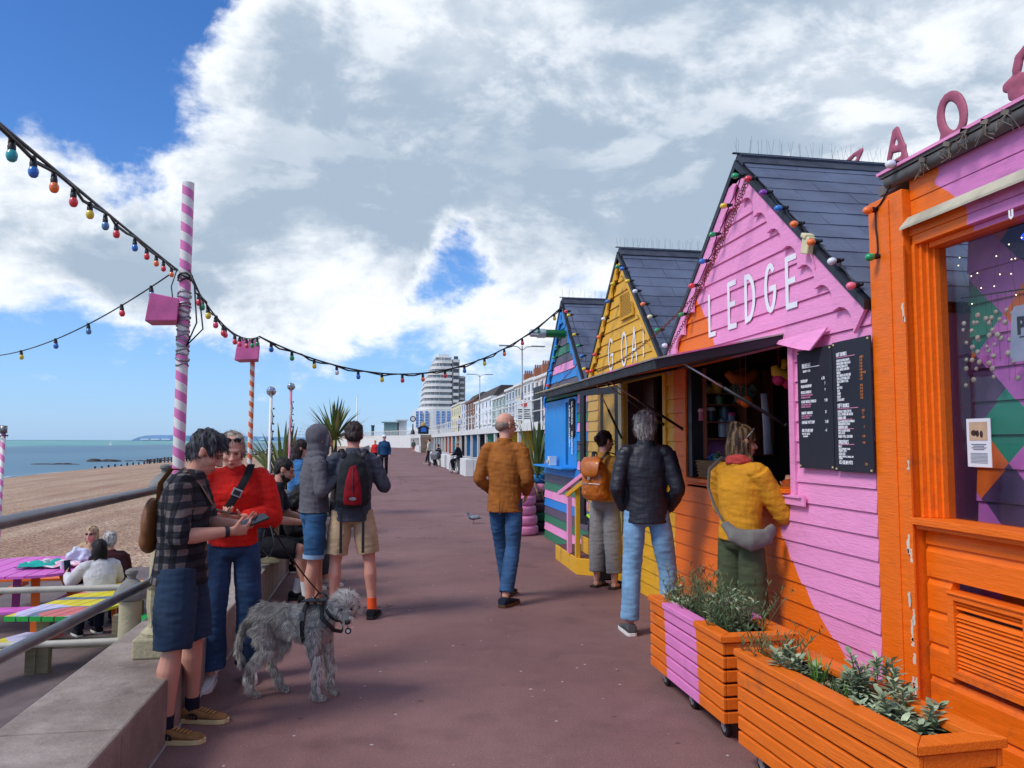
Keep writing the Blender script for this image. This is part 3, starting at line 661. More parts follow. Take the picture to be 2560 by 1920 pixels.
q=MB(); p=e*(Ld-.05)+nn*.02+V((0,0,.98)); q.tube([p,p+nn*.05],.008,8); q.tube([p+nn*.05,p+nn*.05-e*.12],.009,8); q.build('handle',m_black,t,smooth=True)
q=MB(); 
for i in range(6): q.box(XF+.06,XF+.09,8.57+i*.147,8.57+i*.147+.14,.3,2.24)
q.build('inner_lining',m_ylw,goat)
q=MB(); q.box(XF-.03,XF+.05,8.43,8.555,.56,2.24); q.build('door_post',m_crw,goat,bevel=.003)
q=MB(); q.box(XF-.028,XF+.05,7.06,7.135,0,2.26); q.build('corner_board',m_ylw,goat)
# window dressing of yellow hatch interior
q=MB(); q.box(XF+.7,XF+.75,7.15,7.9,1.0,2.4); q.box(XF+.2,XF+.24,8.0,8.38,1.02,2.3); tag(q.build('timber_partition',m_dkwood),'dark red timber partition inside the yellow hut window','partition')
q=MB()
for i in range(4): q.box(XF+.45,XF+.65,7.16,7.75,1.25+i*.22,1.265+i*.22)
tag(q.build('shelf_unit',m_dkwood),'dark shelves of stock inside the yellow hut window','shelf')
for i in range(14):
    cc=random.choice(['#b8522c','#c9a23a','#c8c0b0','#6b4a8a','#3f6a52','#a83248']); q=MB(); yy=7.2+random.random()*.5; k=i%4; q.box(XF+.46,XF+.46+.1,yy,yy+.06,1.267+k*.22,1.267+k*.22+random.uniform(.06,.14))
    tag(q.build('packet',pmat('pk'+cc,cc,rough=.5),bevel=.004),'small coloured packet on a dark shelf inside the yellow hut','packet',group='stock on the yellow hut shelves')
# porch steps
def rail_posts():
    t=thing('wooden_steps','yellow timber steps with brown treads below the glazed door','steps',(0,0,0))
    q=MB(); q.poly([(2.33,9.06,0),(2.71,8.75,0),(2.71,10.25,0),(2.36,10.3,0)],(0,0,.19)); q.build('riser',m_ylw,t,bevel=.004)
    q=MB(); q.poly([(2.35,9.10,.191),(2.70,8.80,.191),(2.70,10.22,.191),(2.38,10.27,.191)],(0,0,.012)); q.build('tread',pmat('tread','#5d3c3c',rough=.9,bump=.4),t)
    q=MB(); q.box(2.52,2.712,8.85,9.55,.204,.40); q.build('riser',m_ylw,t,bevel=.004)
    q=MB(); q.box(2.53,2.711,8.87,9.53,.401,.412); q.build('tread',MATS['tread'],t)
rail_posts()
def handrail(label,foot,topz,end,mat,foot2):
    t=thing('handrail',label,'handrail',foot); f=V(foot)
    q=MB(); q.beam((0,0,0),(0,0,topz-.02),.055,.055,hint=(1,0,0)); q.build('post',mat,t,bevel=.004)
    q=MB(); a=V((-.05,-.02,topz-.03)); q.beam(a-(V(end)-f-a).normalized()*.12,V(end)-f,.06,.045); q.build('rail',mat,t,bevel=.004)
pk=onz(1230,1195,.2); handrail('pink wooden handrail on the far side of the yellow steps',(pk.x,pk.y,.204),onx(1232,1050,pk.x).z-.2,(2.70,pk.y-.35,onx(1300,990,2.7).z+.02),m_pinkw,None)
yk=onz(1247,1239,0); handrail('yellow wooden handrail on the near side of the yellow steps',(yk.x,yk.y-.02,0),ony(1247,1052,yk.y).z,(2.70,yk.y-.3,1.38),m_ylw,None)
# striped hut window: blue surround, slot, sign, ledge
q=MB(); xo=XF-.02; q.box(xo,XF+.02,10.5,11.0,1.2,2.22); q.box(xo,XF+.02,11.16,12.62,1.2,2.22); q.box(xo,XF+.02,11.0,11.16,2.16,2.22); q.box(xo-.004,XF+.02,11.0,11.16,1.2,1.24)
q.build('window_surround',pmat('flat_blue','#118ad8',rough=.5,var=.05),blueh,bevel=.003)
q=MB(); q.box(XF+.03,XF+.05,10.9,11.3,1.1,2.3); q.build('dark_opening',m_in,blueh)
q=MB(); q.box(XF-.22,xo-.001,10.6,12.6,1.185,1.21); q.build('shelf',MATS['flat_blue'],blueh,bevel=.004)
t=thing('plastic_tub','white plastic tub on the blue shelf of the striped hut','tub',(XF-.12,11.62,1.211)); q=MB(); q.lathe([(.07,0),(.075,.01),(.085,.14),(.09,.145)],n=4,mat=Matrix.Rotation(R(45),3,'Z')); q.build('tub',pmat('tub','#dfe3e2',rough=.35),t,bevel=.006); q=MB(); q.obox((-.078,0,.07),(.004,.09,.05)); q.build('sticker',m_crw,t)
# vertical sign
s0=onx(1226,862,XF-.05); s1=onx(1240,945,XF-.05)
t=thing('hanging_sign','black sign with rounded ends reading FOOD HERE COLLECT in white, on the striped hut','sign',(XF-.03,(s0.y+s1.y)/2,s1.z))
hy=.16; hz=s0.z-s1.z
q=MB(); prof=[(hy*(1 if 0<i<7 else 1)*sg,z) for sg in (1,) for i,z in enumerate([0])]
out=[(-.0,hy*math.cos(R(a)),.05+.05*math.sin(R(a))) for a in range(180,361,20)]+[(-.0,hy*math.cos(R(a)),hz-.05+.05*math.sin(R(a))) for a in range(0,181,20)]
q.poly(out,(-.015,0,0)); q.build('panel',pmat('sign_black','#0b0c10',rough=.8),t)
q=MB()
for i,ch in enumerate('FOOD HERE'): letter(q,ch,(-.0155,-.035,hz-.12-i*.083),(0,-1,0),(0,0,1),.062,w=.24,ext=.002,wx=1.5)
for i,ch in enumerate('COLLECT'): letter(q,ch,(-.0155,.115,hz-.17-i*.087),(0,-1,0),(0,0,1),.065,w=.24,ext=.002,wx=1.5)
q.build('lettering',m_letter,t)
# green tube lamp with silver cap on the striped gable
t=thing('flood_lamp','green tube lamp with a silver slotted cap sticking out of the blue gable','lamp',(XF-.06,11.0,3.17)); q=MB(); Rx=Matrix.Rotation(R(-90),3,'Y')
q.lathe([(.055,0),(.06,.02),(.06,.3)],n=18,mat=Rx); q.build('tube',pmat('lamp_green','#0c6a34',rough=.35),t,smooth=True,ang=30)
q=MB(); q.lathe([(.066,.301),(.07,.32),(.07,.42),(.06,.43),(.058,.52),(.03,.54)],n=18,mat=Rx,flute=(.43,.53,.2)); q.build('cap',pmat('lamp_silver','#b9c1c8',rough=.35,metal=.3),t,smooth=True,ang=30)
# ------------------------------------------------------------ big orange kiosk at the right
KY0=-2.5; KY1=3.86; KZ=3.02
kio=thing('orange_kiosk','large orange kiosk with pink fascia and a big display window','kiosk'); kio.location.x=.09
WY0,WY1,WZ0,WZ1=2.87,3.60,1.20,2.62
q=MB(); q.box(2.62,2.80,3.60,3.885,0.0,2.93); q.build('corner_post',m_kiosk,kio,bevel=.006)
q=MB(); q.box(2.612,2.6195,3.70,3.73,.0,2.9); q.box(2.606,2.6195,3.585,3.612,.0,2.62); q.build('edge_strip',m_orw,kio,bevel=.002)
# peeled strips of paint on the post edge
for i in range(15):
    q=MB(); z=random.choice([random.uniform(.3,1.1),random.uniform(.2,2.6)]); h=random.uniform(.02,.11); y=3.598+random.uniform(-.004,.03)
    pts=[(2.6055,y+random.uniform(-.004,.012),z+h*k/5) for k in range(6)]+[(2.6055,y-.008-random.uniform(0,.008),z+h*(5-k)/5) for k in range(6)]; q.poly(pts,(-.001,0,0)); q.build('peeled_paint',pmat('primer','#d9d0bd',rough=.8),kio)

# boards below the window
q=MB()
def shiplap(q,y0,y1,z0,z1,pitch=.162,X=2.68,hole=None):
    z=z0
    while z<z1-.01:
        zt=min(z+pitch,z1)
        segs=[(y0,y1)]
        if hole and z<hole[3] and zt>hole[2]: segs=[(y0,hole[0]),(hole[1],y1)]
        for a,b in segs:
            if b-a<.01: continue
            prof=[(X,z+.004),(X,zt-.035),(X+.012,zt-.012),(X+.016,zt),(X+.05,zt),(X+.05,z),(X+.014,z)]
            q.poly([(px,a,pz) for px,pz in prof],(0,b-a,0))
        z=zt
VH=(2.93,3.42,.45,.86)
shiplap(q,KY0,3.585,.09,1.14,hole=VH); q.build('cladding',m_kiosk,kio)
q=MB(); q.box(2.66,2.75,KY0,3.585,0,.088); q.build('plinth',m_orw,kio,bevel=.004)
# louvre vent
q=MB(); ya,yb,z0,z1=VH
q.box(2.655,2.74,ya-.0,ya+.04,z0,z1); q.box(2.655,2.74,yb-.04,yb,z0,z1); q.box(2.655,2.74,ya+.04,yb-.04,z1-.04,z1); q.box(2.655,2.74,ya+.04,yb-.04,z0,z0+.035); q.box(2.645,2.656,ya+.005,yb-.005,z1-.012,z1-.002)
v=q.build('vent',m_orw,kio,bevel=.003)
q=MB(); n=17
for i in range(n):
    if i==n-3: continue
    z=z0+.035+(z1-z0-.075)*(i+.5)/n; dz=.0035*math.sin(i*1.7)
    q.poly([(2.668,ya+.041,z-.009+dz),(2.690,ya+.041,z+.011),(2.692,ya+.041,z+.009),(2.670,ya+.041,z-.012+dz)],(0,yb-ya-.082,0))
q.build('louvres',m_orw,v); q=MB(); q.box(2.72,2.735,ya+.03,yb-.03,z0+.03,z1-.03); q.build('vent_backing',m_in,v)
# window frame (nested mouldings), sill, glass
q=MB()
for (a,b,xa,xb) in ((3.562,3.583,2.655,2.80),(3.542,3.5615,2.680,2.80),(3.524,3.5415,2.705,2.80),(3.508,3.5235,2.73,2.80)): q.box(xa,xb,a,b,WZ0,WZ1)
q.box(2.69,2.80,2.80,2.86,WZ0,WZ1)
q.box(2.66,2.80,KY0,3.583,WZ1,WZ1+.05); q.box(2.70,2.80,2.861,3.507,WZ1-.03,WZ1-.001)
f=q.build('window_frame',m_kiosk,kio,bevel=.003)
q=MB(); q.box(2.60,2.80,KY0,3.583,1.165,1.199); q.box(2.625,2.70,KY0,3.583,1.142,1.1645); q.build('sill',m_orw,f,bevel=.003)
q=MB(); q.box(2.758,2.764,2.861,3.507,WZ0,WZ1-.03); q.box(2.758,2.764,KY0,2.799,WZ0,WZ1-.03); q.build('pane',m_glass,f)
# fascia boards, lead flashing strip
q=MB(); 
q.box(2.655,2.70,KY0,3.598,2.671,2.745); q.build('lintel',m_kiosk,kio,bevel=.003)
q=MB(); q.poly([(2.66,KY0,2.75),(2.60,KY0,2.70),(2.60,KY0,2.712),(2.655,KY0,2.775)],(0,3.60-KY0,0)); q.build('drip_strip',pmat('weathered_strip','#b9b39c',rough=.8,var=.3,vscale=3,dirt=.6),kio)
q=MB(); q.box(2.672,2.71,KY0,3.598,2.776,2.862); q.box(2.668,2.71,KY0,3.598,2.864,2.975); q.build('fascia',m_kiosk,kio,bevel=.002)
q=MB(); q.box(2.73,5.5,KY0,3.86,2.98,3.02); q.box(2.68,2.74,KY0,3.87,2.976,3.03); q.build('roof',m_lead,kio)
q=MB(); q.box(2.80,2.84,3.62,3.85,0,2.97); q.box(4.4,4.44,KY0,3.85,0,2.97); q.build('wall',m_orw,kio)
# gutter with lamp clips
q=MB(); q.tube([(2.635,3.72,3.0),(2.635,KY0,3.0)],.035,10); q.box(2.60,2.69,KY0,3.75,3.028,3.045); q.build('gutter',pmat('gutter_grey','#5c5a58',rough=.6,var=.3,dirt=.5),kio,smooth=True,ang=40)
q=MB(); q.box(2.59,2.68,KY0,3.76,3.046,3.062); q.build('roof_edge',m_pinkw,kio)
for (dx,dy) in ((1995,352),(2048,318),(2085,290),(2130,270),(2175,250)):
    p=onx(dx,dy,2.69); q=MB()
    q.obox((2.60,p.y,p.z+.016),(.02,.045,.022),Matrix.Rotation(.4,3,'X'))
    for k in range(6): q.tube([(2.6,p.y,p.z+.01),(2.585+random.uniform(-.02,.02),p.y+random.uniform(-.05,.05),p.z-random.uniform(.02,.07)),(2.59+random.uniform(-.02,.02),p.y+random.uniform(-.06,.06),p.z-random.uniform(.0,.09))],.0024,4)
    q.build('torn_clip',pmat('clips','#7a7064',rough=.8,var=.4),kio)
# interior seen through the glass: painted boards with a diamond pattern
def fn_arg(t,o):
    x,y,z=t.sep(o); u=t.math('MULTIPLY',y,2.7); w=t.math('MULTIPLY',z,2.7)
    a=t.math('FLOOR',t.math('ADD',u,w)); b=t.math('FLOOR',t.math('SUBTRACT',u,w))
    h=t.math('MODULO',t.math('ADD',t.math('ADD',t.math('MULTIPLY',a,1.0),t.math('MULTIPLY',b,2.0)),200.),5.)
    r=t.new('ShaderNodeValToRGB'); r.color_ramp.interpolation='CONSTANT'; e=r.color_ramp.elements
    cols=['#d478c4','#2c9070','#5a4464','#e8702a','#c870b8']
    while len(e)<5: e.new(.5)
    for i,c in enumerate(cols): e[i].position=i/5; e[i].color=lin(c)
    t.l.new(t.math('DIVIDE',t.math('ADD',h,.5),5.),r.inputs[0]); return r.outputs[0]
m_arg=pmat('diamond_boards','#fff',rough=.5,var=.1,fn=fn_arg)
q=MB(); clad(q,KY0,3.55,.6,2.9,X=2.97,pitch=.17); q.build('inner_boards',m_arg,kio)
def sheet(name,label,cat,y0,y1,z0,z1,X,mat): 
    t=thing(name,label,cat,(X,(y0+y1)/2,z0)); q=MB(); q.box(0,.003,-(y1-y0)/2,(y1-y0)/2,0,z1-z0); q.build('sheet',mat,t); return t
p0=onx(2087,905,2.84); p1=onx(2143,1010,2.84)
po=sheet('poster','white notice with a small photograph of people taped inside the big window','poster',p1.y,p0.y,p1.z,p0.z,2.840,pmat('paper','#dcdce0',rough=.6,var=.02))
hy=(p0.y-p1.y)/2; hz=p0.z-p1.z
q=MB(); q.box(-.002,-.0005,-hy*.75,hy*.75,hz*.55,hz*.93); q.build('photograph',pmat('photo_cream','#c8a888',rough=.5,var=.2),po)
q=MB()
for (y,z,w,h) in ((.35,.62,.30,.25),(.05,.60,.18,.28),(-.28,.58,.16,.3)): q.poly([(-.0025,hy*(y+w*math.cos(a)*.8),hz*(z+.02+h*.5*(1+math.sin(a))*.5)) for a in [k*math.pi/5 for k in range(10)]],(-.0008,0,0))
q.build('figures_in_photograph',pmat('photo_dark','#3a2420',rough=.5),po)
q=MB()
for k in range(4): q.box(-.0022,-.0005,-hy*(.45 if k%2 else .62),hy*(.45 if k%2 else .62),hz*(.46-.035*k),hz*(.46-.035*k)+.003)
for k in range(8): q.box(-.0022,-.0005,-hy*.7,hy*.72,hz*(.28-.028*k),hz*(.28-.028*k)+.0014)
q.build('printed_lines',pmat('ink','#5a5a6a',rough=.7),po)
p0=onx(2017,1060,2.84); p1=onx(2045,1099,2.84)
st=sheet('sticker','small pink and orange sticker reading GIFT CARDS in the window corner','sticker',p1.y,p0.y,p1.z,p0.z,2.839,pmat('sticker_pink','#e493b0',rough=.5,fn=lambda t,o: t.mix(t.ss(t.sep(o)[1],-.02,.03),lin('#e493b8'),lin('#eaa070'))))
q=MB(); 
for i,tx in enumerate(('GIFT','CARDS')): letter(q,tx,(-.0008,(p0.y-p1.y)*.36,(p0.z-p1.z)*(.55-.26*i)),(0,-1,0),(0,0,1),.014,w=.3,ext=.0008)
q.build('lettering',m_black,st)
# hanging shells
t=thing('shell_mobile','mobile of pale shells hanging on threads behind the window glass','mobile',(2.96,3.30,2.33)); q=MB(); th=MB(); 
for i in range(9):
    y=.17-.042*i+random.uniform(-.01,.01); L=random.uniform(.28,.48); th.tube([(0,y,-.02),(0,y,-L)],.0008,3)
    for k in range(random.randint(4,6)): 
        z=-.12-(L-.12)*(k/5.)+random.uniform(-.02,.02); r=random.uniform(.010,.018); q.sph((random.uniform(-.01,.01),y+random.uniform(-.008,.008),z),(r*.5,r,r*.9),8)
th.tube([(0,.2,0),(0,-.2,-.03)],.004,5); th.build('threads',m_cable,t); q.build('shells',pmat('shell','#b9a98f',rough=.5,var=.3,vscale=40),t,smooth=True)
# hanging card with letters inside the window
t=thing('hanging_card','pale rounded card with dark letters P& hanging inside the window','sign',(2.92,3.05,2.09)); q=MB()
q.poly([(0,.09*c+(0.02 if s<0 else 0),.13*s) for c,s in ((1,-.8),(1,.8),(.8,1),(-1,1),(-1,-1),(.75,-1))],(.006,0,0)); q.build('card',pmat('card_grey','#a9adb8',rough=.5),t)
q=MB(); letter(q,'P&',(-.001,.05,.0),(0,-1,0),(0,0,1),.07,w=.26,ext=.001); q.box(-.002,-.0005,-.05,.05,-.02,-.015); q.build('lettering',m_black,t)
t=thing('round_lamp','round deep blue glowing lamp high behind the window','lamp',(2.94,3.06,2.54)); q=MB(); q.sph((0,0,0),(.01,.026,.018),12)
mb_=bpy.data.materials.new('blue_glow'); mb_.use_nodes=True; b_=mb_.node_tree.nodes['Principled BSDF']; b_.inputs['Emission Color'].default_value=(.01,.06,1,1); b_.inputs['Emission Strength'].default_value=1.6; b_.inputs['Base Color'].default_value=(.01,.05,.8,1); q.build('lamp_body',mb_,t,smooth=True)
t=thing('fairy_lights','tiny warm fairy lights scattered behind the top of the window','fairy lights',(2.97,3.25,2.47)); q=MB(); ft=MB(); pts=[]
for i in range(16): 
    p=V((random.uniform(-.08,.02),.22-.03*i,random.uniform(-.2,.08)-.0)); pts.append(p); q.sph(p,.0032,6)
ft.tube(pts,.0006,3); ft.build('wire',m_cable,t)
mf=bpy.data.materials.new('fairy_glow'); mf.use_nodes=True; b_=mf.node_tree.nodes['Principled BSDF']; b_.inputs['Emission Color'].default_value=(1,.8,.4,1); b_.inputs['Emission Strength'].default_value=3.; q.build('lamps',mf,t)
# small painted letter on the lintel
q=MB(); p=onx(2185,467,2.745); letter(q,'U',(2.6548,p.y+.01,p.z-.008),(0,-1,0),(0,0,1),.035,w=.3,ext=.0012); q.build('lettering',m_letter,kio)
# ---- carved letters on the kiosk roof, seen from behind
m_mauve=pmat('mauve_paint','#ab566c',rough=.6,var=.2,vscale=4,bump=.3)
def roofletter(label,pieces,th,base,holes=None):
    t=thing('roof_letter',label,'letter',base,group='carved letters along the kiosk roof'); 
    q=MB()
    for pc in pieces:
        pts=[V(onx(a,b,2.95))-V(base) for a,b in pc]; q.tube(pts,th,10)
    return t,q
def ring(cx,cy,rx,ry,n=18,a0=0,a1=360): return [(cx+rx*math.cos(R(a0+(a1-a0)*i/n)),cy-ry*math.sin(R(a0+(a1-a0)*i/n))) for i in range(n+1)]
for lb,pcs,th,bs in (
  ('mauve carved letter O standing on the roof edge',[ring(2057,250,25,43),[(2040,292),(2036,316)],[(2062,294),(2050,312)]],.036,(2045,310)),
  ('mauve carved letter A standing on the roof edge, leftmost whole one',[[(1921,345),(1933,284),(1937,281)],[(1937,281),(1948,310),(1957,342)],[(1926,325),(1953,318)]],.028,(1940,345)),
  ('mauve carved letter G standing at the photo edge on the roof',[[(2197,150),(2202,125),(2216,108),(2240,98),(2264,108),(2276,140),(2266,178),(2240,200),(2212,200)],[(2188,205),(2184,180),(2212,168),(2235,170)],[(2176,188),(2188,180),(2215,172)],[(2200,205),(2208,180)]],.036,(2200,205)),
  ('mauve carved letter T partly hidden behind the pink hut ridge',[[(1829,350),(1845,335),(1862,325)],[(1862,325),(1853,345),(1850,352)]],.022,(1845,352))):
    base=onx(bs[0],bs[1],4.4); q=MB(); t=thing('roof_letter',lb,'letter',base,group='carved letters along the kiosk roof')
    for pc in pcs:
        pts=[onx(a,b,4.4)-base for a,b in pc]; q.tube(pts,th*1.27,8); 
        for p in pts: q.sph(p,th*1.3,8)
    q.box(-.03,.03,-.05,.05,-.75,.02)
    # flatten to a board: squeeze depth
    q.v=[(x*.45,y,z) for x,y,z in q.v]
    blob('letter_body',q,.012,m_mauve,t,smooth=3)

# ------------------------------------------------------------ planters
m_plank_or=wood('planter_orange','#ec7412',dirt=.35)
def fn_pl(t,o):
    x,y,z=t.sep(o); s=t.math('ADD',y,t.math('MULTIPLY',z,-.10)); k=t.math('MULTIPLY',t.ss(s,.30,.305),t.ss(s,.80,.795)); return t.mix(k,lin('#ec7412'),lin('#e987c4'))
m_plank2=pmat('planter_striped','#fff',rough=.5,var=.08,vscale=5,bump=.5,bscale=14,stretch=(9,1,9),fn=fn_pl,dirt=.2)
m_soil=pmat('soil','#2a1d14',rough=.95,var=.4,bump=1.,bscale=30)
def planter(label,loc,rz,L,Wd,H,mat,nb=6,lift=.10,castors=True):
    t=thing('planter_box',label,'planter',loc,rz,group='slatted timber planters on castors'); z0=lift; bh=(H-.035-z0)/nb
    # local: x across (0..Wd), y along (0..L)
    q=MB()
    for i in range(nb):
        za=z0+i*bh+.006; zb=z0+(i+1)*bh-.006
        q.box(0,.022,0,L,za,zb); q.box(Wd-.022,Wd,0,L,za,zb); q.box(.0225,Wd-.0225,.001,.023,za,zb); q.box(.0225,Wd-.0225,L-.023,L-.001,za,zb)
    q.build('slats',mat,t,bevel=.005)
    q=MB(); q.box(.023,.05,.024,.06,z0,H-.036); q.box(Wd-.05,Wd-.023,.024,.06,z0,H-.036); q.box(.023,.05,L-.06,L-.024,z0,H-.036); q.box(Wd-.05,Wd-.023,L-.06,L-.024,z0,H-.036)
    q.box(.0232,.03,.061,L-.061,z0,H-.04); q.box(Wd-.03,Wd-.0232,.061,L-.061,z0,H-.04);q.box(.031,Wd-.031,.0242,.031,z0,H-.04); q.box(.031,Wd-.031,L-.031,L-.0242,z0,H-.04); q.build('liner',m_black,t)
    q=MB(); w=.075; o=.012
    q.poly([(-o,-o,H-.034),(w,w,H-.034),(w,L-w,H-.034),(-o,L+o,H-.034)],(0,0,.034)); q.poly([(Wd+o,-o,H-.034),(Wd+o,L+o,H-.034),(Wd-w,L-w,H-.034),(Wd-w,w,H-.034)],(0,0,.034))
    q.poly([(-o+.002,-o,H-.0345),(Wd+o-.002,-o,H-.0345),(Wd-w,w-.002,H-.0345),(w,w-.002,H-.0345)],(0,0,.034)); q.poly([(-o+.002,L+o,H-.0345),(w,L-w+.002,H-.0345),(Wd-w,L-w+.002,H-.0345),(Wd+o-.002,L+o,H-.0345)],(0,0,.034))
    q.build('rim',mat,t,bevel=.004)
    q=MB(); n=16; vs=[];fs=[]
    for i in range(n+1):
        for j in range(6): vs.append((.03+(Wd-.06)*j/5,.03+(L-.06)*i/n,H-.12+random.uniform(-.018,.018)))
    for i in range(n):
        for j in range(5): a=i*6+j; fs.append((a,a+1,a+7,a+6))
    q.add(vs,fs); q.build('soil',m_soil,t,recalc=False)
    for (x,y) in ((.07,.12),(Wd-.07,.12),(.07,L-.12),(Wd-.07,L-.12),(.07,L*.5)):
        c=MB(); Ry=Matrix.Rotation(R(90),3,'Y'); c.lathe([(.030,-.014),(.044,-.012),(.047,-.006),(.047,.006),(.044,.012),(.030,.014)],c=(x,y,.048),n=20,mat=Ry); w_=c.build('castor',m_black,t,smooth=True,ang=35)
        c=MB(); c.lathe([(.004,-.016),(.018,-.0155),(.03,-.013),(.03,.013),(.018,.0155),(.004,.016)],c=(x,y,.048),n=16,mat=Ry)
        c.box(x-.021,x-.0185,y-.02,y+.02,.045,.11); c.box(x+.0185,x+.021,y-.02,y+.02,.045,.11); c.box(x-.032,x+.032,y-.038,y+.038,.106,.1145); c.build('fork',m_steel,w_,smooth=True,ang=30)
    return t
# plants
def leafpts(base,d,L,w,droop,side,n=4,fold=.15):
    d=V(d).normalized(); s=d.cross(V((0,0,1))); s=s.normalized() if s.length>.05 else V((1,0,0)); s=(s+V(side)*.3).normalized(); P=[];p=V(base); dd=V(d)
    for i in range(n+1):
        u=i/n; ww=w*(math.sin(math.pi*min(1,(u*.86+.12)))**.8) if i<n else w*.06
        P.append((p-s*ww+V((0,0,ww*fold)),V(p),p+s*ww+V((0,0,ww*fold)))); dd=(dd+V((0,0,-droop/n))).normalized(); p=p+dd*(L/n)
    return P
def leaf(q,base,d,L,w,droop=.4,n=4,mi=0):
    P=leafpts(base,d,L,w,droop,(random.uniform(-1,1),random.uniform(-1,1),0),n); vs=[x for t3 in P for x in t3]; fs=[]
    for i in range(n): a=i*3; fs+=[(a,a+1,a+4,a+3),(a+1,a+2,a+5,a+4)]
    q.add(vs,fs,mi)
m_sage=pmat('leaf_sage','#8a9b7a',rough=.75,var=.35,vscale=25,spec=.2); m_sage2=pmat('leaf_sage_light','#b3bf9c',rough=.8,var=.3,vscale=25,spec=.2); m_dkgr=pmat('leaf_dark_green','#566b42',rough=.65,var=.4,vscale=20); m_grass=pmat('leaf_grass','#5d8a32',rough=.6,var=.3,vscale=20); m_olive=pmat('leaf_olive','#6c6a38',rough=.7,var=.3,vscale=20)
def rosette(label,loc,R_,n,h,mat=None,sc=1.,name='dusty_shrub',grp=None):
    t=thing(name,label,'plant',loc,group=grp); q=MB(); st=MB()
    for k in range(n):
        a=random.uniform(0,6.28); rr=R_*math.sqrt(random.random())*.55; b=V((rr*math.cos(a),rr*math.sin(a),0)); top=b*1.6+V((random.uniform(-.02,.02),random.uniform(-.02,.02),h*random.uniform(.45,1.)))
        st.tube([b,(b+top)/2+V((0,0,.01)),top],.0028,4)
        for i in range(24):
            u=.15+.85*i/24; p=b.lerp(top,u); an=i*2.4+a; el=.15+1.1*u*u; d=V((math.cos(an),math.sin(an),el)); leaf(q,p,d,random.uniform(.04,.07)*(1.15-.35*u),random.uniform(.008,.014),.5,mi=0 if random.random()<.65 else 1)
    st.build('stems',m_dkgr,t); q.build('leaves',[m_sage,m_sage2],t,smooth=True,recalc=False); return t
def wispy(label,loc,R_,n,h,mat,name='wispy_shrub',grp=None,lw=.0028,ll=.045):
    t=thing(name,label,'plant',loc,group=grp); q=MB(); st=MB()
    for k in range(n):
        a=random.uniform(0,6.28); rr=R_*random.random()*.4; b=V((rr*math.cos(a),rr*math.sin(a),0)); d=V((math.cos(a)*random.uniform(.1,.9),math.sin(a)*random.uniform(.1,.9),1)).normalized(); L=h*random.uniform(.5,1.1)
        pts=[b+d*(L*i/5)+V((math.sin(i*1.3+k)*.008,math.cos(i*1.7+k)*.008,0)) for i in range(6)]; st.tube(pts,[.0028,.0026,.0022,.0018,.0014,.0008],4)
        for i in range(2,6):
            for s in range(5):
                an=random.uniform(0,6.28); leaf(q,pts[i]+d*random.uniform(-.02,.02),V((math.cos(an),math.sin(an),.7))+d*.4,ll*random.uniform(.6,1.2),lw,.2,n=2)
    st.build('stems',mat,t); q.build('leaves',mat,t,smooth=True,recalc=False); return t
def tuft(label,loc,n,h,mat,name='grass_tuft',w=.004,spread=.5,grp=None):
    t=thing(name,label,'plant',loc,group=grp); q=MB()
    for k in range(n):
        a=random.uniform(0,6.28); leaf(q,(random.uniform(-.02,.02),random.uniform(-.02,.02),0),(math.cos(a)*spread*random.random(),math.sin(a)*spread*random.random(),1),h*random.uniform(.5,1),w,random.uniform(.1,.9),n=5)
    q.build('blades',mat,t,smooth=True,recalc=False); return t
P1=(1.775,4.085); a1=0.03
pl1=planter('orange planter with a broad pink stripe, behind the all orange one',(1.795,3.90,0),R(0.),1.11,.42,.56,m_plank2)
pl2=planter('all orange slatted planter nearest the camera',(1.812,2.42,0),R(2.5),1.24,.34,.56,m_plank_or)
def onp(o,x,y,z): return o.matrix_basis@V((x,y,z)) if False else V(o.location)+Matrix.Rotation(o.rotation_euler.z,3,'Z')@V((x,y,z))
for i,(x,y,h,n,lb) in enumerate(((.16,.9,.15,6,'grey green leafy shrub in the far half of the pink striped planter'),(.2,.35,.2,9,'tall grey leafy shrub at the near end of the pink striped planter'),(.28,.55,.22,8,'pale shrub in the middle of the pink striped planter'))):
    rosette(lb,onp(pl1,x,y,.455),.16,n+5,h*1.15)
for (x,y,h,n,lb,m_) in ((.2,.25,.36,26,'dark feathery shrub spilling over the near end of the pink striped planter',m_dkgr),(.22,.62,.30,20,'dark feathery shrub amid the pink striped planter',m_dkgr),(.25,1.0,.28,16,'yellowish wispy plant at the far end of the pink striped planter',m_olive),(.18,.9,.2,10,'low wispy plant by the far end of the pink striped planter',m_olive)):
    wispy(lb,onp(pl1,x,y,.45),.26,int(n*1.5),h*1.1,m_)
for (x,y,h,n,lb) in ((.16,.92,.15,8,'grey shrub at the far end of the all orange planter'),(.22,.32,.15,10,'broad leaved grey shrub at the near end of the all orange planter'),(.27,.52,.22,10,'tallest pale shrub in the all orange planter'),(.15,.45,.10,5,'low grey shrub near the middle of the all orange planter'),(.25,.80,.12,6,'small grey shrub beside the grass in the all orange planter')):
    rosette(lb,onp(pl2,x,y,.455),.15,n+4,h*1.15)
wispy('dark feathery shrub leaning over the far rim of the all orange planter',onp(pl2,.14,1.15,.45),.2,26,.27,m_dkgr)
wispy('small feathery shrub in the middle of the all orange planter',onp(pl2,.2,.62,.45),.1,9,.15,m_dkgr)
tuft('bright green grass tuft in the all orange planter',onp(pl2,.15,.80,.45),26,.24,m_grass)
tuft('small grass tuft beside the pebbles in the all orange planter',onp(pl2,.17,.64,.45),12,.13,m_grass)
tuft('thin grass at the rim of the pink striped planter',onp(pl1,.1,.95,.455),10,.18,m_grass)
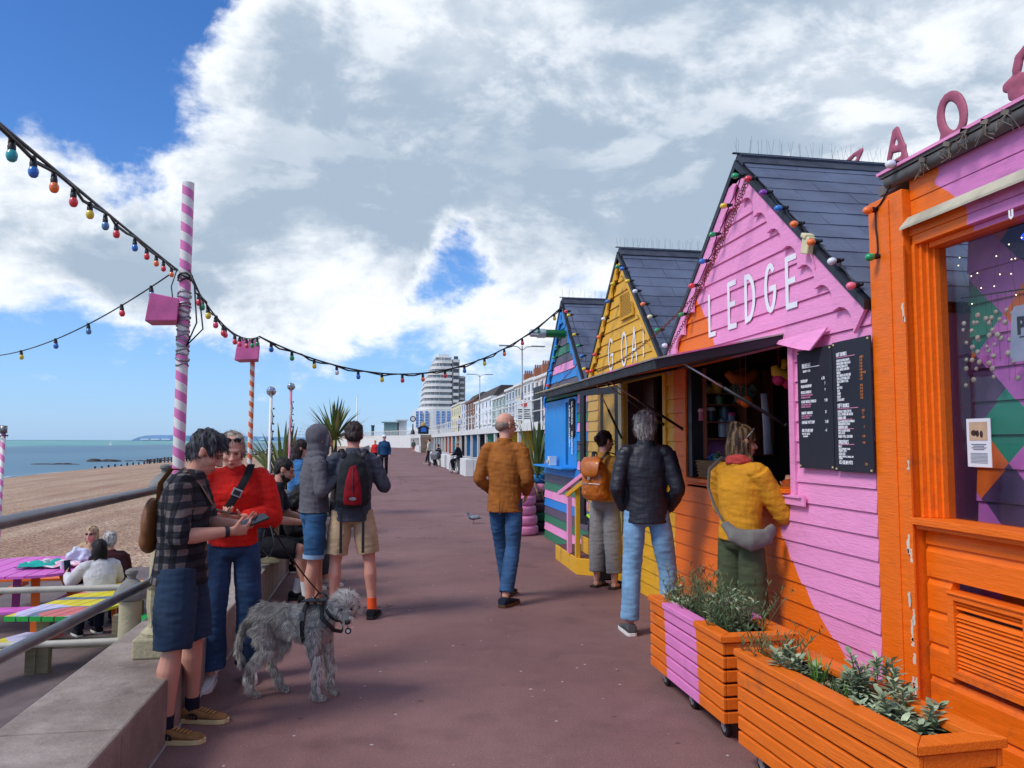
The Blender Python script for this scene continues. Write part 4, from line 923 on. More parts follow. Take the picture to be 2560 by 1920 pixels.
m_pebb=pmat('pebbles','#b59a78',rough=.7,var=.2,fn=lambda t,o: t.mix(t.noise(o,18,1,out=0),lin('#8a6a4c'),lin('#e0cfb0')))
q=MB()
for i in range(330):
    x=random.uniform(.06,.31); y=random.uniform(.05,1.05); r=random.uniform(.007,.015); p=onp(pl2,x,y,.470+random.uniform(-.008,.012)); q.sph(p,(r*random.uniform(.8,1.3),r,r*.65),6)
tag(q.build('planter_pebbles',m_pebb,smooth=True),'pale rounded pebbles covering the soil of the all orange planter','pebbles',kind='stuff')
rosette('tip of a pale grey shrub at the bottom right corner of the photo',(2.33,2.05,.36),.1,8,.14)
tuft('dark pot of leaves below the pale shrub tip at the right',(2.33,2.02,.0),14,.36,m_dkgr,w=.01,spread=.2,name='shrub')

# ------------------------------------------------------------ string lights
def roofbulbs(name,label,pts,cols,X,root,grp,dirs=(-1,.0,-.15)):
    P=[onx(a,b,X) for a,b in pts]
    cab=[]
    for i in range(len(P)-1):
        a=P[i]+V((.05,0,0)); b=P[i+1]+V((.05,0,0)); cab.append([a.lerp(b,u/6)+V((random.uniform(-.006,.006),0,-.025*math.sin(u/6*math.pi))) for u in range(7)])
    return string_light(name,label,cab,[(p+V((.045,0,0)),c,dirs) for p,c in zip(P,cols)],group=grp,sc=.88)
g='festoon lights along the hut gables'
roofbulbs('string_light','bulb string down the near slope of the pink gable',[(1615,384),(1647,414),(1680,448),(1714,482),(1751,521),(1796,562),(1837,615)],'rvbbowp'.replace('bb','bo')[:7],XF-.10,None,g)
roofbulbs('string_light','bulb string down the far slope of the pink gable',[(1587,378),(1562,443),(1538,505),(1516,563),(1493,616),(1470,678)],'gygbrg',XF-.13,None,g)
roofbulbs('string_light','bulb string down the near slope of the yellow gable',[(1343,579),(1355,606),(1371,628),(1388,656),(1403,683),(1419,712),(1435,745)],'bywocgw',XF-.11,None,g)
roofbulbs('string_light','bulb string down the far slope of the yellow gable',[(1333,575),(1323,612),(1312,650),(1303,688),(1293,727),(1284,765),(1277,800)],'gybworr',XF-.14,None,g)
roofbulbs('string_light','bulb string down the near slope of the blue gable',[(1228,680),(1240,722),(1248,746),(1256,768),(1261,796),(1268,802)],'yygbyr',XF-.11,None,g)
roofbulbs('string_light','bulb string down the far slope of the blue gable',[(1222,672),(1207,722),(1201,748),(1196,772),(1187,800),(1182,832)],'roggbr',XF-.14,None,g)
roofbulbs('string_light','bulbs on the corner post of the orange kiosk',[(1922,352),(1873,452),(1878,553)],'wog',2.65,None,g)
def hang(a,b,sag,n=24): return [V(a).lerp(V(b),i/n)-V((0,0,4*sag*(i/n)*(1-i/n))) for i in range(n+1)]
def along(pl,dist):
    """points at given D pixel positions are approximated by the nearest point of the cable"""
    return pl
pt_top=V(ony(383,583,5.25)); near=V((-1.30,1.25,2.52))
near=ony(0,245,2.1)+ (ony(0,245,2.1)-pt_top)*1.7
c1=hang(near,pt_top+V((0,0,.0)),.03,48); 
def nearest(pl,dx,dy):
    best=None
    for i in range(len(pl)-1):
        for k in range(8):
            p=pl[i].lerp(pl[i+1],k/8); v=p-V((0,0,CH)); zc=v.dot(_fw); 
            if zc<=0: continue
            px=(512+FPX*v.dot(_R)/zc)/K; py=(384-FPX*v.dot(_U)/zc)/K; e=(px-dx)**2+ (py-dy)**2*.1
            if best is None or e<best[0]: best=(e,p)
    return best[1]
def offs(pl,dx=0,dz=0,amp=.012,ph=0): return [p+V((math.sin(i*2.1+ph)*amp,0,dz+math.cos(i*1.7+ph)*amp)) for i,p in enumerate(pl)]
bl=[((25,280),'t'),((73,330),'b'),((115,372),'o'),((160,412),'r'),((192,448),'y'),((226,477),'s'),((249,500),'r'),((290,522),'b'),((316,540),'r'),((337,556),'o'),((353,568),'r'),((370,578),'o')]
string_light('festoon_string','thick festoon string of coloured bulbs running from top left down to the striped pole',[c1,offs(c1,0,-.012,.008)],[(nearest(c1,*p)+V((0,0,-.03)),c,(0.05,0,-1)) for p,c in bl],group='festoon strings over the promenade',sc=(.56,.006),loc=pt_top)
le=ony(-60,770,9.5); c2=hang(le,pt_top+V((-.03,0,-.02)),.16)
bl=[((45,745),'y'),((120,715),'b'),((190,685),'s'),((262,648),'r'),((328,608),'s')]
string_light('festoon_string','thin festoon string climbing from the left edge to the striped pole',[c2],[(nearest(c2,*p)+V((0,0,-.02)),c,(.1,0,-1)) for p,c in bl],group='festoon strings over the promenade',sc=(.8,.005),loc=pt_top)
p2top=ony(560,727,8.15); c3=hang(pt_top+V((.07,0,-.03)),p2top,.16)
bl=[((427,655),'r'),((432,675),'g'),((447,680),'y'),((464,696),'m'),((482,702),'r'),((486,712),'m'),((507,722),'r'),((518,727),'m'),((533,735),'m'),((545,740),'g'),((556,742),'g')]
string_light('festoon_string','festoon string of mostly pink bulbs between the two striped poles',[c3,offs(c3,0,-.01,.012)],[(nearest(c3,*p)+V((0,0,-.03)),c,(.05,0,-1)) for p,c in bl],group='festoon strings over the promenade',sc=(.8,.006),loc=pt_top)
e3=onx(1213,663,XF-.1); c4=hang(p2top,e3,.0); 
# catenary through the measured lowest point
low=(775,768); 
def fit(a,b,sag,n=40): return hang(a,b,sag,n)
c4=fit(p2top,e3,.66)
bl=[((586,735),'b'),((630,752),'g'),((680,757),'y'),((729,765),'w'),((775,772),'b'),((826,772),'y'),((870,770),'r'),((913,765),'o'),((960,757),'r'),((1003,752),'b'),((1046,740),'y'),((1088,725),'o'),((1126,708),'m'),((1163,690),'g'),((1196,668),'y')]
string_light('festoon_string','long festoon string sagging from the second pole across to the blue gable',[c4,offs(c4,0,-.012,.014)],[(nearest(c4,*p)+V((0,0,-.03)),c,(.05,0,-1)) for p,c in bl],group='festoon strings over the promenade',sc=(.95,.009),loc=p2top)

# bird spikes on the ridges
gsp='bird spikes along the hut ridges'
spikes('bird_spikes','row of wire bird spikes on the pink hut ridge',2.66,4.6,5.45,3.815,22,gsp)
spikes('bird_spikes','row of wire bird spikes on the yellow hut ridge',2.66,4.6,8.47,3.835,24,gsp)
spikes('bird_spikes','row of wire bird spikes on the striped hut ridge',2.66,4.6,11.32,3.775,22,gsp)
# rusty chains
def chain(label,a,b,sag,n):
    pl=hang(a,b,sag,n*3); q=MB()
    for i in range(n):
        p0=pl[i*3]; p1=pl[min(i*3+3,len(pl)-1)]; d=p1-p0; L=d.length*.62; s,nn,dd=fr(d); w=nn if i%2 else s; c=(p0+p1)/2
        q.tube([c+dd*(L*math.cos(k*math.pi/5))+w*(.011*math.sin(k*math.pi/5)) for k in range(10)],.0028,5,closed=True)
    tag(q.build('rusty_chain',m_rust,smooth=True),label,'chain',group='rusty chains holding up the flaps')
chain('rusty chain from the pink gable tip down to the LEDGE flap',onx(1617,390,XF-.09),ony(1442,762,5.7),.05,60)
chain('second rusty chain from the pink gable tip down its far edge',onx(1613,385,XF-.1),onx(1500,640,XF-.3),.02,44)
chain('rusty chain across the GOAT lettering',onx(1500,640,XF-.3),ony(1290,803,7.9),.08,56)
chain('rusty chain across the green board of the striped hut',onx(1262,768,XF-.06),onx(1190,845,XF-.2),.02,24)
# security light on the pink barge
t=thing('security_lamp','small cream lamp fixed on the pink gable edge','lamp',onx(1745,530,XF-.07)); q=MB(); q.obox((0,0,0),(.05,.085,.11),Matrix.Rotation(.3,3,'X')); q.obox((0,0,.06),(.07,.06,.03),Matrix.Rotation(.5,3,'X')); q.build('housing',pmat('cream_plastic','#d9cfa2',rough=.4),t,bevel=.008)
q=MB(); q.tube([(0,-.02,-.05),(.01,-.03,-.09),(.02,-.04,-.16)],.004,6); q.build('cable',m_pinkw,t)
# pale dome behind the ridge of the yellow hut
t=thing('roof_dome','pale ribbed dome behind the ridge of the yellow hut','dome',(4.9,7.9,3.62)); q=MB(); q.lathe([(.42,0),(.42,.12),(.38,.24),(.28,.36),(.14,.44),(.02,.46)],n=36,flute=(.0,.45,.03)); q.build('dome',pmat('dome_grey','#a8a89c',rough=.6,var=.2),t,smooth=True,ang=50)
# ------------------------------------------------------------ ground, wall, beach, sea
def fn_tar(t,o):
    a=t.noise(o,.35,5,.6); b=t.noise(o,260,2,.7); c=t.noise(o,2.2,6,.65)
    col=t.mix(t.ss(a,.35,.65),lin('#7b5a57'),lin('#8a6865')); col=t.mix(t.ss(c,.5,.75,0,.35),col,lin('#5c4345'))
    b2=t.noise(o,95,3,.75); col=t.mix(t.ss(b2,.58,.70,0,.6),col,lin('#b9a3a0')); col=t.mix(t.ss(b2,.44,.32,0,.6),col,lin('#3c2a2d'))
    wv=t.new('ShaderNodeVectorMath',operation='ADD'); t.l.new(o,wv.inputs[0]); t.l.new(t.noise(o,1.6,4,.6,out=1),wv.inputs[1])
    vo=t.new('ShaderNodeTexVoronoi'); vo.feature='DISTANCE_TO_EDGE'; vo.inputs['Scale'].default_value=.22; t.l.new(wv.outputs[0],vo.inputs['Vector'])
    ck=t.math('MULTIPLY',t.ss(vo.outputs['Distance'],.006,.001,0,.75),t.ss(t.noise(o,.5,2),.45,.6)); col=t.mix(ck,col,lin('#2c1e20'))
    st=t.noise(t.vmap(o,loc=(4,4,0)),.9,3,.5); col=t.mix(t.ss(st,.60,.68,0,.30),col,lin('#4a3436'))
    vs=t.new('ShaderNodeTexVoronoi'); vs.inputs['Scale'].default_value=3.2; t.l.new(o,vs.inputs['Vector']); col=t.mix(t.ss(vs.outputs['Distance'],.07,.05,0,.5),col,lin('#473236'))
    return col
m_tar=pmat('red_asphalt','#fff',rough=.85,var=.08,bump=.35,bscale=190,fn=fn_tar,spec=.3,bdetail=3)
def fn_conc(t,o):
    a=t.noise(o,1.1,8,.7); b=t.noise(o,150,2,.6)
    col=t.mix(t.ss(a,.35,.68),lin('#83766d'),lin('#a99c92')); return t.mix(t.ss(b,.6,.72,0,.6),col,lin('#bdb3a8'))
m_conc=pmat('old_concrete','#fff',rough=.9,var=.15,bump=.6,bscale=45,fn=fn_conc,dirt=.4,spec=.25)
m_stone=pmat('cast_stone','#b3a988',rough=.85,var=.2,bump=.6,bscale=55,dirt=.45)
def sheet_obj(name,x0,x1,y0,y1,z,mat,z1=None,nx=1,ny=1):
    q=MB(); z1=z if z1 is None else z1
    q.quad((x0,y0,z),(x1,y0,z1),(x1,y1,z1),(x0,y1,z)); o=q.build(name,mat,recalc=False); return tag(o,kind='structure')
sheet_obj('promenade',-1.07,7.0,-8,330,0,m_tar)
sheet_obj('ground',7.0,4000,-8,6000,-.004,m_conc)
q=MB(); 
yy=-4.
while yy<60:
    L=2.55; q.box(-1.60,-1.075,yy+.004,yy+L-.004,-.2,.34+.0); yy+=L
o=q.build('low_wall',m_conc,bevel=.012); tag(o,'low worn concrete wall along the sea side of the promenade','wall')
q=MB(); q.box(-1.58,-1.10,-4,60,-1.4,.325); o=q.build('wall_core',m_conc,o); 
q=MB()
sheet_obj('terrace',-7.5,-1.601,1.0,16,-.85,pmat('terrace_floor','#6e5f5d',rough=.85,var=.25,vscale=2,bump=.4,dirt=.35))
def fn_shingle(t,o):
    v=t.new('ShaderNodeTexVoronoi'); v.inputs['Scale'].default_value=17; t.l.new(o,v.inputs['Vector'])
    v2=t.new('ShaderNodeTexVoronoi'); v2.inputs['Scale'].default_value=4.5; t.l.new(o,v2.inputs['Vector'])
    r=t.new('ShaderNodeValToRGB'); e=r.color_ramp.elements; cs=['#6a5044','#a08070','#c49b7c','#ecd2b2','#a08a78','#d8b08c']
    while len(e)<6: e.new(.5)
    for i,c in enumerate(cs): e[i].position=i/5.; e[i].color=lin(c)
    sx=t.sep(v.outputs['Color'])[0]; sx2=t.sep(v2.outputs['Color'])[1]
    t.l.new(t.math('ADD',t.math('MULTIPLY',sx,.62),t.math('MULTIPLY',sx2,.38)),r.inputs[0]); 
    col=t.mix(t.ss(t.noise(o,.12,4),.4,.65,0,.45),r.outputs[0],lin('#b08468')); bd=t.noise(t.vmap(o,scale=(.55,.03,.1)),1,4,.6); col=t.mix(t.ss(bd,.45,.62,0,.38),col,lin('#8f6a54')); bd2=t.noise(t.vmap(o,scale=(.8,.06,.1),loc=(9,4,0)),1,4,.6); col=t.mix(t.ss(bd2,.52,.66,0,.4),col,lin('#dcc2a4')); d=t.ss(v.outputs['Distance'],.25,.75,0,.55)
    return t.mix(d,col,lin('#4c382c'))
m_sh=pmat('shingle','#fff',rough=.9,var=.1,fn=fn_shingle,bump=1.0,bscale=24,bdetail=6,spec=.2)
# beach sheet: gentle ridges down to the water
q=MB(); xs=[-1.62,-4,-8,-12,-18,-26,-34,-42,-50,-58,-75]; zs=[-.96,-.97,-1.0,-1.25,-1.6,-2.05,-2.5,-3.0,-3.65,-4.3,-5.2]
ysb=[-30,-10,0,8,16,24,34,46,60,80,110,150,200,280,380,520]
vs=[];fs=[]
for j,y in enumerate(ysb):
    for i,(x,z) in enumerate(zip(xs,zs)):
        vs.append((x+(0 if i==0 else 1.2*math.sin(y*.11+i)),y,z+(0 if i<3 else .12*math.sin(y*.23+i*1.3))))
n=len(xs)
for j in range(len(ysb)-1):
    for i in range(n-1): a=j*n+i; fs.append((a+1,a,a+n,a+n+1))
q.add(vs,fs); tag(q.build('beach',m_sh,recalc=False,smooth=True),kind='structure')
# loose larger pebbles close to the terrace
q=MB(); 
for i in range(1500):
    x=-7.6-random.random()**1.5*9; y=7+random.random()*12; r=random.uniform(.015,.04); zz=np.interp(-x,[-v for v in xs],zs)
    q.sph((x,y,zz+r*.1),(r*1.2,r,r*.6),6)
tag(q.build('loose_pebbles',m_sh,smooth=True),'larger pebbles strewn over the near shingle','pebbles',kind='stuff')
def fn_sea(t,o):
    x,y,z=t.sep(o); d=t.math('ABSOLUTE',x)
    col=t.mix(t.ss(d,60,190),lin('#56808f'),lin('#4d7489')); col=t.mix(t.ss(d,170,420),col,lin('#68a79c')); col=t.mix(t.ss(d,900,5000),col,lin('#3c7286'))
    n=t.noise(t.vmap(o,scale=(.012,.003,1)),1,5,.6); return t.mix(t.ss(n,.45,.6,0,.45),col,lin('#33617a'))
m_sea=pmat('sea_water','#fff',rough=.42,var=.03,fn=fn_sea,bump=.5,bscale=.5,spec=.5,bdetail=8)
sheet_obj('sea',-40000,-30,-40000,40000,-4.0,m_sea)
# foam line
q=MB(); pts=[(-54.5+1.2*math.sin(y*.11+8.8)-.6*math.sin(y*.4),y,-3.97) for y in range(40,400,6)]
for i in range(len(pts)-1):
    a,b=V(pts[i]),V(pts[i+1]); q.quad(a,a+V((.5,0,.0)),b+V((.45,0,0)),b)
tag(q.build('foam',pmat('foam','#c9d2d2',rough=.8),recalc=False),kind='structure')
# rocks awash
def rock(label,dx,dy,y,w,h):
    p=onz(dx,dy,-4.0); q=MB(); 
    for i in range(7): q.sph((random.uniform(-.5,.5)*w,random.uniform(-1,1),0),(w*random.uniform(.12,.3),1.4,h*random.uniform(.4,1)),10)
    q.v=[(a+p.x,b+p.y,c+p.z) for a,b,c in q.v]; tag(q.build('rock',pmat('wet_rock','#3c322c',rough=.7,var=.4,bump=.6,bscale=2),smooth=True),label,'rock',group='dark rocks awash off the beach')
rock('long low rock awash, leftmost in the sea',120,1003,0,9,.35); rock('dark humped rock awash left of the headland',232,997,0,7,.9); rock('thin rock awash by the old groyne posts',300,996,0,5,.3)
# groynes
m_gro=pmat('groyne_timber','#3a2e28',rough=.85,var=.4,bump=.5)
def groyne(label,a,b,n,h,rail=True):
    t=thing('groyne',label,'groyne',a,group='timber groynes on the beach'); a=V(a);b=V(b)-a
    for i in range(n):
        q=MB(); p=b*(i/(n-1)); q.box(-.13,.13,-.13,.13,-1.2,h*random.uniform(.7,1.1)); o=q.build('post',m_gro,t); o.location=p
    if rail: 
        q=MB(); q.beam((0,0,h*.3),b+V((0,0,h*.3)),.15,.28); q.beam((0,0,h*.75),b+V((0,0,h*.7)),.12,.2); q.build('rail',m_gro,t)
A=onz(205,1016,-4.); B=onz(345,998,-3.2); groyne('row of separate dark posts at the water edge',A,B,12,.7,False)
A=onz(318,1000,-3.7); B=onz(420,992,-2.5); groyne('dark timber groyne with rails running up the shingle',A,B,14,1.0)
A=onz(505,988,-2.2); B=onz(625,983,-1.6); groyne('dark timber groyne seen between the red jacket and the bearded man',A,B,16,1.5)
# headland
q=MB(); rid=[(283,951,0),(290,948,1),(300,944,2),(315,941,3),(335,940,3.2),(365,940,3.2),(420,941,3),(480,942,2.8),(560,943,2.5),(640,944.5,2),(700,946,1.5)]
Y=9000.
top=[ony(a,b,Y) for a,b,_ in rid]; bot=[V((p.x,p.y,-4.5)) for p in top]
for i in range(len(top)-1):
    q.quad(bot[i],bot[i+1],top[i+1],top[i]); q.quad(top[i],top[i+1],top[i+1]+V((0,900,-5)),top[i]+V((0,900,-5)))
tag(q.build('headland',pmat('headland_haze_blue','#8fb0d0',rough=1,var=.1,vscale=.002),recalc=False),kind='structure')  # pale blue is distance haze put into the base colour
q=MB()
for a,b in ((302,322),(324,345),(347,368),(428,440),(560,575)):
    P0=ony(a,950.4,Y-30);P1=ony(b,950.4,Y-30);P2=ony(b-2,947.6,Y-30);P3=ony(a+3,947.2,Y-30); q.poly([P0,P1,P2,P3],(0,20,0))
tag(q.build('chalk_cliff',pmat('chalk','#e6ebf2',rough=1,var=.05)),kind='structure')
p=onz(237,962,-4); q=MB(); q.poly([(p.x-1.5,p.y,-4),(p.x+2,p.y,-4),(p.x+2.4,p.y,-3.2),(p.x-1.9,p.y,-3.2)],(0,1,0)); q.poly([(p.x,p.y+.5,-3.2),(p.x+2,p.y+.5,-3.1),(p.x,p.y+.5,1.2)],(0,.05,0)); tag(q.build('sailing_boat',m_white),'tiny white boat far out on the sea','boat')

# ------------------------------------------------------------ striped poles
def fn_stripe(c1,c2,freq):
    def f(t,o):
        x,y,z=t.sep(o); an=t.math('DIVIDE',t.math('ARCTAN2',y,x),6.28318); u=t.math('FRACT',t.math('ADD',t.math('ADD',t.math('MULTIPLY',z,freq),an),t.math('MULTIPLY',t.math('SUBTRACT',t.noise(o,9,2),.5),.12)))
        s=t.math('MULTIPLY',t.ss(u,.0,.02),t.ss(u,.52,.5)); return t.mix(s,lin(c1),lin(c2))
    return f
m_sp=pmat('pink_spiral','#fff',rough=.5,var=.08,fn=fn_stripe('#dfdcd6','#d874ac',8.2),dirt=.3)
m_so=pmat('orange_spiral','#fff',rough=.5,var=.08,fn=fn_stripe('#dcd8d0','#dd6a3a',9.5),dirt=.3)
m_pkp=pmat('pink_metal','#d9699f',rough=.5,var=.2,vscale=7,dirt=.2)
t=thing('striped_pole','tall pole with pink and white spiral stripes and a pink flood lamp taped to it','pole',(pt_top.x+.05,pt_top.y,.34))
zt=ony(402,395,5.25).z-.34; zj=pt_top.z-.34
q=MB(); q.tube([(0,0,0),(0,0,zt)],.037,20); q.build('pole',m_sp,t,smooth=True,ang=40)
q=MB(); 
for i in range(16): z=zj-.15-.5*i/16; q.tube([(.038*math.cos(k*.628),.038*math.sin(k*.628),z+.01*math.sin(k+i*2)) for k in range(10)],.008,5,closed=True)
q.v=[(x*(1+.06*math.sin(z*90)),y,z) for x,y,z in q.v]; q.build('tape',pmat('duct_tape','#9a9ca0',rough=.35,metal=.5,var=.3,vscale=30,bump=.8,bscale=30),t,smooth=True)
q=MB()
for i in range(4): q.tube([(.045*math.cos(k*.7+i),.045*math.sin(k*.7+i),zj-.02+.012*i-.05+.012*math.sin(k*1.9+i)) for k in range(9)],.005,5,closed=True)
for i in range(2): q.tube([(.03,-.03,zj),(.07+.03*i,-.05,zj-.1-.05*i),(.09+.04*i,-.04,zj-.35-.04*i),(.03,-.03,zj-.5)],.005,5)
q.tube([(-.04,-.04,zj),(-.07,-.05,zj-.12),(-.05,-.05,zj-.26)],.004,5); q.build('cable_tangle',m_cable,t,smooth=True)
def lampbox(root,c,s,ry,mat):
    q=MB(); w,d,h=.26*s,.16*s,.28*s
    M_=Matrix.Rotation(ry,3,'Z')@Matrix.Rotation(.06,3,'Y'); P=[V(v) for v in ((-w/2,-d/2,-h*.42),(w/2,-d/2,-h*.30),(w/2,-d/2,h*.42),(-w/2*.86,-d/2,h*.5),)]; B=[V((p.x*.8+.01,d/2,p.z*.72+(.0 if p.z>0 else -.02*s-.02))) for p in P]
    vs=[V(c)+M_@v for v in P+B]; q.add(vs,[(0,1,2,3),(7,6,5,4),(0,4,5,1),(1,5,6,2),(2,6,7,3),(3,7,4,0)]); return q.build('lamp_box',mat,root,bevel=.006)
lb=ony(353,672,5.2); lampbox(t,(lb.x-pt_top.x-.05,-.06,lb.z-.34),.72,R(8),m_pkp)
t=thing('striped_pole','slimmer pole with orange and white spiral stripes topped by a pink lamp box','pole',(-1.30,8.15,.0)); q=MB(); q.tube([(0,0,0),(0,0,2.62)],.024,14); q.build('pole',m_so,t,smooth=True,ang=40)
lb=ony(536,760,8.1); lampbox(t,(lb.x+1.30-.0,-.06,lb.z),.88,R(0),m_pkp)
for (dx,dt,db,y,lab) in ((586,845,1010,9.5,'thin pole topped by a mirror ball, the left of the pair'),(629,835,1065,11.5,'thin pink pole topped by a mirror ball, the right of the pair')):
    a=ony(dx,dt,y); t=thing('ball_pole',lab,'pole',(a.x,y,0),group='thin poles with mirror balls'); q=MB(); q.tube([(0,0,-.5 if y<10 else 0),(0,0,a.z-.03)],.018,10); q.build('pole',m_white if dx<600 else pmat('pale_pink','#d99aae',rough=.6,fn=fn_stripe('#cbb3b4','#cf7a90',2.5)),t,smooth=True)
    q=MB(); q.sph((0,0,a.z),.058,14); q.build('ball',pmat('mirror_ball','#b9bdc0',rough=.15,metal=1,var=.3,vscale=60),t)
    q=MB(); q.tube([(.022+.012*math.sin(i*2.2),-.01+.012*math.cos(i*2.2),.2+i*.07) for i in range(int((a.z-.3)/.07))],.0045,5)
    for i in range(int((a.z-.3)/.09)): q.sph((.035,-.01,.25+i*.09),.012,6)
    q.build('light_chain',m_cable,t)
a=ony(8,925,8.5); t=thing('striped_pole','short pink and white pole with a metal cap at the left photo edge','pole',(a.x,8.5,-.85)); q=MB(); q.tube([(0,0,0),(-.0,0,a.z+.80)],.022,12); q.build('pole',m_sp,t,smooth=True)
q=MB(); q.tube([(0,0,a.z+.80),(0,0,a.z+.875)],.033,12); q.tube([(0,0,a.z+.85),(-.16,0,a.z+.86)],.028,12); q.build('cap',m_zinc,t,smooth=True); q=MB(); q.tube([(.04*math.cos(k*.7),.04*math.sin(k*.7),a.z+.77+.01*math.sin(k)) for k in range(9)],.006,5,closed=True); q.build('tie',m_cable,t)

# ------------------------------------------------------------ cast posts and rails by the steps
def castpost(label,loc,s=1.,h=1.1,n=24):
    t=thing('cast_post',label,'post',loc,group='ornate cast posts of the promenade railing'); s_=s
    q=MB(); q.box(-.125*s,.125*s,-.125*s,.125*s,0,.12*s); q.build('base',m_stone,t,bevel=.012)
    q=MB(); k=h
    q.lathe([(.10*s,.12*s),(.105*s,.14*s),(.075*s,.17*s),(.07*s,.20*s),(.085*s,.30*s),(.083*s,.40*s),(.09*s,.41*s),(.098*s,.43*s),(.09*s,.45*s),(.072*s,.47*s),(.066*s,k*.58),(.062*s,k*.8),(.064*s,k*.86)],n=n,flute=(.17*s,.40*s,.13)); q.build('shaft',m_stone,t,smooth=True,ang=35)
    q=MB(); q.lathe([(.066*s,k*.86),(.09*s,k*.87),(.096*s,k*.885),(.09*s,k*.90),(.07*s,k*.925),(.045*s,k*.945),(.024*s,k*.955),(.026*s,k*.97),(.036*s,k*.98),(.034*s,k*.992),(.014*s,k)],n=n); q.build('finial',pmat('grey_stone','#7f7d78',rough=.8,var=.3,bump=.5,dirt=.4),t,smooth=True,ang=40); return t
castpost('large ornate cast post on the low wall behind the man in the checked shirt',(-1.25,4.86,.34),.95)
q0=ony(285,1228,5.8); castpost('ornate cast post standing by the yellow table, level with the lower rails',(q0.x,5.8,-.85),1.15,q0.z+.85)
q0=ony(590,1022,8.3); castpost('cast post on the wall between the red jacket and the bearded man',(q0.x,8.3,.34),.9,q0.z-.34)
q0=ony(611,1050,9.1); castpost('cast post with a round finial beside the seated black haired woman',(q0.x,9.1,.34),.9,q0.z-.34)
def pipe(label,a,b,r,mat=m_zinc,name='tube_rail',grp='tube rails by the steps'):
    a=V(a);b=V(b); t=thing(name,label,'rail',a,group=grp); q=MB(); n=8; q.tube([(b-a)*(i/n) for i in range(n+1)],r,18); q.build('tube',mat,t,smooth=True,ang=50)
    q=MB(); q.tube([(b-a)-(b-a).normalized()*.05,(b-a)],r*1.25,16); q.build('collar',mat,t,smooth=True,ang=50)
u0=onx(0,1130,-1.36); u1=V((-1.27,4.84,onx(338,1052,-1.35).z+.0)); pipe('thick upper tube rail ending at the large ornate post',u0+(u0-u1)*.5,u1+V((0,.0,0)),.024)
u0=onx(0,1420,-1.36); u1=V((-1.27,4.84,onx(322,1240,-1.36).z)); pipe('thick lower tube rail ending at the large ornate post',u0+(u0-u1)*.5,u1,.024)
p0=ony(290,1268,5.8)
pipe('pale thin tube rail crossing above the yellow table',ony(-60,1278,5.75),ony(283,1268,5.78),.021,pmat('pale_pipe','#b9b4a4',rough=.5,var=.15,dirt=.3)); pipe('pale thin tube rail crossing in front of the yellow table legs',ony(-60,1398,5.75),ony(283,1383,5.78),.021,MATS['pale_pipe'])
tag(MB().beam((-4.6,6.5,-.80),(-2.2,6.5,-.80),.12,.14).build('timber_sill',pmat('weathered_timber','#857a5e',rough=.85,var=.25,vscale=4,bump=.6,bscale=15,stretch=(1,8,8),dirt=.3),bevel=.006),'weathered timber sill on the terrace floor below the yellow table','timber')
m_wt=MATS['weathered_timber']
# ------------------------------------------------------------ picnic tables
def planks(q,cs,z,n,th,mi=None,gap=.012,zf=None):
    a,b,c,d=[V((p[0],p[1],z)) for p in cs]
    for i in range(n):
        u0=i/n+gap/2; u1=(i+1)/n-gap/2
        q.poly([a.lerp(b,u0),a.lerp(b,u1),d.lerp(c,u1),d.lerp(c,u0)],(0,0,-th))
def fn_patch(t,o):
    x,y,z=t.sep(o); a=t.noise(o,1.7,0); b=t.noise(t.vmap(o,loc=(5,3,1)),1.5,0); c=t.noise(t.vmap(o,loc=(2,8,4)),1.9,0)
    col=t.mix(t.ss(a,.54,.545),lin('#dccb2a'),lin('#c9c2dc')); col=t.mix(t.ss(b,.60,.605),col,lin('#6d7f92')); return t.mix(t.ss(c,.66,.665),col,lin('#d0706a'))
m_patch=pmat('patchwork_paint','#fff',rough=.6,var=.08,fn=fn_patch,dirt=.3); m_grn=pmat('green_edge','#159a3c',rough=.6,dirt=.2)
t=thing('picnic_table','yellow patchwork picnic table with green edges and raw timber legs','table')
c4_=[(-3.83,8.93),(-3.05,8.80),(-2.30,10.75),(-3.35,10.95)]; q=MB(); planks(q,c4_,-.25,6,.03); q.build('tabletop',m_patch,t,bevel=.003)
q=MB(); a_,b_=V((c4_[0][0],c4_[0][1],-.30)),V((c4_[1][0],c4_[1][1],-.30)); 
for i in range(6): p=a_.lerp(b_,i/6+.01); r_=a_.lerp(b_,(i+1)/6-.01); q.poly([p,r_,r_+V((0,0,.048)),p+V((0,0,.048))],(0,-.02,0))
q.build('edge',m_grn,t)
for (x,y) in ((-3.45,8.97),(-2.72,9.0),(-2.95,10.4)):
    q=MB(); q.box(x-.065,x+.065,y-.05,y+.05,-.85,-.285); q.build('leg',m_wt,t,bevel=.004)
q=MB(); q.box(-3.40,-2.77,8.99,9.05,-.62,-.52); q.build('crosspiece',m_wt,t,bevel=.004)
t=thing('bench','patchwork bench slats with green ends in front of the yellow table','bench'); q=MB(); planks(q,[(-4.35,7.9),(-3.9,7.85),(-3.3,9.1),(-3.72,9.2)],-.48,4,.03); q.build('seat',m_patch,t,bevel=.003); q=MB(); q.box(-4.2,-4.1,8.0,8.1,-.85,-.512); q.box(-3.6,-3.5,8.9,9.0,-.85,-.512); q.build('leg',m_wt,t)
q=MB(); a_,b_=V((-4.35,7.9,-.53)),V((-3.9,7.85,-.53)); q.poly([a_,b_,b_+V((0,0,.05)),a_+V((0,0,.05))],(0,-.02,0)); q.build('edge',m_grn,t)
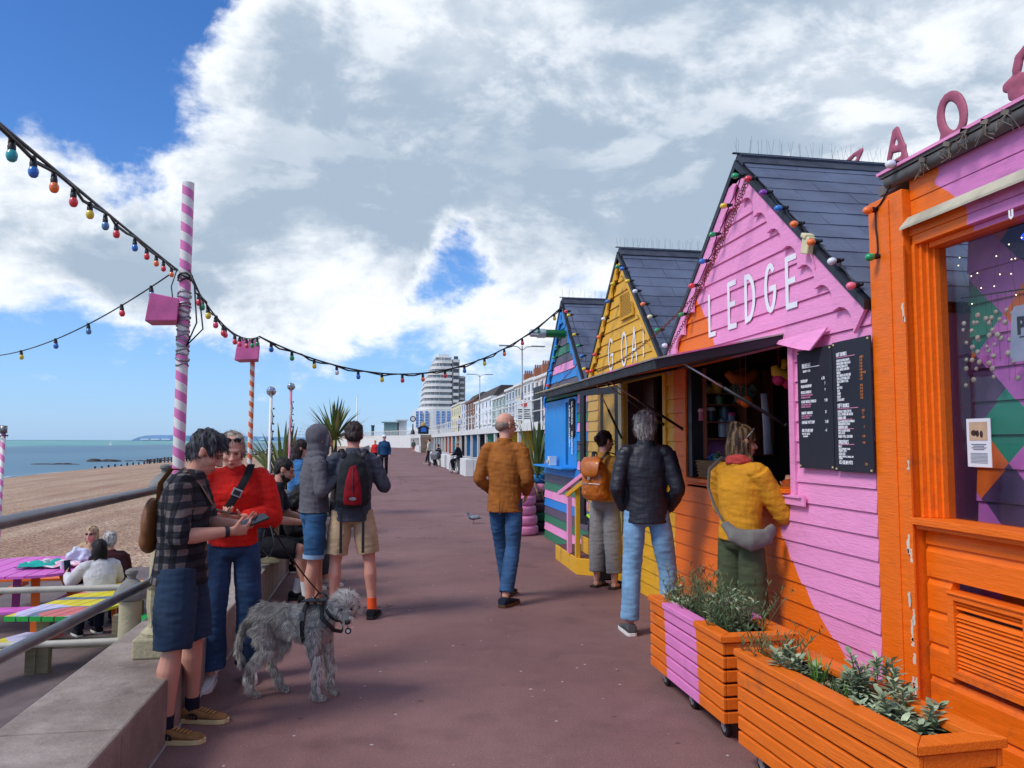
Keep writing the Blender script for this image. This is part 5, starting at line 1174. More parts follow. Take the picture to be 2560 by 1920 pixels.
t=thing('bench','green edged plank bench on round timber posts right of the yellow table','bench'); q=MB(); planks(q,[(-2.75,9.2),(-2.45,9.15),(-1.95,11.2),(-2.3,11.25)],-.42,3,.04); q.build('seat',m_grn,t); q=MB(); q.lathe([(.09,-.85),(.09,-.47)],c=(-2.45,9.9,0),n=14); q.build('leg',m_wt,t,smooth=True,ang=30); q=MB(); q.box(-2.62,-2.28,9.8,9.95,-.56,-.462); q.build('crosspiece',m_wt,t)
# pink octagonal table with orange legs
t=thing('picnic_table','pink picnic table with orange legs where three people sit','table'); cx,cy=-4.62,11.35; q=MB(); rr=.98
for i in range(9):
    x0=cx-rr+2*rr*i/9+.008; x1=cx-rr+2*rr*(i+1)/9-.008
    def yo(x): u=min(.999,abs(x-cx)/rr); return .86*(1 if u<.45 else 1-.55*(u-.45)/.55)
    q.poly([(x0,cy-yo(x0),-.13),(x1,cy-yo(x1),-.13),(x1,cy+yo(x1),-.13),(x0,cy+yo(x0),-.13)],(0,0,.035))
m_pkt=pmat('pink_table','#db6ac0',rough=.5,var=.1,dirt=.25); q.build('tabletop',m_pkt,t,bevel=.003)
for sx in (-1,1):
    for sy in (-1,1):
        q=MB(); q.beam((cx+sx*.25,cy+sy*.35,-.14),(cx+sx*.42,cy+sy*.72,-.84),.10,.045); q.build('leg',m_orw if sx>0 else m_pkt,t)
for sy,mt in ((-1,m_pkt),(1,m_orw)):
    q=MB(); q.box(cx-.85,cx+.75,cy+sy*1.15-.14,cy+sy*1.15+.14,-.47,-.435); q.build('seat',mt,t,bevel=.004); [MB().beam((cx+u,cy,-.52),(cx+u,cy+sy*1.2,-.52),.09,.04).build('seat_beam',mt,t) for u in (-.5,.5)]
q=MB(); q.box(cx+1.1,cx+1.4,cy-.7,cy+.7,-.47,-.435); q.build('seat',m_orw,t,bevel=.004)
for i in (-1,1): q=MB(); q.beam((cx+1.25,cy+i*.5,-.47),(cx+1.3,cy+i*.55,-.85),.08,.05); q.build('leg',m_orw,t)
t=thing('bench','pink bench with a green and orange end at the left photo edge','bench'); q=MB(); planks(q,[(-5.2,9.3),(-4.45,9.35),(-4.3,9.9),(-5.2,9.9)],-.5,3,.035); q.build('seat',pmat('teal_seat','#2a8a6c',rough=.6),t); q=MB(); q.box(-5.1,-5.0,9.4,9.5,-.85,-.536); q.box(-4.6,-4.5,9.5,9.6,-.85,-.536); q.build('leg',m_orw,t)
# towel and bag on the table
q=MB(); n=26; vs=[];fs=[]
for i in range(n+1):
    for j in range(n+1):
        u=i/n;v=j/n; x=-4.65+.75*u; y=11.0+.5*v; z=-.09+.035+.05*mnoise.noise((u*4,v*5,2))+.035*abs(math.sin(u*9+v*4))*math.sin(math.pi*u)*math.sin(math.pi*v); vs.append((x+.03*math.sin(v*9),y,max(z,-.092)))
for i in range(n):
    for j in range(n): a=i*(n+1)+j; fs.append((a,a+n+1,a+n+2,a+1))
q.add(vs,fs); tag(q.build('towel',pmat('towel','#fff',rough=.95,fn=lambda t,o: t.mix(t.ss(t.noise(o,3.1,1),.50,.51),t.mix(t.ss(t.noise(o,4.3,1),.47,.48),lin('#e9e4e2'),lin('#e8a8bc')),lin('#10a294'))),recalc=False,smooth=True),'crumpled teal, white and pink towel on the pink picnic table','towel')
q=MB(); 
for i in range(10): q.sph((-3.98+random.uniform(-.1,.1),11.35+random.uniform(-.06,.06),-.01+random.uniform(-.03,.1)),(.08,.06,.07),8)
o=blob('carrier_bag',q,.012,pmat('bag_plastic','#c9cce0',rough=.35,var=.08),None,smooth=2,noise=[(.03,14,14,14,3)]); tag(o,'crumpled pale carrier bag on the pink picnic table','bag')

# ------------------------------------------------------------ cordylines
m_cord=pmat('cordyline_leaf','#62733a',rough=.5,var=.4,vscale=3,spec=.4); m_cord2=pmat('cordyline_dry','#a3925c',rough=.7,var=.3)
def cordyline(label,loc,n,L,w=.028,trunk=0.,elev=(.05,1.4),droop=.7):
    t=thing('cordyline_plant',label,'plant',loc,group='spiky cordylines along the promenade'); q=MB()
    for k in range(n):
        a=random.uniform(0,6.28); el=random.uniform(*elev); leaf(q,(0,0,trunk),(math.cos(a)*math.cos(el),math.sin(a)*math.cos(el),math.sin(el)),L*random.uniform(.7,1.05),w*random.uniform(.7,1.1),droop*random.uniform(.2,1.2)*(1.3-el/1.5),n=7,mi=0 if random.random()<.85 else 1)
    q.build('leaves',[m_cord,m_cord2],t,smooth=True,recalc=False)
    if trunk: q=MB(); q.tube([(0,0,-.3),(.03,0,trunk*.5),(0,0,trunk+.05)],[.09,.07,.06],12); q.build('trunk',m_gro,t,smooth=True)
    return t
a=ony(612,1025,13.5); cordyline('large spiky cordyline between the two ball poles',(a.x,13.5,.15),100,1.15,.036,trunk=max(.1,a.z-.40))
a=ony(722,930,17.); cordyline('spiky cordyline above the hooded man, farther off',(a.x,17.,-.2),100,.95,.032,trunk=a.z-.02,elev=(.2,1.5))
a=ony(560,995,30); 
# ------------------------------------------------------------ tyres with plants beside the striped hut
def tyres(label,loc,n,R_,cols,labs=None):
    t=thing('tyre_stack',label,'tyre stack',loc,group='painted tyre stacks by the striped hut'); z=0
    for i in range(n):
        q=MB(); h=.17; r=R_*(1-.04*i*(n>4)); prof=[(r*.62,.01),(r*.86,.0),(r*.98,.03),(r,.06),(r,.11),(r*.98,.14),(r*.86,.17),(r*.62,.16)]
        q.lathe(prof,c=(random.uniform(-.01,.01),random.uniform(-.01,.01),z),n=40,flute=(.05,.12,.02)); q.build('tyre',cols[i%len(cols)],t,smooth=True,ang=50); z+=h*.985
    return t,z
mp=pmat('tyre_pink','#e98fb8',rough=.55,var=.1,dirt=.25); mb2=pmat('tyre_blue','#1f7fc0',rough=.55,dirt=.3); mch=pmat('tyre_black','#2b2b30',rough=.7); mgr=pmat('tyre_green','#1f6a48',rough=.6,dirt=.3); mpu=pmat('tyre_brown','#5a3c4c',rough=.6,dirt=.2)
t_,z=tyres('stack of five all pink painted tyres',(2.36,13.1,0),5,.33,[mp]); tuft('small green plant growing out of the pink tyre stack',(2.36,13.1,z-.08),26,.28,m_grass,w=.02,spread=1.2,name='leafy_plant')
t_,z=tyres('taller stack of striped painted tyres with a blue one on top',(2.80,13.75,0),6,.36,[mch,mgr,mpu,mpu,mp,mb2]); 
cordyline('cordyline growing out of the striped tyre stack',(2.72,13.7,z-.1),70,.62,.02,elev=(-.1,1.4),droop=1.3); a=onx(1172,960,2.75); cordyline('tall narrow flax plant against the striped hut corner',(2.68,13.1,.95),16,1.15,.035,elev=(1.15,1.5),droop=.15)
# weeds at the hut foot
tuft('weeds growing at the foot of the striped hut',(2.62,10.9,0),40,.16,m_grass,w=.006,spread=1.3)
# bin
t=thing('litter_bin','dark litter bin with a lime green lid and a black bag over its rim','bin',(2.58,8.72,0)); q=MB(); q.lathe([(.13,0),(.14,.02),(.17,.62),(.18,.64)],n=4,mat=Matrix.Rotation(R(45),3,'Z')); q.build('body',m_black,t,bevel=.02)
q=MB(); 
for k in range(30): a=k/30*6.28; q.sph((.15*math.cos(a),.15*math.sin(a),.62-.1*random.random()),(.05,.05,.07),8)
q.lathe([(.15,.5),(.17,.66)],n=12); blob('bin_bag',q,.012,pmat('bag_black','#0e0f12',rough=.25,bump=.8,bscale=12),t,noise=[(.03,16,16,10,1)])
q=MB(); q.poly([(-.17,-.17,.66),(.17,-.17,.66),(.17,.17,.70),(-.17,.17,.70)],(0,0,.03)); q.poly([(-.13,-.13,.69),(.13,-.13,.69),(.13,.15,.76),(-.13,.15,.76)],(0,0,.02)); q.build('lid',pmat('lime_plastic','#a8e81c',rough=.4),t,bevel=.01)

# ------------------------------------------------------------ right-hand background: blocks, arcade, railing
m_wb=pmat('white_render','#dcdbd6',rough=.8,var=.06,vscale=1.2,dirt=.18)
for i,(y0_,y1_) in enumerate(((34.6,37.0),(38.6,40.6),(42.2,44.6),(46.2,48.8),(50.6,53.5),(55.5,59.5))):
    q=MB(); q.box(3.78,4.15,y0_,y1_,0,.78); q.box(4.15,4.9,y0_+.01,y0_+.3,0,.775)
    tag(q.build('seat_block',m_wb,bevel=.02),['nearest white block wall, right beside the bicycle','white block just beyond the bicycle','white block wall between the bicycle and the pushchair','white block wall beside the pushchair','white block the man in the white shirt leans by','farthest of the white block walls'][i],'wall',group='white block walls along the promenade')
t=thing('arcade','long white arcade with coloured bays under an upper deck','arcade'); q=MB(); q.box(6.95,12.5,13.5,106,2.20,2.43); q.box(6.90,6.949,13.5,106,2.10,2.47); q.build('deck',m_wb,t)
bay=['#dcdbd6','#dcdbd6','#1a8ab0','#1d5a70','#27303c','#2b6b58','#d9b21c','#e8c33a','#242430','#5fb89c','#26282f','#4a86b8','#1580c0','#1b2a3c','#c9a478','#1c95b5','#e05a2c','#c8462a']
k=0; y=13.6
while y<105:
    q=MB(); q.box(6.96,7.12,y,y+.3,0,2.198); q.build('column',m_wb,t)
    q=MB(); q.box(7.16,12.4,y+.02,y+.2,0,2.198); q.build('bay_wall',pmat('bay'+bay[k%len(bay)],bay[k%len(bay)],rough=.6),t); k+=1; y+=4.2
q=MB(); q.box(12.4,12.5,13.5,106,0,2.198); q.build('back_wall',m_wb,t)
# chequered pillar pattern
q=MB(); 
for i in range(16):
    for j in range(3):
        if (i+j)%2: q.box(7.4+.22*j,7.62+.22*j,55.3,55.33,.02+i*.135,.155+i*.135)
q.build('painted_checks',m_black,t)
t=thing('deck_railing','white post and tube railing along the upper deck','railing',(7.0,13.5,2.43))
y=0; 
ys=[]
while y<185: ys.append(y); y+=2.2
for y in ys:
    q=MB(); q.lathe([(.06,0),(.06,.05),(.04,.09),(.035,1.05),(.06,1.07),(.055,1.14),(.02,1.18)],n=8); o=q.build('post',m_wb,t,smooth=True,ang=40); o.location=(0,y,0)
q=MB(); q.tube([(0,0,1.06),(0,ys[-1],1.06)],.028,6); q.tube([(0,0,.55),(0,ys[-1],.55)],.024,6); q.build('rail',m_wb,t,smooth=True)
t=thing('far_deck','continuation of the white upper deck beyond the stairs','arcade'); q=MB(); q.box(6.95,14,110,220,2.2,2.43); q.build('deck',m_wb,t); q=MB(); q.box(9,9.2,110,220,0,2.198); q.build('back_wall',m_wb,t)
for i in range(18): q=MB(); q.box(7.0,7.2,111+i*6,111.3+i*6,0,2.198); q.build('column',m_wb,t)
t=thing('staircase','brown slatted staircase wall between the two white decks','staircase'); q=MB()
for i in range(19): q.box(5.5,6.93,106.4+.05*i,106.46+.05*i,.02+i*.13,.02+i*.13+.118)
q.build('slats',pmat('brown_slats','#8a7058',rough=.8,var=.15),t); q=MB(); q.beam((5.35,106.2,0),(5.35,106.2,3.6),.16,.16,hint=(1,0,0)); q.beam((5.2,103,.9),(5.35,110,3.6),.1,.1); q.build('newel',m_wb,t)
q=MB(); q.box(5.5,6.9,109.,128,0,.9); tag(q.build('kiosk_counter',m_wb),'white counter wall of the shelter beyond the staircase','counter')
# curved white terrace far ahead with railing
t=thing('far_terrace','white sea terrace with railings closing the far end of the promenade','terrace'); q=MB(); N=16; P=[V((-14+28*i/N,235-60*math.sin(math.pi*.5*i/N)**2,0)) for i in range(N+1)]
for i in range(N): a,b=P[i],P[i+1]; q.poly([a,b,b+V((0,0,3.0)),a+V((0,0,3.0))],(0,1,0))
q.build('wall',m_wb,t); q=MB()
for i in range(N):
    a,b=P[i]+V((0,0,3.)),P[i+1]+V((0,0,3.)); q.beam(a+V((0,0,1.1)),b+V((0,0,1.1)),.12,.12)
    for j in range(5): p=a.lerp(b,j/5); q.box(p.x-.07,p.x+.07,p.y-.07,p.y+.07,3.0,4.1)
q.build('railing',m_wb,t)
for (dx,w,h,cc,lb) in ((805+0,1.6,2.6,'#2f5a52','small dark shelter on the far terrace'),(845,8,3.6,'#7a9a96','grey green structure on the far terrace'),(868,5,4.2,'#c9ccca','white kiosk with a dark canopy on the far terrace')):
    p=ony(dx,945,215); q=MB(); q.box(p.x-w/4,p.x+w/4,214,216,3.0,3.0+h); q.box(p.x-w/3,p.x+w/3,213.5,216.5,3.0+h,3.3+h); tag(q.build('pavilion',pmat('pav'+cc,cc,rough=.7)),lb,'pavilion')
q=MB(); q.tube([(ony(770,950,60).x,60,-1),(ony(770,950,60).x,60,ony(770,853,60).z)],.05,8); tag(q.build('flagpole',m_white,smooth=True),'thin pale flagpole above the man with the red backpack','flagpole')
# side fence on the left far side of the promenade
t=thing('side_railing','low grey railing along the far left edge of the promenade','railing',(-1.35,20,0)); q=MB()
for z in (.35,.65,1.0): q.tube([(0,0,z),(0,75,z)],.03,6)
q.build('rail',m_zinc,t)
for i in range(26): q=MB(); q.box(-.05,.05,-.05,.05,0,1.08); o=q.build('post',m_zinc,t); o.location=(0,i*3.,0)
# ------------------------------------------------------------ terrace of houses
m_win=pmat('window_dark','#39434e',rough=.2,spec=.8); m_roofd=pmat('roof_dark','#4a423e',rough=.8,var=.3)
XB=18.; ROAD=2.42
sheet_obj('upper_road',12.5,400,13.5,420,ROAD,m_conc)
WINM=None
def building(label,d0,d1,top,col,floors,bays,roof=None,chim=0,XB=XB):
    a=onx(d0,950,XB); b=onx(d1,950,XB); y1_=a.y; y0_=b.y; H=onx((d0+d1)/2,top,XB).z-ROAD
    t=thing('terraced_house',label,'building',(XB,y0_,ROAD),group='seafront terraced houses'); m=pmat('facade'+col,col,rough=.8,var=.1,vscale=.6,dirt=.15); L=y1_-y0_
    q=MB(); q.box(0,12,0.01,L-.01,0,H); q.build('wall',m,t)
    q=MB(); q.box(-.25,.0,0,L,H-.35,H-.05); q.box(-.2,0,0,L,H*.30,H*.30+.25); q.build('cornice',m_wb if col!='#7b5442' else m,t)
    if roof: q=MB(); q.poly([(.1,.2,H),(1.5,.2,H+roof),(10,.2,H+roof),(11.9,.2,H)],(0,L-.4,0)); q.build('roof',m_roofd,t)
    for i in range(chim): q=MB(); yy=L*(i+.5)/max(chim,1); q.box(2,3.4,yy-.5,yy+.5,H,H+2.0+ (roof or 0)); 
    if chim: 
        for k in range(4): q.lathe([(.14,0),(.11,.5)],c=(2.2+.3*k,yy,H+2.0+(roof or 0)),n=8)
        q.build('chimney',pmat('chimney_brick','#9a6248',rough=.9),t)
    fh=(H-.6)/floors
    for f in range(floors):
        for k in range(bays):
            w=min(1.1,L/bays*.5); q=MB(); q.box(-.05,.1,-w/2,w/2,0,fh*.58); o=q.build('window',m_win,t); o.location=(-.0,L*(k+.5)/bays,.5+f*fh)
            q=MB(); q.box(-.10,-.051,-w/2-.1,w/2+.1,-.12,0); q.box(-.08,-.051,-.04,.04,0,fh*.58); q.box(-.10,-.051,-w/2-.1,w/2+.1,fh*.58,fh*.58+.14); e_=q.build('frame',m_wb,o)
    # windows on the flank facing the camera
    for f in range(floors):
        q=MB(); q.box(2.,3.,-.06,0.,0,fh*.5); o=q.build('window',m_win,t); o.location=(0,.0,.6+f*fh)
building('cream four storey house next to the curved tower',975,996,873,'#d8cfa8',3,5)
building('narrow pale lilac house between the cream and the brown one',996,1005.5,868,'#c6cbe0',4,2)
building('brown brick house with a dark roof',1005.5,1026,866,'#7b5442',4,4,roof=1.4)
building('white house with a dark mansard roof',1026,1063,862,'#dfe3e8',4,5,roof=1.8)
building('grey green house in the middle of the terrace',1063,1092,856,'#9fb0a8',4,4,roof=1.0)
building('pale blue grey house with a brick chimney',1092,1112,838,'#b7c2cc',4,3,chim=1)
building('cream house behind the second lamp column',1112,1131,828,'#d6cdb4',4,3,chim=1)
building('tall white house with chimney pots',1131,1155,818,'#e2e2de',4,3,chim=2)
building('pale pink house nearest the striped hut',1155,1200,806,'#dcc6bc',4,4,chim=1)
# red and white tower block
t=thing('curved_tower','tall white curved apartment tower with stepped balcony storeys','tower',(0,250,ROAD)); 
def dplan(xl,xr,y0_,dep,n=10):
    r=min(dep/2,(xr-xl)*.55); c=[(xl+r,y0_+r)]; pts=[]
    for i in range(n+1): a=R(270-90*i/n) ; pts.append((xl+r+r*math.cos(a),y0_+r+r*math.sin(a)))
    pts+= [(xl,y0_+dep),(xr,y0_+dep),(xr,y0_)]; return pts
lev=[(11.6,13.6,13.9),(13.6,16.0,13.9),(16.0,18.3,14.0),(18.3,20.5,14.1),(20.5,22.5,14.5),(22.5,24.3,15.0),(24.3,26.0,15.8),(26.0,27.6,16.7)]
z=11.9-ROAD; top=28.9-ROAD; nl=9; fh=(top-z)/nl
xls=[12.6,13.3,13.6,13.8,14.0,14.4,15.0,15.9,16.9]
for i in range(nl):
    q=MB(); q.poly([(x,y,z+i*fh) for x,y in dplan(xls[i],22.7,0,24)],(0,0,fh*.50)); q.build('balcony',m_wb,t)
    q=MB(); q.poly([(x,y,z+i*fh+fh*.50) for x,y in dplan(xls[i]+.5,22.4,.6,22)],(0,0,fh*.47)); q.build('window_band',pmat('tower_glass','#878c90',rough=.3,var=.3,vscale=1.5),t)
    q=MB(); 
    for (x,y) in [dplan(xls[i]+.45,22.45,.52,22)[k] for k in range(0,11,2)]+[(x_,.52) for x_ in np.arange(xls[i]+9,22.4,.9)]: q.box(x-.07,x+.07,y-.07,y+.07,z+i*fh+fh*.50,z+i*fh+fh*.97)
    q.build('mullion',m_wb,t)
q=MB(); q.box(17.4,22.7,1,20,top,top+.3); q.box(18.5,22,3,12,top+.3,top+1.4); 
for k in range(5): q.tube([(18.8+.8*k,4,top+1),(18.8+.8*k,4,top+3.2)],.04,5)
q.build('roof',m_wb,t)
q=MB(); q.box(22.71,25.2,.5,30,0,28.4-ROAD); q.box(25.21,27.4,3,40,0,18-ROAD+5); q.build('side_wing',pmat('wing_shade_grey','#8d8a86',rough=.8,dirt=.3),t)  # grey puts the shade of the wing's near face into its colour
for i in range(11):
    q=MB(); q.box(23.2,24.9,-.3,.49,3+i*2.2,3.9+i*2.2); q.build('balcony',m_wb,t); q=MB(); q.box(25.5,27.,2.2,2.99,2+i*1.8,2.7+i*1.8); q.build('balcony',m_wb,t)
    q=MB(); q.box(23.3,24.7,.40,.495,3.9+i*2.2,5.0+i*2.2); q.build('window',m_win,t)
q=MB(); q.poly([(x,y,4.-4) for x,y in dplan(11.2,23.0,-.6,26)],(0,0,9.4)); q.build('podium',m_wb,t)
for k in range(6):
    x=12.9+k*1.75; y=-.62 if k>2 else -.62+[3.2,1.2,.25][k]; x=x if k>2 else [11.75,12.9,14.6][k]
    q=MB(); q.box(x-.45,x+.45,y-.16,y+.1,3.6,8.9); o=q.build('window',pmat('blue_glass','#5a8ecb',rough=.25,var=.3,vscale=.8),t)
    q=MB(); 
    for j in range(5): q.box(x-.46,x+.46,y-.2,y-.161,4.5+j*.9,4.62+j*.9)
    q.build('glazing_bar',m_wb,o)
# lamp columns
def lampcol(label,dx,dt,y):
    a=ony(dx,dt,y); t=thing('lamp_column',label,'street lamp',(a.x,y,ROAD),group='tall double arm lamp columns'); h=a.z-ROAD; q=MB(); q.tube([(0,0,0),(0,0,h*.45),(0,0,h*.46),(0,0,h)],[.11,.10,.07,.05],10); q.build('column',m_zinc,t,smooth=True)
    for s in (-1,1):
        q=MB(); q.tube([(0,0,h-.35),(s*.35,0,h-.05),(s*.8,0,h)],.04,8); q.obox((s*1.3,0,h+.02),(1.1,.3,.09)); q.build('lamp_head',m_zinc,t,bevel=.02)
lampcol('nearer double arm lamp column above the bald man',1128,748,60); lampcol('farther double arm lamp column left of the bald man',1036.5,809,105)
# clock on a post
a=ony(892,905,95); t=thing('street_clock','round dark street clock on a post at the deck corner','clock',(a.x,95,ROAD)); q=MB(); q.lathe([(.3,0),(.18,.5),(.08,.6),(.06,a.z-ROAD-.6)],n=10); q.build('post',m_dark,t,smooth=True,ang=40); q=MB(); q.lathe([(.36,-.1),(.36,.1)],c=(0,0,a.z-ROAD),n=20,mat=Matrix.Rotation(R(90),3,'X')); q.v=[(x,y,z) for x,y,z in q.v]; o=q.build('case',m_dark,t)
q=MB(); q.lathe([(.24,0),(.24,.03)],c=(0,0,0),n=20,mat=Matrix.Rotation(R(90),3,'X')); o2=q.build('dial',m_white,t); o2.location=(0,-.11,a.z-ROAD)
o.data.transform(Matrix.Translation((0,0,0))); 
# traffic light and sign on the deck
a=onx(1160,938,9.); t=thing('traffic_light','traffic light showing green on the upper deck','traffic light',(9.,a.y,ROAD)); q=MB(); q.tube([(0,0,0),(0,0,a.z-ROAD)],.05,8); q.obox((0,0,a.z-ROAD+.25),(.26,.22,.8)); q.build('housing',m_dark,t)
mg_=bpy.data.materials.new('green_lamp'); mg_.use_nodes=True; b_=mg_.node_tree.nodes['Principled BSDF']; b_.inputs['Emission Color'].default_value=(.02,.9,.45,1); b_.inputs['Emission Strength'].default_value=1.2; q=MB(); q.sph((0,-.12,a.z-ROAD-.02),(.10,.05,.10),10); q.build('lamp',mg_,t)
a=onx(1132,885,9.3); t=thing('notice_board','white notice board with a red disc and lines of print on the deck','sign',(9.3,a.y,ROAD)); q=MB(); q.box(-.5,.5,-.02,.02,a.z-ROAD-.7,a.z-ROAD+.65); q.tube([(-.4,0,0),(-.4,0,a.z-ROAD)],.03,6); q.tube([(.4,0,0),(.4,0,a.z-ROAD)],.03,6); q.build('panel',m_white,t); q=MB()
for i in range(5): q.box(-.42,.42,-.025,-.021,a.z-ROAD-.6+i*.14,a.z-ROAD-.53+i*.14)
q.build('print',m_dark,t); q=MB(); q.lathe([(.2,0),(.2,.01)],n=16,mat=Matrix.Rotation(R(90),3,'X')); o=q.build('red_disc',pmat('red_sign','#c2303a'),t); o.location=(0,-.03,a.z-ROAD+.35)
a=onx(1160,900,8.); t=thing('banner','dark blank banner tied to the deck railing by the striped hut','banner',(7.2,0,0)); y0_=onx(1173,900,7.2).y; y1_=onx(1152,900,7.2).y; q=MB(); q.box(0,.02,y0_,y1_,2.5,4.15); q.build('sheet',m_board,t)
t=thing('small_kiosk','little stall with a blue arched board on the upper deck','stall',(ony(915,925,90).x,90,ROAD),sc=.4); q=MB(); q.box(-1.5,1.5,0,2,0,1.6); q.poly([(-2.,-.2,1.6),(2.,-.2,1.6),(.9,-.2,2.3),(-.9,-.2,2.3)],(0,2.4,0)); q.build('body',m_dark,t); q=MB(); q.poly([(-.8,-.25,.6),(.8,-.25,.6)]+[(.8*math.cos(R(a_)),-.25,1.3+.6*math.sin(R(a_))) for a_ in range(0,181,20)],(0,-.05,0)); q.build('board',pmat('arch_blue','#2a6fd0',rough=.5),t); q=MB(); q.sph((-.1,1,2.6),(.8,.6,.9),10); q.build('straw_top',pmat('straw','#b9975a',rough=.9),t,smooth=True)
# bicycle and pushchair
def ringo(q,c,r,th,n=28,tt=6): q.tube([V(c)+V((0,r*math.cos(2*math.pi*i/n),r*math.sin(2*math.pi*i/n))) for i in range(n)],th,tt,closed=True)
wpos=onz(988,1020); t=thing('bicycle','dark bicycle propped between the white block walls','bicycle',(3.72,37.7,0),R(10)); s=1.
for yy in (0,1.05):
    q=MB(); ringo(q,(0,yy,.35),.33,.022); w_=q.build('tyre' if False else 'wheel',m_black,t,smooth=True); q=MB(); ringo(q,(0,yy,.35),.305,.010); 
    for k in range(14): a=k*math.pi/7; q.tube([(0,yy,.35),(0,yy+.3*math.cos(a),.35+.3*math.sin(a))],.003,3)
    q.build('spokes',m_steel,w_)
q=MB(); F0,Rr,BB,ST,HT=V((0,0,.35)),V((0,1.05,.35)),V((0,.62,.28)),V((0,.75,.85)),V((0,.12,.82))
for a,b in ((F0,HT),(HT,BB),(HT,ST),(ST,BB),(BB,Rr),(ST,Rr)): q.tube([a,b],.018,8)
q.build('frame',m_dark,t,smooth=True); q=MB(); q.tube([(0,.12,.8),(0,.08,1.02)],.015,8); q.tube([(-.3,.02,1.03),(0,.08,1.04),(.3,.02,1.03)],.014,8); q.build('handlebar',m_black,t,smooth=True); q=MB(); q.sph((0,.78,.93),(.08,.13,.04),10); q.build('saddle',m_black,t,smooth=True)
q=MB(); q.tube([(-.12,.62,.2),(.12,.62,.36)],.012,6); q.lathe([(.09,-.01),(.09,.01)],c=(.05,.62,.28),n=14,mat=Matrix.Rotation(R(90),3,'Y')); q.build('crank',m_steel,t)
t=thing('pushchair','grey and black pushchair standing by the seated man in black','pushchair',(3.45,49.2,0),R(-30)); 
for (x,y,nm) in ((-.25,-.3,0),(.25,-.3,0),(-.25,.4,0),(.25,.4,0)):
    q=MB(); ringo(q,(x,y,.14),.12,.022,n=16); q.sph((x,y,.14),.05,8); q.build('wheel',m_black,t,smooth=True)
q=MB()
for x in (-.25,.25): q.tube([(x,-.3,.14),(x,.3,.75),(x,.45,1.05)],.015,6); q.tube([(x,.4,.14),(x,-.15,.65)],.015,6)
q.tube([(-.25,.45,1.05),(.25,.45,1.05)],.018,6); q.build('frame',m_dark,t); q=MB(); q.poly([(-.22,-.2,.42),(-.22,.1,.42),(-.22,.32,.85),(-.22,.05,.95),(-.22,-.3,.75)],(.44,0,0)); q.build('seat',pmat('grey_fabric','#77757a',rough=.9),t,bevel=.03)
# pigeon
def pigeon(label,loc,rz):
    t=thing('pigeon',label,'bird',loc,rz); q=MB(); q.tube([(0,-.15,.10),(0,-.06,.115),(0,.02,.12),(0,.08,.12),(0,.115,.16),(0,.125,.19)],[(.02,.006),(.045,.035),(.055,.055),(.045,.045),(.024,.026),(.02,.022)],12,side=(1,0,0)); q.sph((0,.13,.20),(.02,.024,.021),10); q.tube([(0,.145,.198),(0,.172,.19)],[.007,.002],6)
    for s in (-1,1): q.tube([(s*.018,.01,.09),(s*.02,.015,.0)],.005,5); q.tube([(s*.02,.0,.005),(s*.02,.045,.004)],.005,5)
    blob('body',q,.006,pmat('pigeon_grey','#5a6270',rough=.6,var=.25,vscale=30),t,smooth=1)
    q=MB(); 
    for s in (-1,1): q.sph((s*.05,-.02,.125),(.012,.085,.035),10)
    q.build('wing',pmat('pigeon_wing','#8a929c',rough=.6,var=.4,vscale=40),t,smooth=True)
pigeon('grey pigeon walking on the asphalt left of the bald man',(1.81,14.9,0),R(70))
# litter specks
q=MB()
for i in range(170):
    y=2.6+random.random()**1.7*16; x=random.uniform(-1.0,2.3); r=random.uniform(.003,.008); q.sph((x,y,.001),(r*random.uniform(.8,1.8),r,.0025),6)
tag(q.build('specks',pmat('speck','#b9aea6',rough=.9)),'small pale specks and crumbs scattered on the asphalt','litter',kind='stuff')

# small things on the terrace tables
for (x,y,z,cc,lb) in ((-4.3,11.15,-.094,'#e8e4dc','white paper cup on the pink table beside the towel'),(-3.9,11.7,-.094,'#c8b088','tan paper cup on the pink table in front of the blonde woman'),(-4.05,11.0,-.094,'#d8d8dc','pale paper cup near the corner of the pink table')):
    t=thing('paper_cup',lb,'cup',(x,y,z)); q=MB(); q.lathe([(.028,0),(.040,.10)],n=14); q.build('cup',pmat('cup'+cc,cc,rough=.6),t,smooth=True,ang=40); q=MB(); q.lathe([(.043,.1005),(.043,.108),(.035,.114)],n=14); q.build('lid',m_white,t,smooth=True,ang=40)
# ------------------------------------------------------------ people
def skin(k): return pmat('skin_'+k,{'a':'#c48d76','b':'#d9a088','c':'#b87a62','d':'#cf937f'}[k],rough=.5,var=.06,vscale=9,sss=.08,spec=.35,bump=.05,bscale=120)
def cloth(n,c,bump=.35,bscale=24,rough=.85,**k): return pmat('cloth_'+n,c,rough=rough,var=k.pop('var',.14),vscale=k.pop('vscale',7),bump=bump,bscale=bscale,spec=.25,**k)
def hairmat(n,c,c2=None): 
    f=None
    if c2: f=lambda t,o: t.mix(t.ss(t.noise(t.vmap(o,scale=(40,40,6)),1.,2),.4,.6),lin(c),lin(c2))
    return pmat('hair_'+n,c,rough=.55,var=.35,vscale=60,fn=f,spec=.4,bump=.4,bscale=150)
JD=dict(pelvis=(0,0,.96),waist=(0,0,1.09),chest=(0,.01,1.30),neck=(0,-.012,1.475),head=(0,.02,1.63),
 shR=(.168,-.01,1.412),elR=(.235,-.04,1.15),wrR=(.235,.05,.90),shL=(-.168,-.01,1.412),elL=(-.235,-.04,1.15),wrL=(-.235,.05,.90),
 hipR=(.09,0,.93),knR=(.10,.015,.50),anR=(.10,-.02,.09),hipL=(-.09,0,.93),knL=(-.10,.015,.50),anL=(-.10,-.02,.09))
def rotm(yaw,pitch=0,roll=0): return Matrix.Rotation(R(yaw),3,'Z')@Matrix.Rotation(R(pitch),3,'X')@Matrix.Rotation(R(roll),3,'Y')
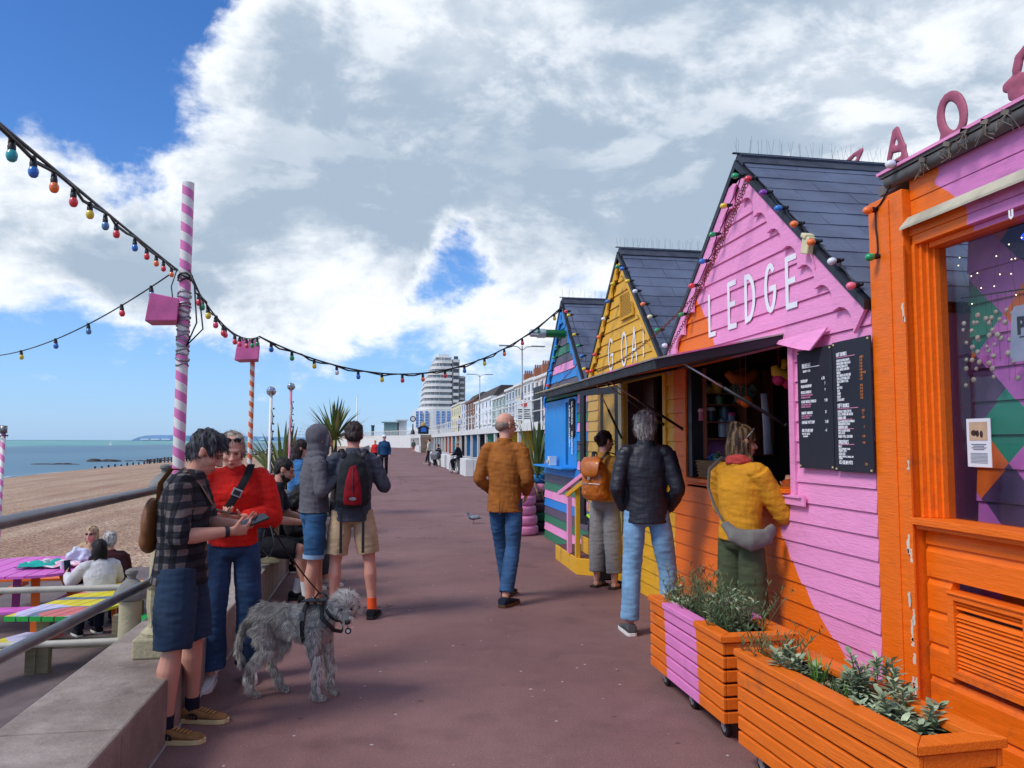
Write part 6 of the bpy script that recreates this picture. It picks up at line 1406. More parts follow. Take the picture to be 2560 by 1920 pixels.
def hand(q,w,d,n,curl=.5,s=1.,thumb=1,pt=None):
    """palm, four unequal bent fingers and a thumb leaving the side of the palm"""
    w=V(w);d=V(d).normalized();n=V(n); n=(n-d*n.dot(d)).normalized(); sd=d.cross(n)*thumb
    q.tube([w-d*.02,w+d*.02,w+d*.055,w+d*.09],[(.022*s,.018*s),(.034*s,.017*s),(.040*s,.016*s),(.037*s,.013*s)],10,side=sd)
    for i,(off,L) in enumerate(((.029,.074),(.010,.084),(-.010,.078),(-.028,.062))):
        c=curl*(1+.12*i) if not (pt is not None and i==pt) else .1
        p=w+d*(.086-.004*abs(i-1))+sd*off; dd=V(d)+sd*off*1.2; r=.0088*s
        P=[p-d*.02,p]
        for k,f in enumerate((.45,.32,.23)):
            dd=(dd.normalized()*math.cos(c*.75)+n*math.sin(c*.75)).normalized(); P.append(P[-1]+dd*L*f*1.05)
        q.tube(P,[r,r*1.02,r*.95,r*.88,r*.7],7); q.sph(P[-1],r*.72,6)
    p=w+d*.03+sd*.032; dd=(d*.55+sd*.7+n*.35).normalized(); P=[w+d*.012+sd*.012,p,p+dd*.034]; dd=(dd+d*.6+n*curl*.6).normalized(); P.append(P[-1]+dd*.03)
    q.tube(P,[.013,.0115,.010,.008],7); q.sph(P[-1],.008,6)
def headparts(q,hc,M,s=1.,beard=False,nose=1.):
    def S(c,r,n=14): q.sph(hc+M@V(c)*s,tuple(a*s for a in r),n,mat=M)
    S((0,-.012,.030),(.075,.094,.088)); S((0,.020,-.030),(.062,.068,.078)); S((0,.045,-.070),(.045,.042,.040)); S((0,.066,-.092),(.024,.022,.018),10)
    S((.034,.052,-.028),(.026,.030,.030),10); S((-.034,.052,-.028),(.026,.030,.030),10); S((0,.074,.028),(.052,.016,.014),10)
    q.tube([hc+M@V(p)*s for p in ((0,.080,.022),(0,.096,-.004),(0,.112*nose,-.026),(0,.098,-.036))],[.008*s,.0105*s,.015*s,.010*s],8)
    for x in (-.012,.012): S((x,.092,-.032),(.009,.010,.008),8)
    S((0,.088,-.058),(.022,.012,.0055),10); S((0,.087,-.067),(.019,.012,.006),10)
    for x in (-1,1): S((x*.077,-.006,-.004),(.010,.020,.032),10); S((x*.080,-.014,.012),(.010,.014,.016),8)
def hair(root,hc,M,s,parts,mat,n=500,L=.05,flow=(0,-.3,-1),w=.0022,vox=.008,noise=.008,lift=.35,name='hair',droop=.5,cond=None):
    q=MB()
    for c,r in parts: q.sph(hc+M@V(c)*s,tuple(a*s for a in r),16,mat=M)
    me=remesh(q,vox,1,noise=[(noise,45,45,22,2.)]); 
    co=[v.co.copy() for v in me.vertices]; no=[v.normal.copy() for v in me.vertices]
    st=MB(); fl=M@V(flow).normalized(); Mi=M.transposed()
    for k in range(n):
        i=random.randrange(len(co)); p=co[i]; nn=no[i]; loc=Mi@((p-hc))/s
        if cond and not cond(loc): continue
        d=(fl-nn*fl.dot(nn)); d=(d.normalized() if d.length>.01 else V((1,0,0)))+nn*lift*random.uniform(.3,1.)+V((random.uniform(-.25,.25),random.uniform(-.25,.25),random.uniform(-.2,.2))); d.normalize()
        sd=d.cross(nn).normalized(); LL=L*random.uniform(.6,1.2); P=[];pp=p-nn*.002; dd=d; ww=w*random.uniform(.7,1.4)
        for j in range(4): P.append((pp-sd*ww*(1-j/3.3),pp+sd*ww*(1-j/3.3))); dd=(dd-nn*.10*j+V((0,0,-droop*.15))).normalized(); pp=pp+dd*LL/3
        st.add([x for a in P for x in a],[(0,1,3,2),(2,3,5,4),(4,5,7,6)])
    b=MB(); b.add([tuple(v) for v in co],[tuple(p.vertices) for p in me.polygons]); b.add(st.v,st.f)
    bpy.data.meshes.remove(me); return b.build(name,mat,root,smooth=True,recalc=False)
HS=dict(short=[((0,-.020,.045),(.083,.098,.085)),((0,-.050,.005),(.078,.062,.080))],
 crop=[((0,-.020,.042),(.081,.098,.083)),((0,-.048,.005),(.077,.058,.075))],
 long=[((0,-.018,.042),(.086,.100,.090)),((0,-.060,-.02),(.083,.055,.12)),((.062,-.02,-.06),(.028,.05,.11)),((-.062,-.02,-.06),(.028,.05,.11)),((0,-.065,-.13),(.085,.045,.11))],
 ring=[((0,-.058,-.012),(.074,.05,.055)),((.066,-.02,.0),(.016,.05,.035)),((-.066,-.02,.0),(.016,.05,.035))])
def shoe(root,an,yaw,mat,solem,L=.28,high=.09,w=.05,pitch=0.,name='shoe',tread=.022):
    a=V(an); q=MB(); M=rotm(yaw,pitch)
    prof=[(-.075,.030,.050),(-.068,.040,.085),(-.03,.044,high),(.01,.044,high*.95),(.05,.046,.072),(.10,w*.98,.056),(.15,w,.048),(.185,w*.8,.038),(.205,w*.4,.025)]
    k=L/.28; ring=[]; vs=[]; n=14; o=V((a.x,a.y,0)) if pitch==0 else V((a.x,a.y,a.z-.09))
    for (y,hw,h) in prof:
        for j in range(n):
            t=math.pi*2*j/n; x=hw*math.copysign(abs(math.cos(t))**.75,math.cos(t)); z=tread+ (h-tread)*.5+ (h-tread)*.5*math.copysign(abs(math.sin(t))**.7,math.sin(t)); vs.append(o+M@V((x,y*k,z)))
    fs=[(i*n+j,i*n+(j+1)%n,(i+1)*n+(j+1)%n,(i+1)*n+j) for i in range(len(prof)-1) for j in range(n)]+[tuple(range(n-1,-1,-1)),tuple((len(prof)-1)*n+j for j in range(n))]
    q.add(vs,fs); sh=q.build(name,mat,root,smooth=True,ang=60)
    q=MB(); pts=[o+M@V((x,y*k,.001)) for y,x in [(-.078,.02),(-.07,.038),(0,.045),(.1,w*1.03),(.16,w*1.04),(.195,w*.75),(.212,.0)]]; pts+= [o+M@V((-x,y*k,.001)) for y,x in [(.195,w*.75),(.16,w*1.04),(.1,w*1.03),(0,.045),(-.07,.038),(-.078,.02)]]
    q.poly(pts,M@V((0,0,tread+.004))); q.build('sole',solem,sh,bevel=.003); return sh
def person(label,loc,rz,h,J=None,sk='a',top=None,bot=None,head=(0,0,0),hairs=None,shoes=None,vox=.008,hands=None,eyes=True,extra=None,build=1.,socks=None,group=None,lod=0,neckpad=True,foot=(0,0)):
    j={k:V(v) for k,v in JD.items()}
    for k,v in (J or {}).items(): j[k]=V(v)
    root=thing('person',label,'person',loc,rz,group=group,sc=h/1.75); B=build
    q=MB(); hc=j['head']; M=rotm(*head)
    side=(j['shR']-j['shL']).normalized()
    def torso(q,g=0.,lo=0.,hem=None,flare=1.,wk=1.):
        P=[j['pelvis'],j['waist'],j['chest'],(j['shR']+j['shL'])/2+V((0,0,.005)),j['neck']]
        rr=[(.148*B+g,.112*B+g),(.138*B+g,.102*B+g),(.168*B+g,.112*B+g),(.152*B+g*.7,.074*B+g*.8),(.062+g*.4,.060+g*.4)]
        if hem is not None:
            d=(P[0]-P[1]).normalized(); P=[P[0]+d*hem]+P; rr=[(rr[0][0]*flare,rr[0][1]*flare*1.02)]+rr
        rr=[(a*wk,b*wk) for a,b in rr]
        q.tube(P,rr,24,side=side)
        for s in ('R','L'): q.tube([j['neck']-V((0,0,.04)),j['sh'+s]],[(.048+g*.5),(.044*B+g*.5)],12); q.sph(j['sh'+s]-side*(.022 if s=='R' else -.022),(.054+g*.7,.056+g*.7,.050+g*.6),12)
    torso(q,-.016); q.sph(j['pelvis']-V((0,0,.02)),(.13*B,.095*B,.09),14)
    q.tube([j['neck']-V((0,0,.05)),j['neck']+(hc-j['neck'])*.35,hc+M@V((0,-.015,-.045))],[.062,.053*B**.5,.052],14)
    headparts(q,hc,M)
    for s,sg in (('R',1),('L',-1)):
        sh,el,wr=j['sh'+s],j['el'+s],j['wr'+s]
        q.tube([sh,sh.lerp(el,.5),el],[.050*B,.046*B,.038],12); q.sph(el,.038,10); q.tube([el,el.lerp(wr,.3),wr],[.038,.041*B,.026],12); q.sph(wr,.026,8)
        d=(wr-el).normalized(); hd=(hands or {}).get(s,{}); dd=V(hd.get('d',tuple(d))); nn=V(hd.get('n',(-sg,.2,0)))
        hand(q,wr,dd,nn,hd.get('curl',.45),thumb=hd.get('t',sg))
        hp,kn,an=j['hip'+s],j['kn'+s],j['an'+s]
        q.tube([hp,hp.lerp(kn,.45),kn],[.080*B,.074*B,.054],14); q.sph(kn,.055,10)
        back=(hp-kn).normalized().cross(side); bk=V((0,-1,0)) if abs((kn-an).normalized().z)>.8 else V((0,0,-1))
        q.tube([kn,kn.lerp(an,.28)+bk*.012,kn.lerp(an,.6),an],[.052,.057*B,.044,.034],14); q.sph(an,.036,8)
        if not shoes: q.tube([an+V((0,-.03,-.05)),an+V((0,.08,-.06)),an+V((0,.17,-.072))],[.03,(.042,.028),(.036,.014)],12,side=(1,0,0))
        else: q.sph(an+V((0,.02,-.04)),(.03,.05,.03),8)
    blob('body',q,vox,skin(sk),root,smooth=2)
    if eyes and lod==0:
        q=MB(); 
        for x in (-.030,.030): q.sph(hc+M@V((x,.079,.006)),(.013,.008,.0045),8,mat=M)
        q.build('eyes',pmat('eye_dark','#2a1c18',rough=.2),root,smooth=True)
        q=MB()
        for x in (-1,1): q.tube([hc+M@V((x*(.014+.014*k),.090-.006*k,.026+.004*math.sin(k*1.5))) for k in range(4)],[.002,.0035,.003,.0015],5)
        q.build('eyebrows',hairs['mat'] if hairs else MATS['eye_dark'],root,smooth=True)
        q=MB(); q.sph(hc+M@V((0,.0965,-.0585)),(.020,.004,.0035),8,mat=M); q.sph(hc+M@V((0,.0955,-.0665)),(.017,.004,.0045),8,mat=M); q.build('lips',pmat('lips','#a8605a',rough=.45),root,smooth=True)
    if top:
        g=top.get('g',.016); q=MB(); torso(q,g,hem=top.get('hem',.06),flare=top.get('flare',1.04),wk=top.get('wk',1.))
        sl=top.get('sleeve',1.); ar=top.get('ar',.0); pf=top.get('puff',0.)*.7
        for s in 'RL':
            sh,el,wr=j['sh'+s],j['el'+s],j['wr'+s]; a=.046*B+g*.62+ar*.8
            if sl<=.5: e=sh.lerp(el,sl*2); q.tube([sh,e],[a*1.03,a*1.02],16)
            else:
                u=(sl-.5)*2; e=el.lerp(wr,u); q.tube([sh,sh.lerp(el,.5),el],[a*1.03,a+pf*.6,a*.9+pf],16); q.sph(el,a*.9+pf,12); q.tube([el,el.lerp(e,.5),e],[a*.9+pf,a*.82+pf*1.0,a*.62+pf*.3],16)
        if top.get('collar',True): c0=j['neck']; q.tube([c0-V((0,0,.03)),c0+(hc-c0)*.18+V((0,-.004,.006))],[.078,.070+top.get('cw',0)],20)
        wr_=top.get('wr',.007); blob(top.get('name','shirt'),q,max(vox,.008),top['mat'],root,smooth=2,noise=[(wr_*1.1,8,8,4,3.),(wr_*.5,14,14,38,8.),(wr_*.4,40,40,18,5.)])
    if bot:
        q=MB(); g=bot.get('g',.012); f=bot.get('len',1.); lr=bot.get('lr',(.096,.082,.068,.062)) # radii hip, mid thigh, knee, hem
        q.tube([j['waist']-V((0,0,.05)) if bot.get('hi',1) else j['pelvis'],j['pelvis']],[(.128*B+g*.5,.096*B+g*.5),(.144*B+g,.110*B+g)],22,side=side); q.sph(j['pelvis']-V((0,0,.045)),(.142*B+g,.110*B+g,.085),16)
        for s in 'RL':
            hp,kn,an=j['hip'+s],j['kn'+s],j['an'+s]
            if f<=.5: e=hp.lerp(kn,f*2); q.tube([hp+V((0,0,.02)),hp.lerp(e,.5),e],[lr[0]*.86*B,(lr[0]+lr[3])/2*B,lr[3]*B],18)
            else:
                u=(f-.5)*2; e=kn.lerp(an,u); q.tube([hp+V((0,0,.02)),hp.lerp(kn,.5),kn],[lr[0]*.84*B,lr[1]*.96*B,lr[2]*B],18); q.sph(kn,lr[2]*.99*B,14); q.tube([kn,kn.lerp(e,.5),e],[lr[2]*B,(lr[2]+lr[3])/2*B,lr[3]*B],18)
        wr_=bot.get('wr',.006); blob(bot.get('name','trousers'),q,max(vox,.008),bot['mat'],root,smooth=2,noise=[(wr_*1.1,9,9,5,1.),(wr_*.7,13,13,42,5.)])
    if hairs:
        hair(root,hc,M,hairs.get('s',1.),hairs.get('parts') or HS[hairs['style']],hairs['mat'],n=hairs.get('n',450),L=hairs.get('L',.035),flow=hairs.get('flow',(0,-.35,-1)),lift=hairs.get('lift',.35),w=hairs.get('w',.0024),noise=hairs.get('noise',.008),vox=max(vox,.008),droop=hairs.get('droop',.5))
    if shoes:
        for i,s in enumerate('RL'):
            an=j['an'+s]; yw=(-foot[0] if s=='R' else foot[1]); sm=shoe(root,an,yw,shoes['mat'],shoes.get('sole',m_white),L=shoes.get('L',.28),pitch=(shoes.get('pitch') or {}).get(s,0),high=shoes.get('high',.09))
            if shoes.get('cb'): shoes['cb'](root,sm,an,yw,s)
    if socks:
        q=MB()
        for s in socks.get('which','RL'):
            an,kn=j['an'+s],j['kn'+s]; q=MB(); q.tube([an-V((0,0,.03)),an.lerp(kn,socks.get('h',.12))],[.042,.043],14); q.build('sock',socks['mat'],root,smooth=True,ang=50)
    return root,j,hc,M
def W_(root,p): 
    s=root.scale.x; return V(root.location)+Matrix.Rotation(root.rotation_euler.z,3,'Z')@(V(p)*s)
def shades(root,hc,M,mat=None,z=.008,y=.088,up=False,lens=True):
    q=MB(); 
    if up: z=.098; y=.052
    for x in (-.031,.031): q.sph(hc+M@V((x,y,z)),(.026,.008,.018),10,mat=M)
    for x in (-1,1): q.tube([hc+M@V((x*.055,y-.008,z+.005)),hc+M@V((x*.080,y-.05,z+.006)),hc+M@V((x*.082,-.01,z))],.0028,5)
    q.tube([hc+M@V((-.01,y,z+.004)),hc+M@V((.01,y,z+.004))],.003,5); return q.build('sunglasses',mat or m_black,root,smooth=True)
def specs(root,hc,M):
    q=MB()
    for x in (-.031,.031): q.tube([hc+M@V((x+.024*math.cos(a*math.pi/5),.098,.004+.017*math.sin(a*math.pi/5))) for a in range(10)],.0026,5,closed=True)
    for x in (-1,1): q.tube([hc+M@V((x*.055,.094,.008)),hc+M@V((x*.081,.03,.010)),hc+M@V((x*.084,-.015,.0))],.0028,5)
    return q.build('glasses',m_black,root,smooth=True)
def phone(label,c,M,col=m_black,grp=None):
    t=thing('mobile_phone',label,'phone',c); q=MB(); q.obox((0,0,0),(.074,.15,.009),M); q.build('case',col,t,bevel=.003); q=MB(); q.obox(M@V((0,0,.0052)),(.066,.14,.0012),M); q.build('screen',pmat('screen','#1a2430',rough=.1),t); return t
def strap(root_or_none,pts,w,th,mat,label,cat='strap',name='shoulder_strap',nh=None):
    q=MB(); P=[V(p) for p in pts]; 
    q.tube(P,[(w/2,th/2)]*len(P),8,side=nh); o=q.build(name,mat,None,smooth=True,ang=40); return tag(o,label,cat)
m_jean=cloth('jeans','#2d4668',bscale=60,bump=.25,vscale=5,var=.35); m_jeanl=cloth('light_jeans','#7ba3c4',bscale=60,bump=.25,var=.25); m_jeand=cloth('deep_jeans','#36587f',bscale=60,bump=.25,var=.3)
m_navy=cloth('navy','#1b2030'); m_blk=cloth('black','#15151a'); m_bei=cloth('beige','#bca17f'); m_redc=cloth('red','#cf2219',bump=1.0,bscale=38)
# --- man in the checked shirt
def fn_check(t,o):
    x,y,z=t.sep(o); w=t.math('MULTIPLY',t.math('SUBTRACT',t.noise(o,7,3),.5),.035)
    u=t.math('ADD',t.math('ADD',y,t.math('MULTIPLY',x,.55)),w); v=t.math('ADD',z,t.math('ADD',w,t.math('MULTIPLY',y,-.05)))
    def band(a): f=t.math('FRACT',t.math('DIVIDE',t.math('ADD',a,4.),.076)); return t.math('MULTIPLY',t.ss(f,.0,.05),t.ss(f,.53,.48))
    a,b=band(u),band(v); s=t.math('MULTIPLY',t.math('ADD',a,b),.5)
    c=t.mix(t.ss(s,.1,.45),lin('#15161d'),lin('#2b2c33')); return t.mix(t.ss(s,.6,.95),c,lin('#6b625f'))
m_check=cloth('check','#fff',fn=fn_check,bscale=40); m_tan=pmat('suede_tan','#8a6238',rough=.9,var=.2,vscale=30,bump=.3)
def shoe_mark(root,sm,an,yw,s):
    M=rotm(yw); o=V((an.x,an.y,0)); q=MB(); sx=1 if s=='R' else -1
    for sxx in (1,-1):
        q.poly([o+M@V((sxx*.0475,y,z)) for y,z in [(-.01,.032),(.055,.028)]+[(.022+.033*math.cos(R(a)),.042+.022*math.sin(R(a))) for a in range(0,181,20)]],M@V((sxx*.0035,0,0)))
    q.build('side_patch',m_black,sm); q=MB()
    for sxx in (1,-1):
        for k in range(3): q.tube([o+M@V((sxx*.0515,-.002+k*.017,.03)),o+M@V((sxx*.0515,.004+k*.017,.05))],.0032,6)
    q.build('side_mark',m_tan,sm,smooth=True); q=MB()
    for k in range(5): q.tube([o+M@V((-.024,.055+k*.02,.078-k*.006)),o+M@V((0,.06+k*.02,.084-k*.006)),o+M@V((.024,.05+k*.02,.078-k*.006))],.0038,6)
    q.build('laces',pmat('lace','#b98a4c',rough=.8),sm,smooth=True)
pl,j,hc,M=person('man in a dark checked shirt and navy shorts looking down at his phone',(-1.07,4.56,0),R(-90),1.655,
 dict(pelvis=(0,-.01,.95),waist=(0,-.005,1.09),chest=(0,.01,1.30),neck=(0,.045,1.475),head=(.0,.115,1.60),shR=(.18,.01,1.42),elR=(.235,.03,1.13),wrR=(.13,.29,1.15),shL=(-.18,.02,1.42),elL=(-.20,.09,1.16),wrL=(-.05,.31,1.17),
  hipR=(.09,0,.92),knR=(.15,.0,.50),anR=(.165,-.02,.09),hipL=(-.09,0,.92),knL=(-.13,.05,.50),anL=(-.15,.05,.09)),
 sk='a',build=1.12,top=dict(mat=m_check,sleeve=.56,hem=.10,g=.022,ar=.008,wr=.009,flare=1.05),bot=dict(mat=cloth('navy_shorts','#26384e',var=.2),len=.50,lr=(.115,.10,.10,.092),name='shorts',g=.012),
 head=(0,-30,0),hairs=dict(parts=[((0,-.022,.050),(.088,.104,.088)),((0,-.055,.0),(.080,.062,.085)),((0,.055,.085),(.06,.045,.03)),((0,.02,.10),(.07,.07,.035))],mat=hairmat('grey_dark','#1f2024','#4d4e54'),n=1700,L=.038,lift=.6,flow=(0,.35,-.35),noise=.016),
 shoes=dict(mat=m_tan,sole=m_crw,cb=shoe_mark,L=.30,high=.10),socks=dict(mat=m_navy,h=.14),foot=(8,-12),vox=.0065,
 hands=dict(R=dict(d=(-.25,.9,.05),n=(-.8,-.1,.5),curl=1.15),L=dict(d=(.35,.85,.05),n=(.6,-.2,.7),curl=1.05)))
q=MB(); w0,w1=j['elR'].lerp(j['wrR'],.88),j['elR'].lerp(j['wrR'],.96); q.tube([w0,w1],.034,14); q.build('watch',m_black,pl,smooth=True,ang=40)
phone('black phone held low by the man in the checked shirt',W_(pl,(.045,.405,1.20)),rotm(-60,18,20))
q=MB(); cb=W_(pl,(-.02,-.18,1.18)); q.sph((0,0,0),(.05,.13,.15),16); q.sph((-.01,0,-.08),(.05,.11,.08),12); q.v=[(a+cb.x,b+cb.y,c+cb.z) for a,b,c in q.v]; o=blob('shoulder_bag',q,.01,pmat('brown_leather','#7a4a24',rough=.5,var=.2),None); tag(o,'brown leather bag on the back of the man in the checked shirt','bag')
strap(None,[W_(pl,p) for p in ((-.02,-.15,1.28),(.02,-.13,1.42),(.07,-.06,1.505),(.09,.03,1.50),(.08,.10,1.42),(.04,.165,1.30))],.03,.006,MATS['brown_leather'],'brown strap over the shoulder of the man in the checked shirt',nh=None)
q=MB(); q.obox((.10,-.115,.895),(.05,.004,.016),rotm(35)); q.obox((.19,-.03,.905),(.004,.03,.014)); q.build('label_patch',m_white,pl)
# --- woman in red
rd,j,hc,M=person('woman in a quilted red jacket and wide blue jeans holding a phone',(-.955,5.42,0),R(184),1.655,
 dict(neck=(0,.02,1.47),head=(.02,.07,1.605),shR=(.18,.0,1.42),elR=(.235,.02,1.15),wrR=(.10,.25,1.17),shL=(-.19,.0,1.42),elL=(-.25,.0,1.13),wrL=(-.07,.24,1.15),anR=(.12,.06,.09),anL=(-.13,-.06,.09),knR=(.11,.05,.50),knL=(-.12,.0,.5)),
 sk='b',top=dict(mat=m_redc,sleeve=.93,hem=.02,g=.024,ar=.014,puff=.024,wr=.008,flare=1.0,name='jacket'),bot=dict(mat=m_jean,len=.97,lr=(.105,.095,.088,.105)),
 head=(8,-24,0),hairs=dict(parts=[((0,-.03,.045),(.084,.094,.082)),((0,-.055,-.02),(.082,.055,.095)),((.070,-.02,-.01),(.018,.045,.06)),((-.070,-.02,-.01),(.018,.045,.06))],mat=hairmat('ash','#7a6654','#b5a692'),n=900,L=.06,flow=(0,-.2,-1)),
 shoes=dict(mat=pmat('white_leather','#dcdcdc',rough=.4),sole=m_white,L=.27),foot=(6,6),vox=.0065,
 hands=dict(R=dict(d=(-.8,.55,.0),n=(-.1,-.3,.9),curl=.7),L=dict(d=(.75,.6,.1),n=(.1,-.4,.9),curl=.9)))
shades(rd,hc,M,up=True)
q=MB()
for k in range(3): q.tube([j['wrR']+V((.012+.010*k,-.025-.004*k,0))+V((.032*math.cos(a*.7)*.35,.0,.032*math.sin(a*.7))) for a in range(9)],.0035,5,closed=True)
q.build('bangle',m_steel,rd,smooth=True)
phone('black phone held by the woman in the red jacket',W_(rd,(.02,.37,1.205)),rotm(60,10,10))
strap(None,[W_(rd,p) for p in ((-.10,-.06,1.50),(-.11,.05,1.50),(-.09,.125,1.42),(-.03,.178,1.30),(.04,.19,1.18),(.08,.175,1.06))],.05,.006,m_blk,'broad black strap across the red jacket',nh=(1,0,0))
q=MB(); q.obox(W_(rd,(-.035,.187,1.315)),(.062,.006,.05),rotm(0,0,22)); q.obox(W_(rd,(-.035,.192,1.315)),(.044,.006,.030),rotm(0,0,22),mi=1); tag(q.build('strap_buckle',[m_steel,m_black],bevel=.002),'silver buckle on the broad black strap','buckle')
q=MB(); 
for k in range(7): q.sph(W_(rd,(0,.184+.003*(k<4),.93+k*.078)),.006,8)
q.build('x',m_redc).parent=None; bpy.data.objects.remove(bpy.data.objects['x'])
# --- hooded man
m_hood=cloth('hoodie','#5f5d63',bscale=80,bump=.2); 
hd,j,hc,M=person('man in a grey hoodie with the hood up and rolled denim shorts',(-.58,7.2,0),R(-72),1.72,
 dict(neck=(0,.0,1.475),head=(.0,.05,1.62),elR=(.25,.0,1.16),wrR=(.10,.24,1.30),elL=(-.2,.05,1.18),wrL=(-.05,.25,1.33),anR=(.08,-.05,.09),anL=(-.09,.08,.09),knR=(.09,-.02,.5),knL=(-.1,.06,.5)),sk='a',
 top=dict(mat=m_hood,sleeve=.98,hem=.0,g=.024,ar=.008,wr=.009,name='hoodie'),bot=dict(mat=cloth('denim_shorts','#2f5578',var=.3),len=.44,lr=(.105,.095,.09,.088),name='shorts'),head=(0,-14,0),shoes=dict(mat=m_blk,sole=m_black),vox=.008,
 hands=dict(R=dict(d=(-.3,.5,.8),n=(-.8,.2,.1),curl=.9),L=dict(d=(.3,.5,.8),n=(.8,.2,0),curl=.9)))
q=MB(); q.sph(hc+V((0,-.035,.035)),(.100,.112,.118),18); q.sph(hc+V((0,-.04,-.08)),(.092,.09,.09),14); q.sph(hc+V((0,-.04,-.15)),(.125,.10,.07),14); q.tube([hc+V((.0,.055,.075)),hc+V((.075,.052,.03)),hc+V((.082,.045,-.05)),hc+V((.05,.05,-.13))],.018,8); q.tube([hc+V((.0,.055,.085)),hc+V((-.075,.052,.03)),hc+V((-.082,.045,-.05)),hc+V((-.05,.05,-.13))],.018,8)
blob('hood',q,.01,m_hood,hd,noise=[(.008,14,14,14,2)])
q=MB()
for s in 'RL': e=j['hip'+s].lerp(j['kn'+s],.88); e2=j['hip'+s].lerp(j['kn'+s],.80); q.tube([e,e2],[.096,.097],18)
q.build('turn_up',pmat('denim_pale','#8aa4bd',rough=.9),hd,smooth=True,ang=50)
o=MB(); p=W_(hd,(.0,.30,1.47)); o.sph((0,0,0),(.035,.035,.05),10); o.v=[(a+p.x,b+p.y,c+p.z) for a,b,c in o.v]; tag(blob('blue_cup',o,.01,pmat('cup_blue','#2a8fd0',rough=.5),None),'bright blue cup held between the hooded man and the man with the backpack','cup')
# --- man with red and black backpack
def fn_dots(t,o):
    x,y,z=t.sep(o); a=t.math('SINE',t.math('MULTIPLY',x,420.)); b=t.math('SINE',t.math('MULTIPLY',z,420.)); return t.mix(t.ss(t.math('MULTIPLY',a,b),.55,.8),lin('#3f424e'),lin('#7d828e'))
bp,j,hc,M=person('man seen from behind in a speckled grey shirt and beige shorts',(-.24,7.15,0),R(2),1.76,
 dict(neck=(0,.0,1.475),head=(.0,.045,1.615),elR=(.275,.0,1.17),wrR=(.16,.20,1.24),elL=(-.275,.0,1.17),wrL=(-.12,.22,1.28),anR=(.19,-.03,.09),anL=(-.15,.02,.09),knR=(.16,.0,.5),knL=(-.14,.02,.5)),sk='d',
 top=dict(mat=cloth('dots','#fff',fn=fn_dots),sleeve=.52,hem=.10,g=.022,ar=.012,wr=.01),bot=dict(mat=m_bei,len=.42,lr=(.108,.102,.098,.098),name='shorts'),head=(0,-16,0),
 hairs=dict(style='short',mat=hairmat('brown_dark','#2a1f1c','#3c2e2a'),n=900,L=.03,lift=.7,noise=.014),shoes=dict(mat=m_blk,sole=m_black),socks=dict(mat=pmat('orange_sock','#e8541c',rough=.8),h=.22,which='RL'),foot=(14,20),vox=.008)
def backpack(label,base,rz,W1,H,Dp,mats,kind=0):
    t=thing('backpack',label,'backpack',base,rz); q=MB()
    q.tube([(0,0,0),(0,-.01,H*.12),(0,-.015,H*.5),(0,-.005,H*.82),(0,.02,H)],[(W1*.40,Dp*.40),(W1*.5,Dp*.5),(W1*.47,Dp*.5),(W1*.36,Dp*.40),(W1*.14,Dp*.16)],24,side=(1,0,0)); blob('bag_body',q,.009,mats[0],t,noise=[(.008,12,12,12,1),(.004,30,30,30,1)]); return t
m_red2=cloth('maroon','#8c1220',bump=.3)
bk=W_(bp,(0,-.165,1.00)); t=backpack('red and black backpack with long hanging straps on the man in beige shorts',bk,bp.rotation_euler.z,.30,.46,.19,[cloth('pack_black','#25282b')])
q=MB(); q.tube([(0,-.085,.02),(0,-.100,.10),(0,-.100,.24),(0,-.065,.36),(0,-.03,.42)],[(.080,.02),(.083,.022),(.060,.022),(.038,.02),(.02,.012)],16,side=(1,0,0)); blob('front_pocket',q,.007,m_red2,t,noise=[(.004,20,20,20,3)])
q=MB(); q.tube([(0,-.125,.12),(0,-.123,.24),(0,-.09,.35)],.004,6); q.build('zip',m_black,t); q=MB(); q.lathe([(.032,0),(.032,.004)],c=(0,-.127,.075),n=16,mat=Matrix.Rotation(R(90),3,'X')); q.v=[(x,y,(z-.075)*.45+.075) for x,y,z in q.v]; q.build('badge',m_zinc,t)
q=MB(); q.tube([(-.03,.0,.44),(-.02,-.0,.485),(.02,-.0,.485),(.03,.0,.44)],.006,6); q.build('grab_loop',m_black,t,smooth=True)
for x in (-.095,.095):
    q=MB(); q.poly([(x-.012,-.05,.03),(x+.012,-.05,.03),(x+.014,-.06,-.40),(x-.010,-.06,-.40)],(0,.004,0)); q.build('hanging_strap',m_black,t)
    q=MB(); q.tube([(x*.8,.03,.42),(x*1.1,.09,.50),(x*1.35,.20,.46),(x*1.4,.24,.30)],[(.024,.006)]*4,8,side=(1,0,0)); q.build('shoulder_strap',m_black,t,smooth=True)
# --- bearded man perched on the wall
be,j,hc,M=person('bearded man in a dark shirt and black shorts sitting on the low wall',(-1.02,7.95,0),R(-90),1.75,
 dict(pelvis=(0,-.14,.56),waist=(0,-.12,.72),chest=(0,-.05,.95),neck=(0,.02,1.15),head=(0,.085,1.29),shR=(.18,-.02,1.09),elR=(.23,.08,.82),wrR=(.10,.30,.78),shL=(-.18,-.0,1.09),elL=(-.22,.1,.84),wrL=(-.08,.30,.80),
 hipR=(.09,-.1,.55),knR=(.13,.26,.53),anR=(.12,.34,.09),hipL=(-.09,-.1,.55),knL=(-.12,.30,.50),anL=(-.10,.22,.09)),sk='a',
 top=dict(mat=cloth('char_shirt','#2b2b33'),sleeve=.4,hem=.06,g=.02,ar=.01,wr=.008),bot=dict(mat=m_blk,len=.47,lr=(.11,.10,.095,.095),name='shorts'),head=(0,-20,0),
 hairs=dict(style='crop',mat=hairmat('blackish','#1d1714'),n=700,L=.02,lift=.5),shoes=dict(mat=m_blk,sole=m_black,L=.3),socks=dict(mat=pmat('white_sock','#d8dada',rough=.9),h=.3),vox=.009)
be.location.z=.15
bpy.context.view_layer.update()
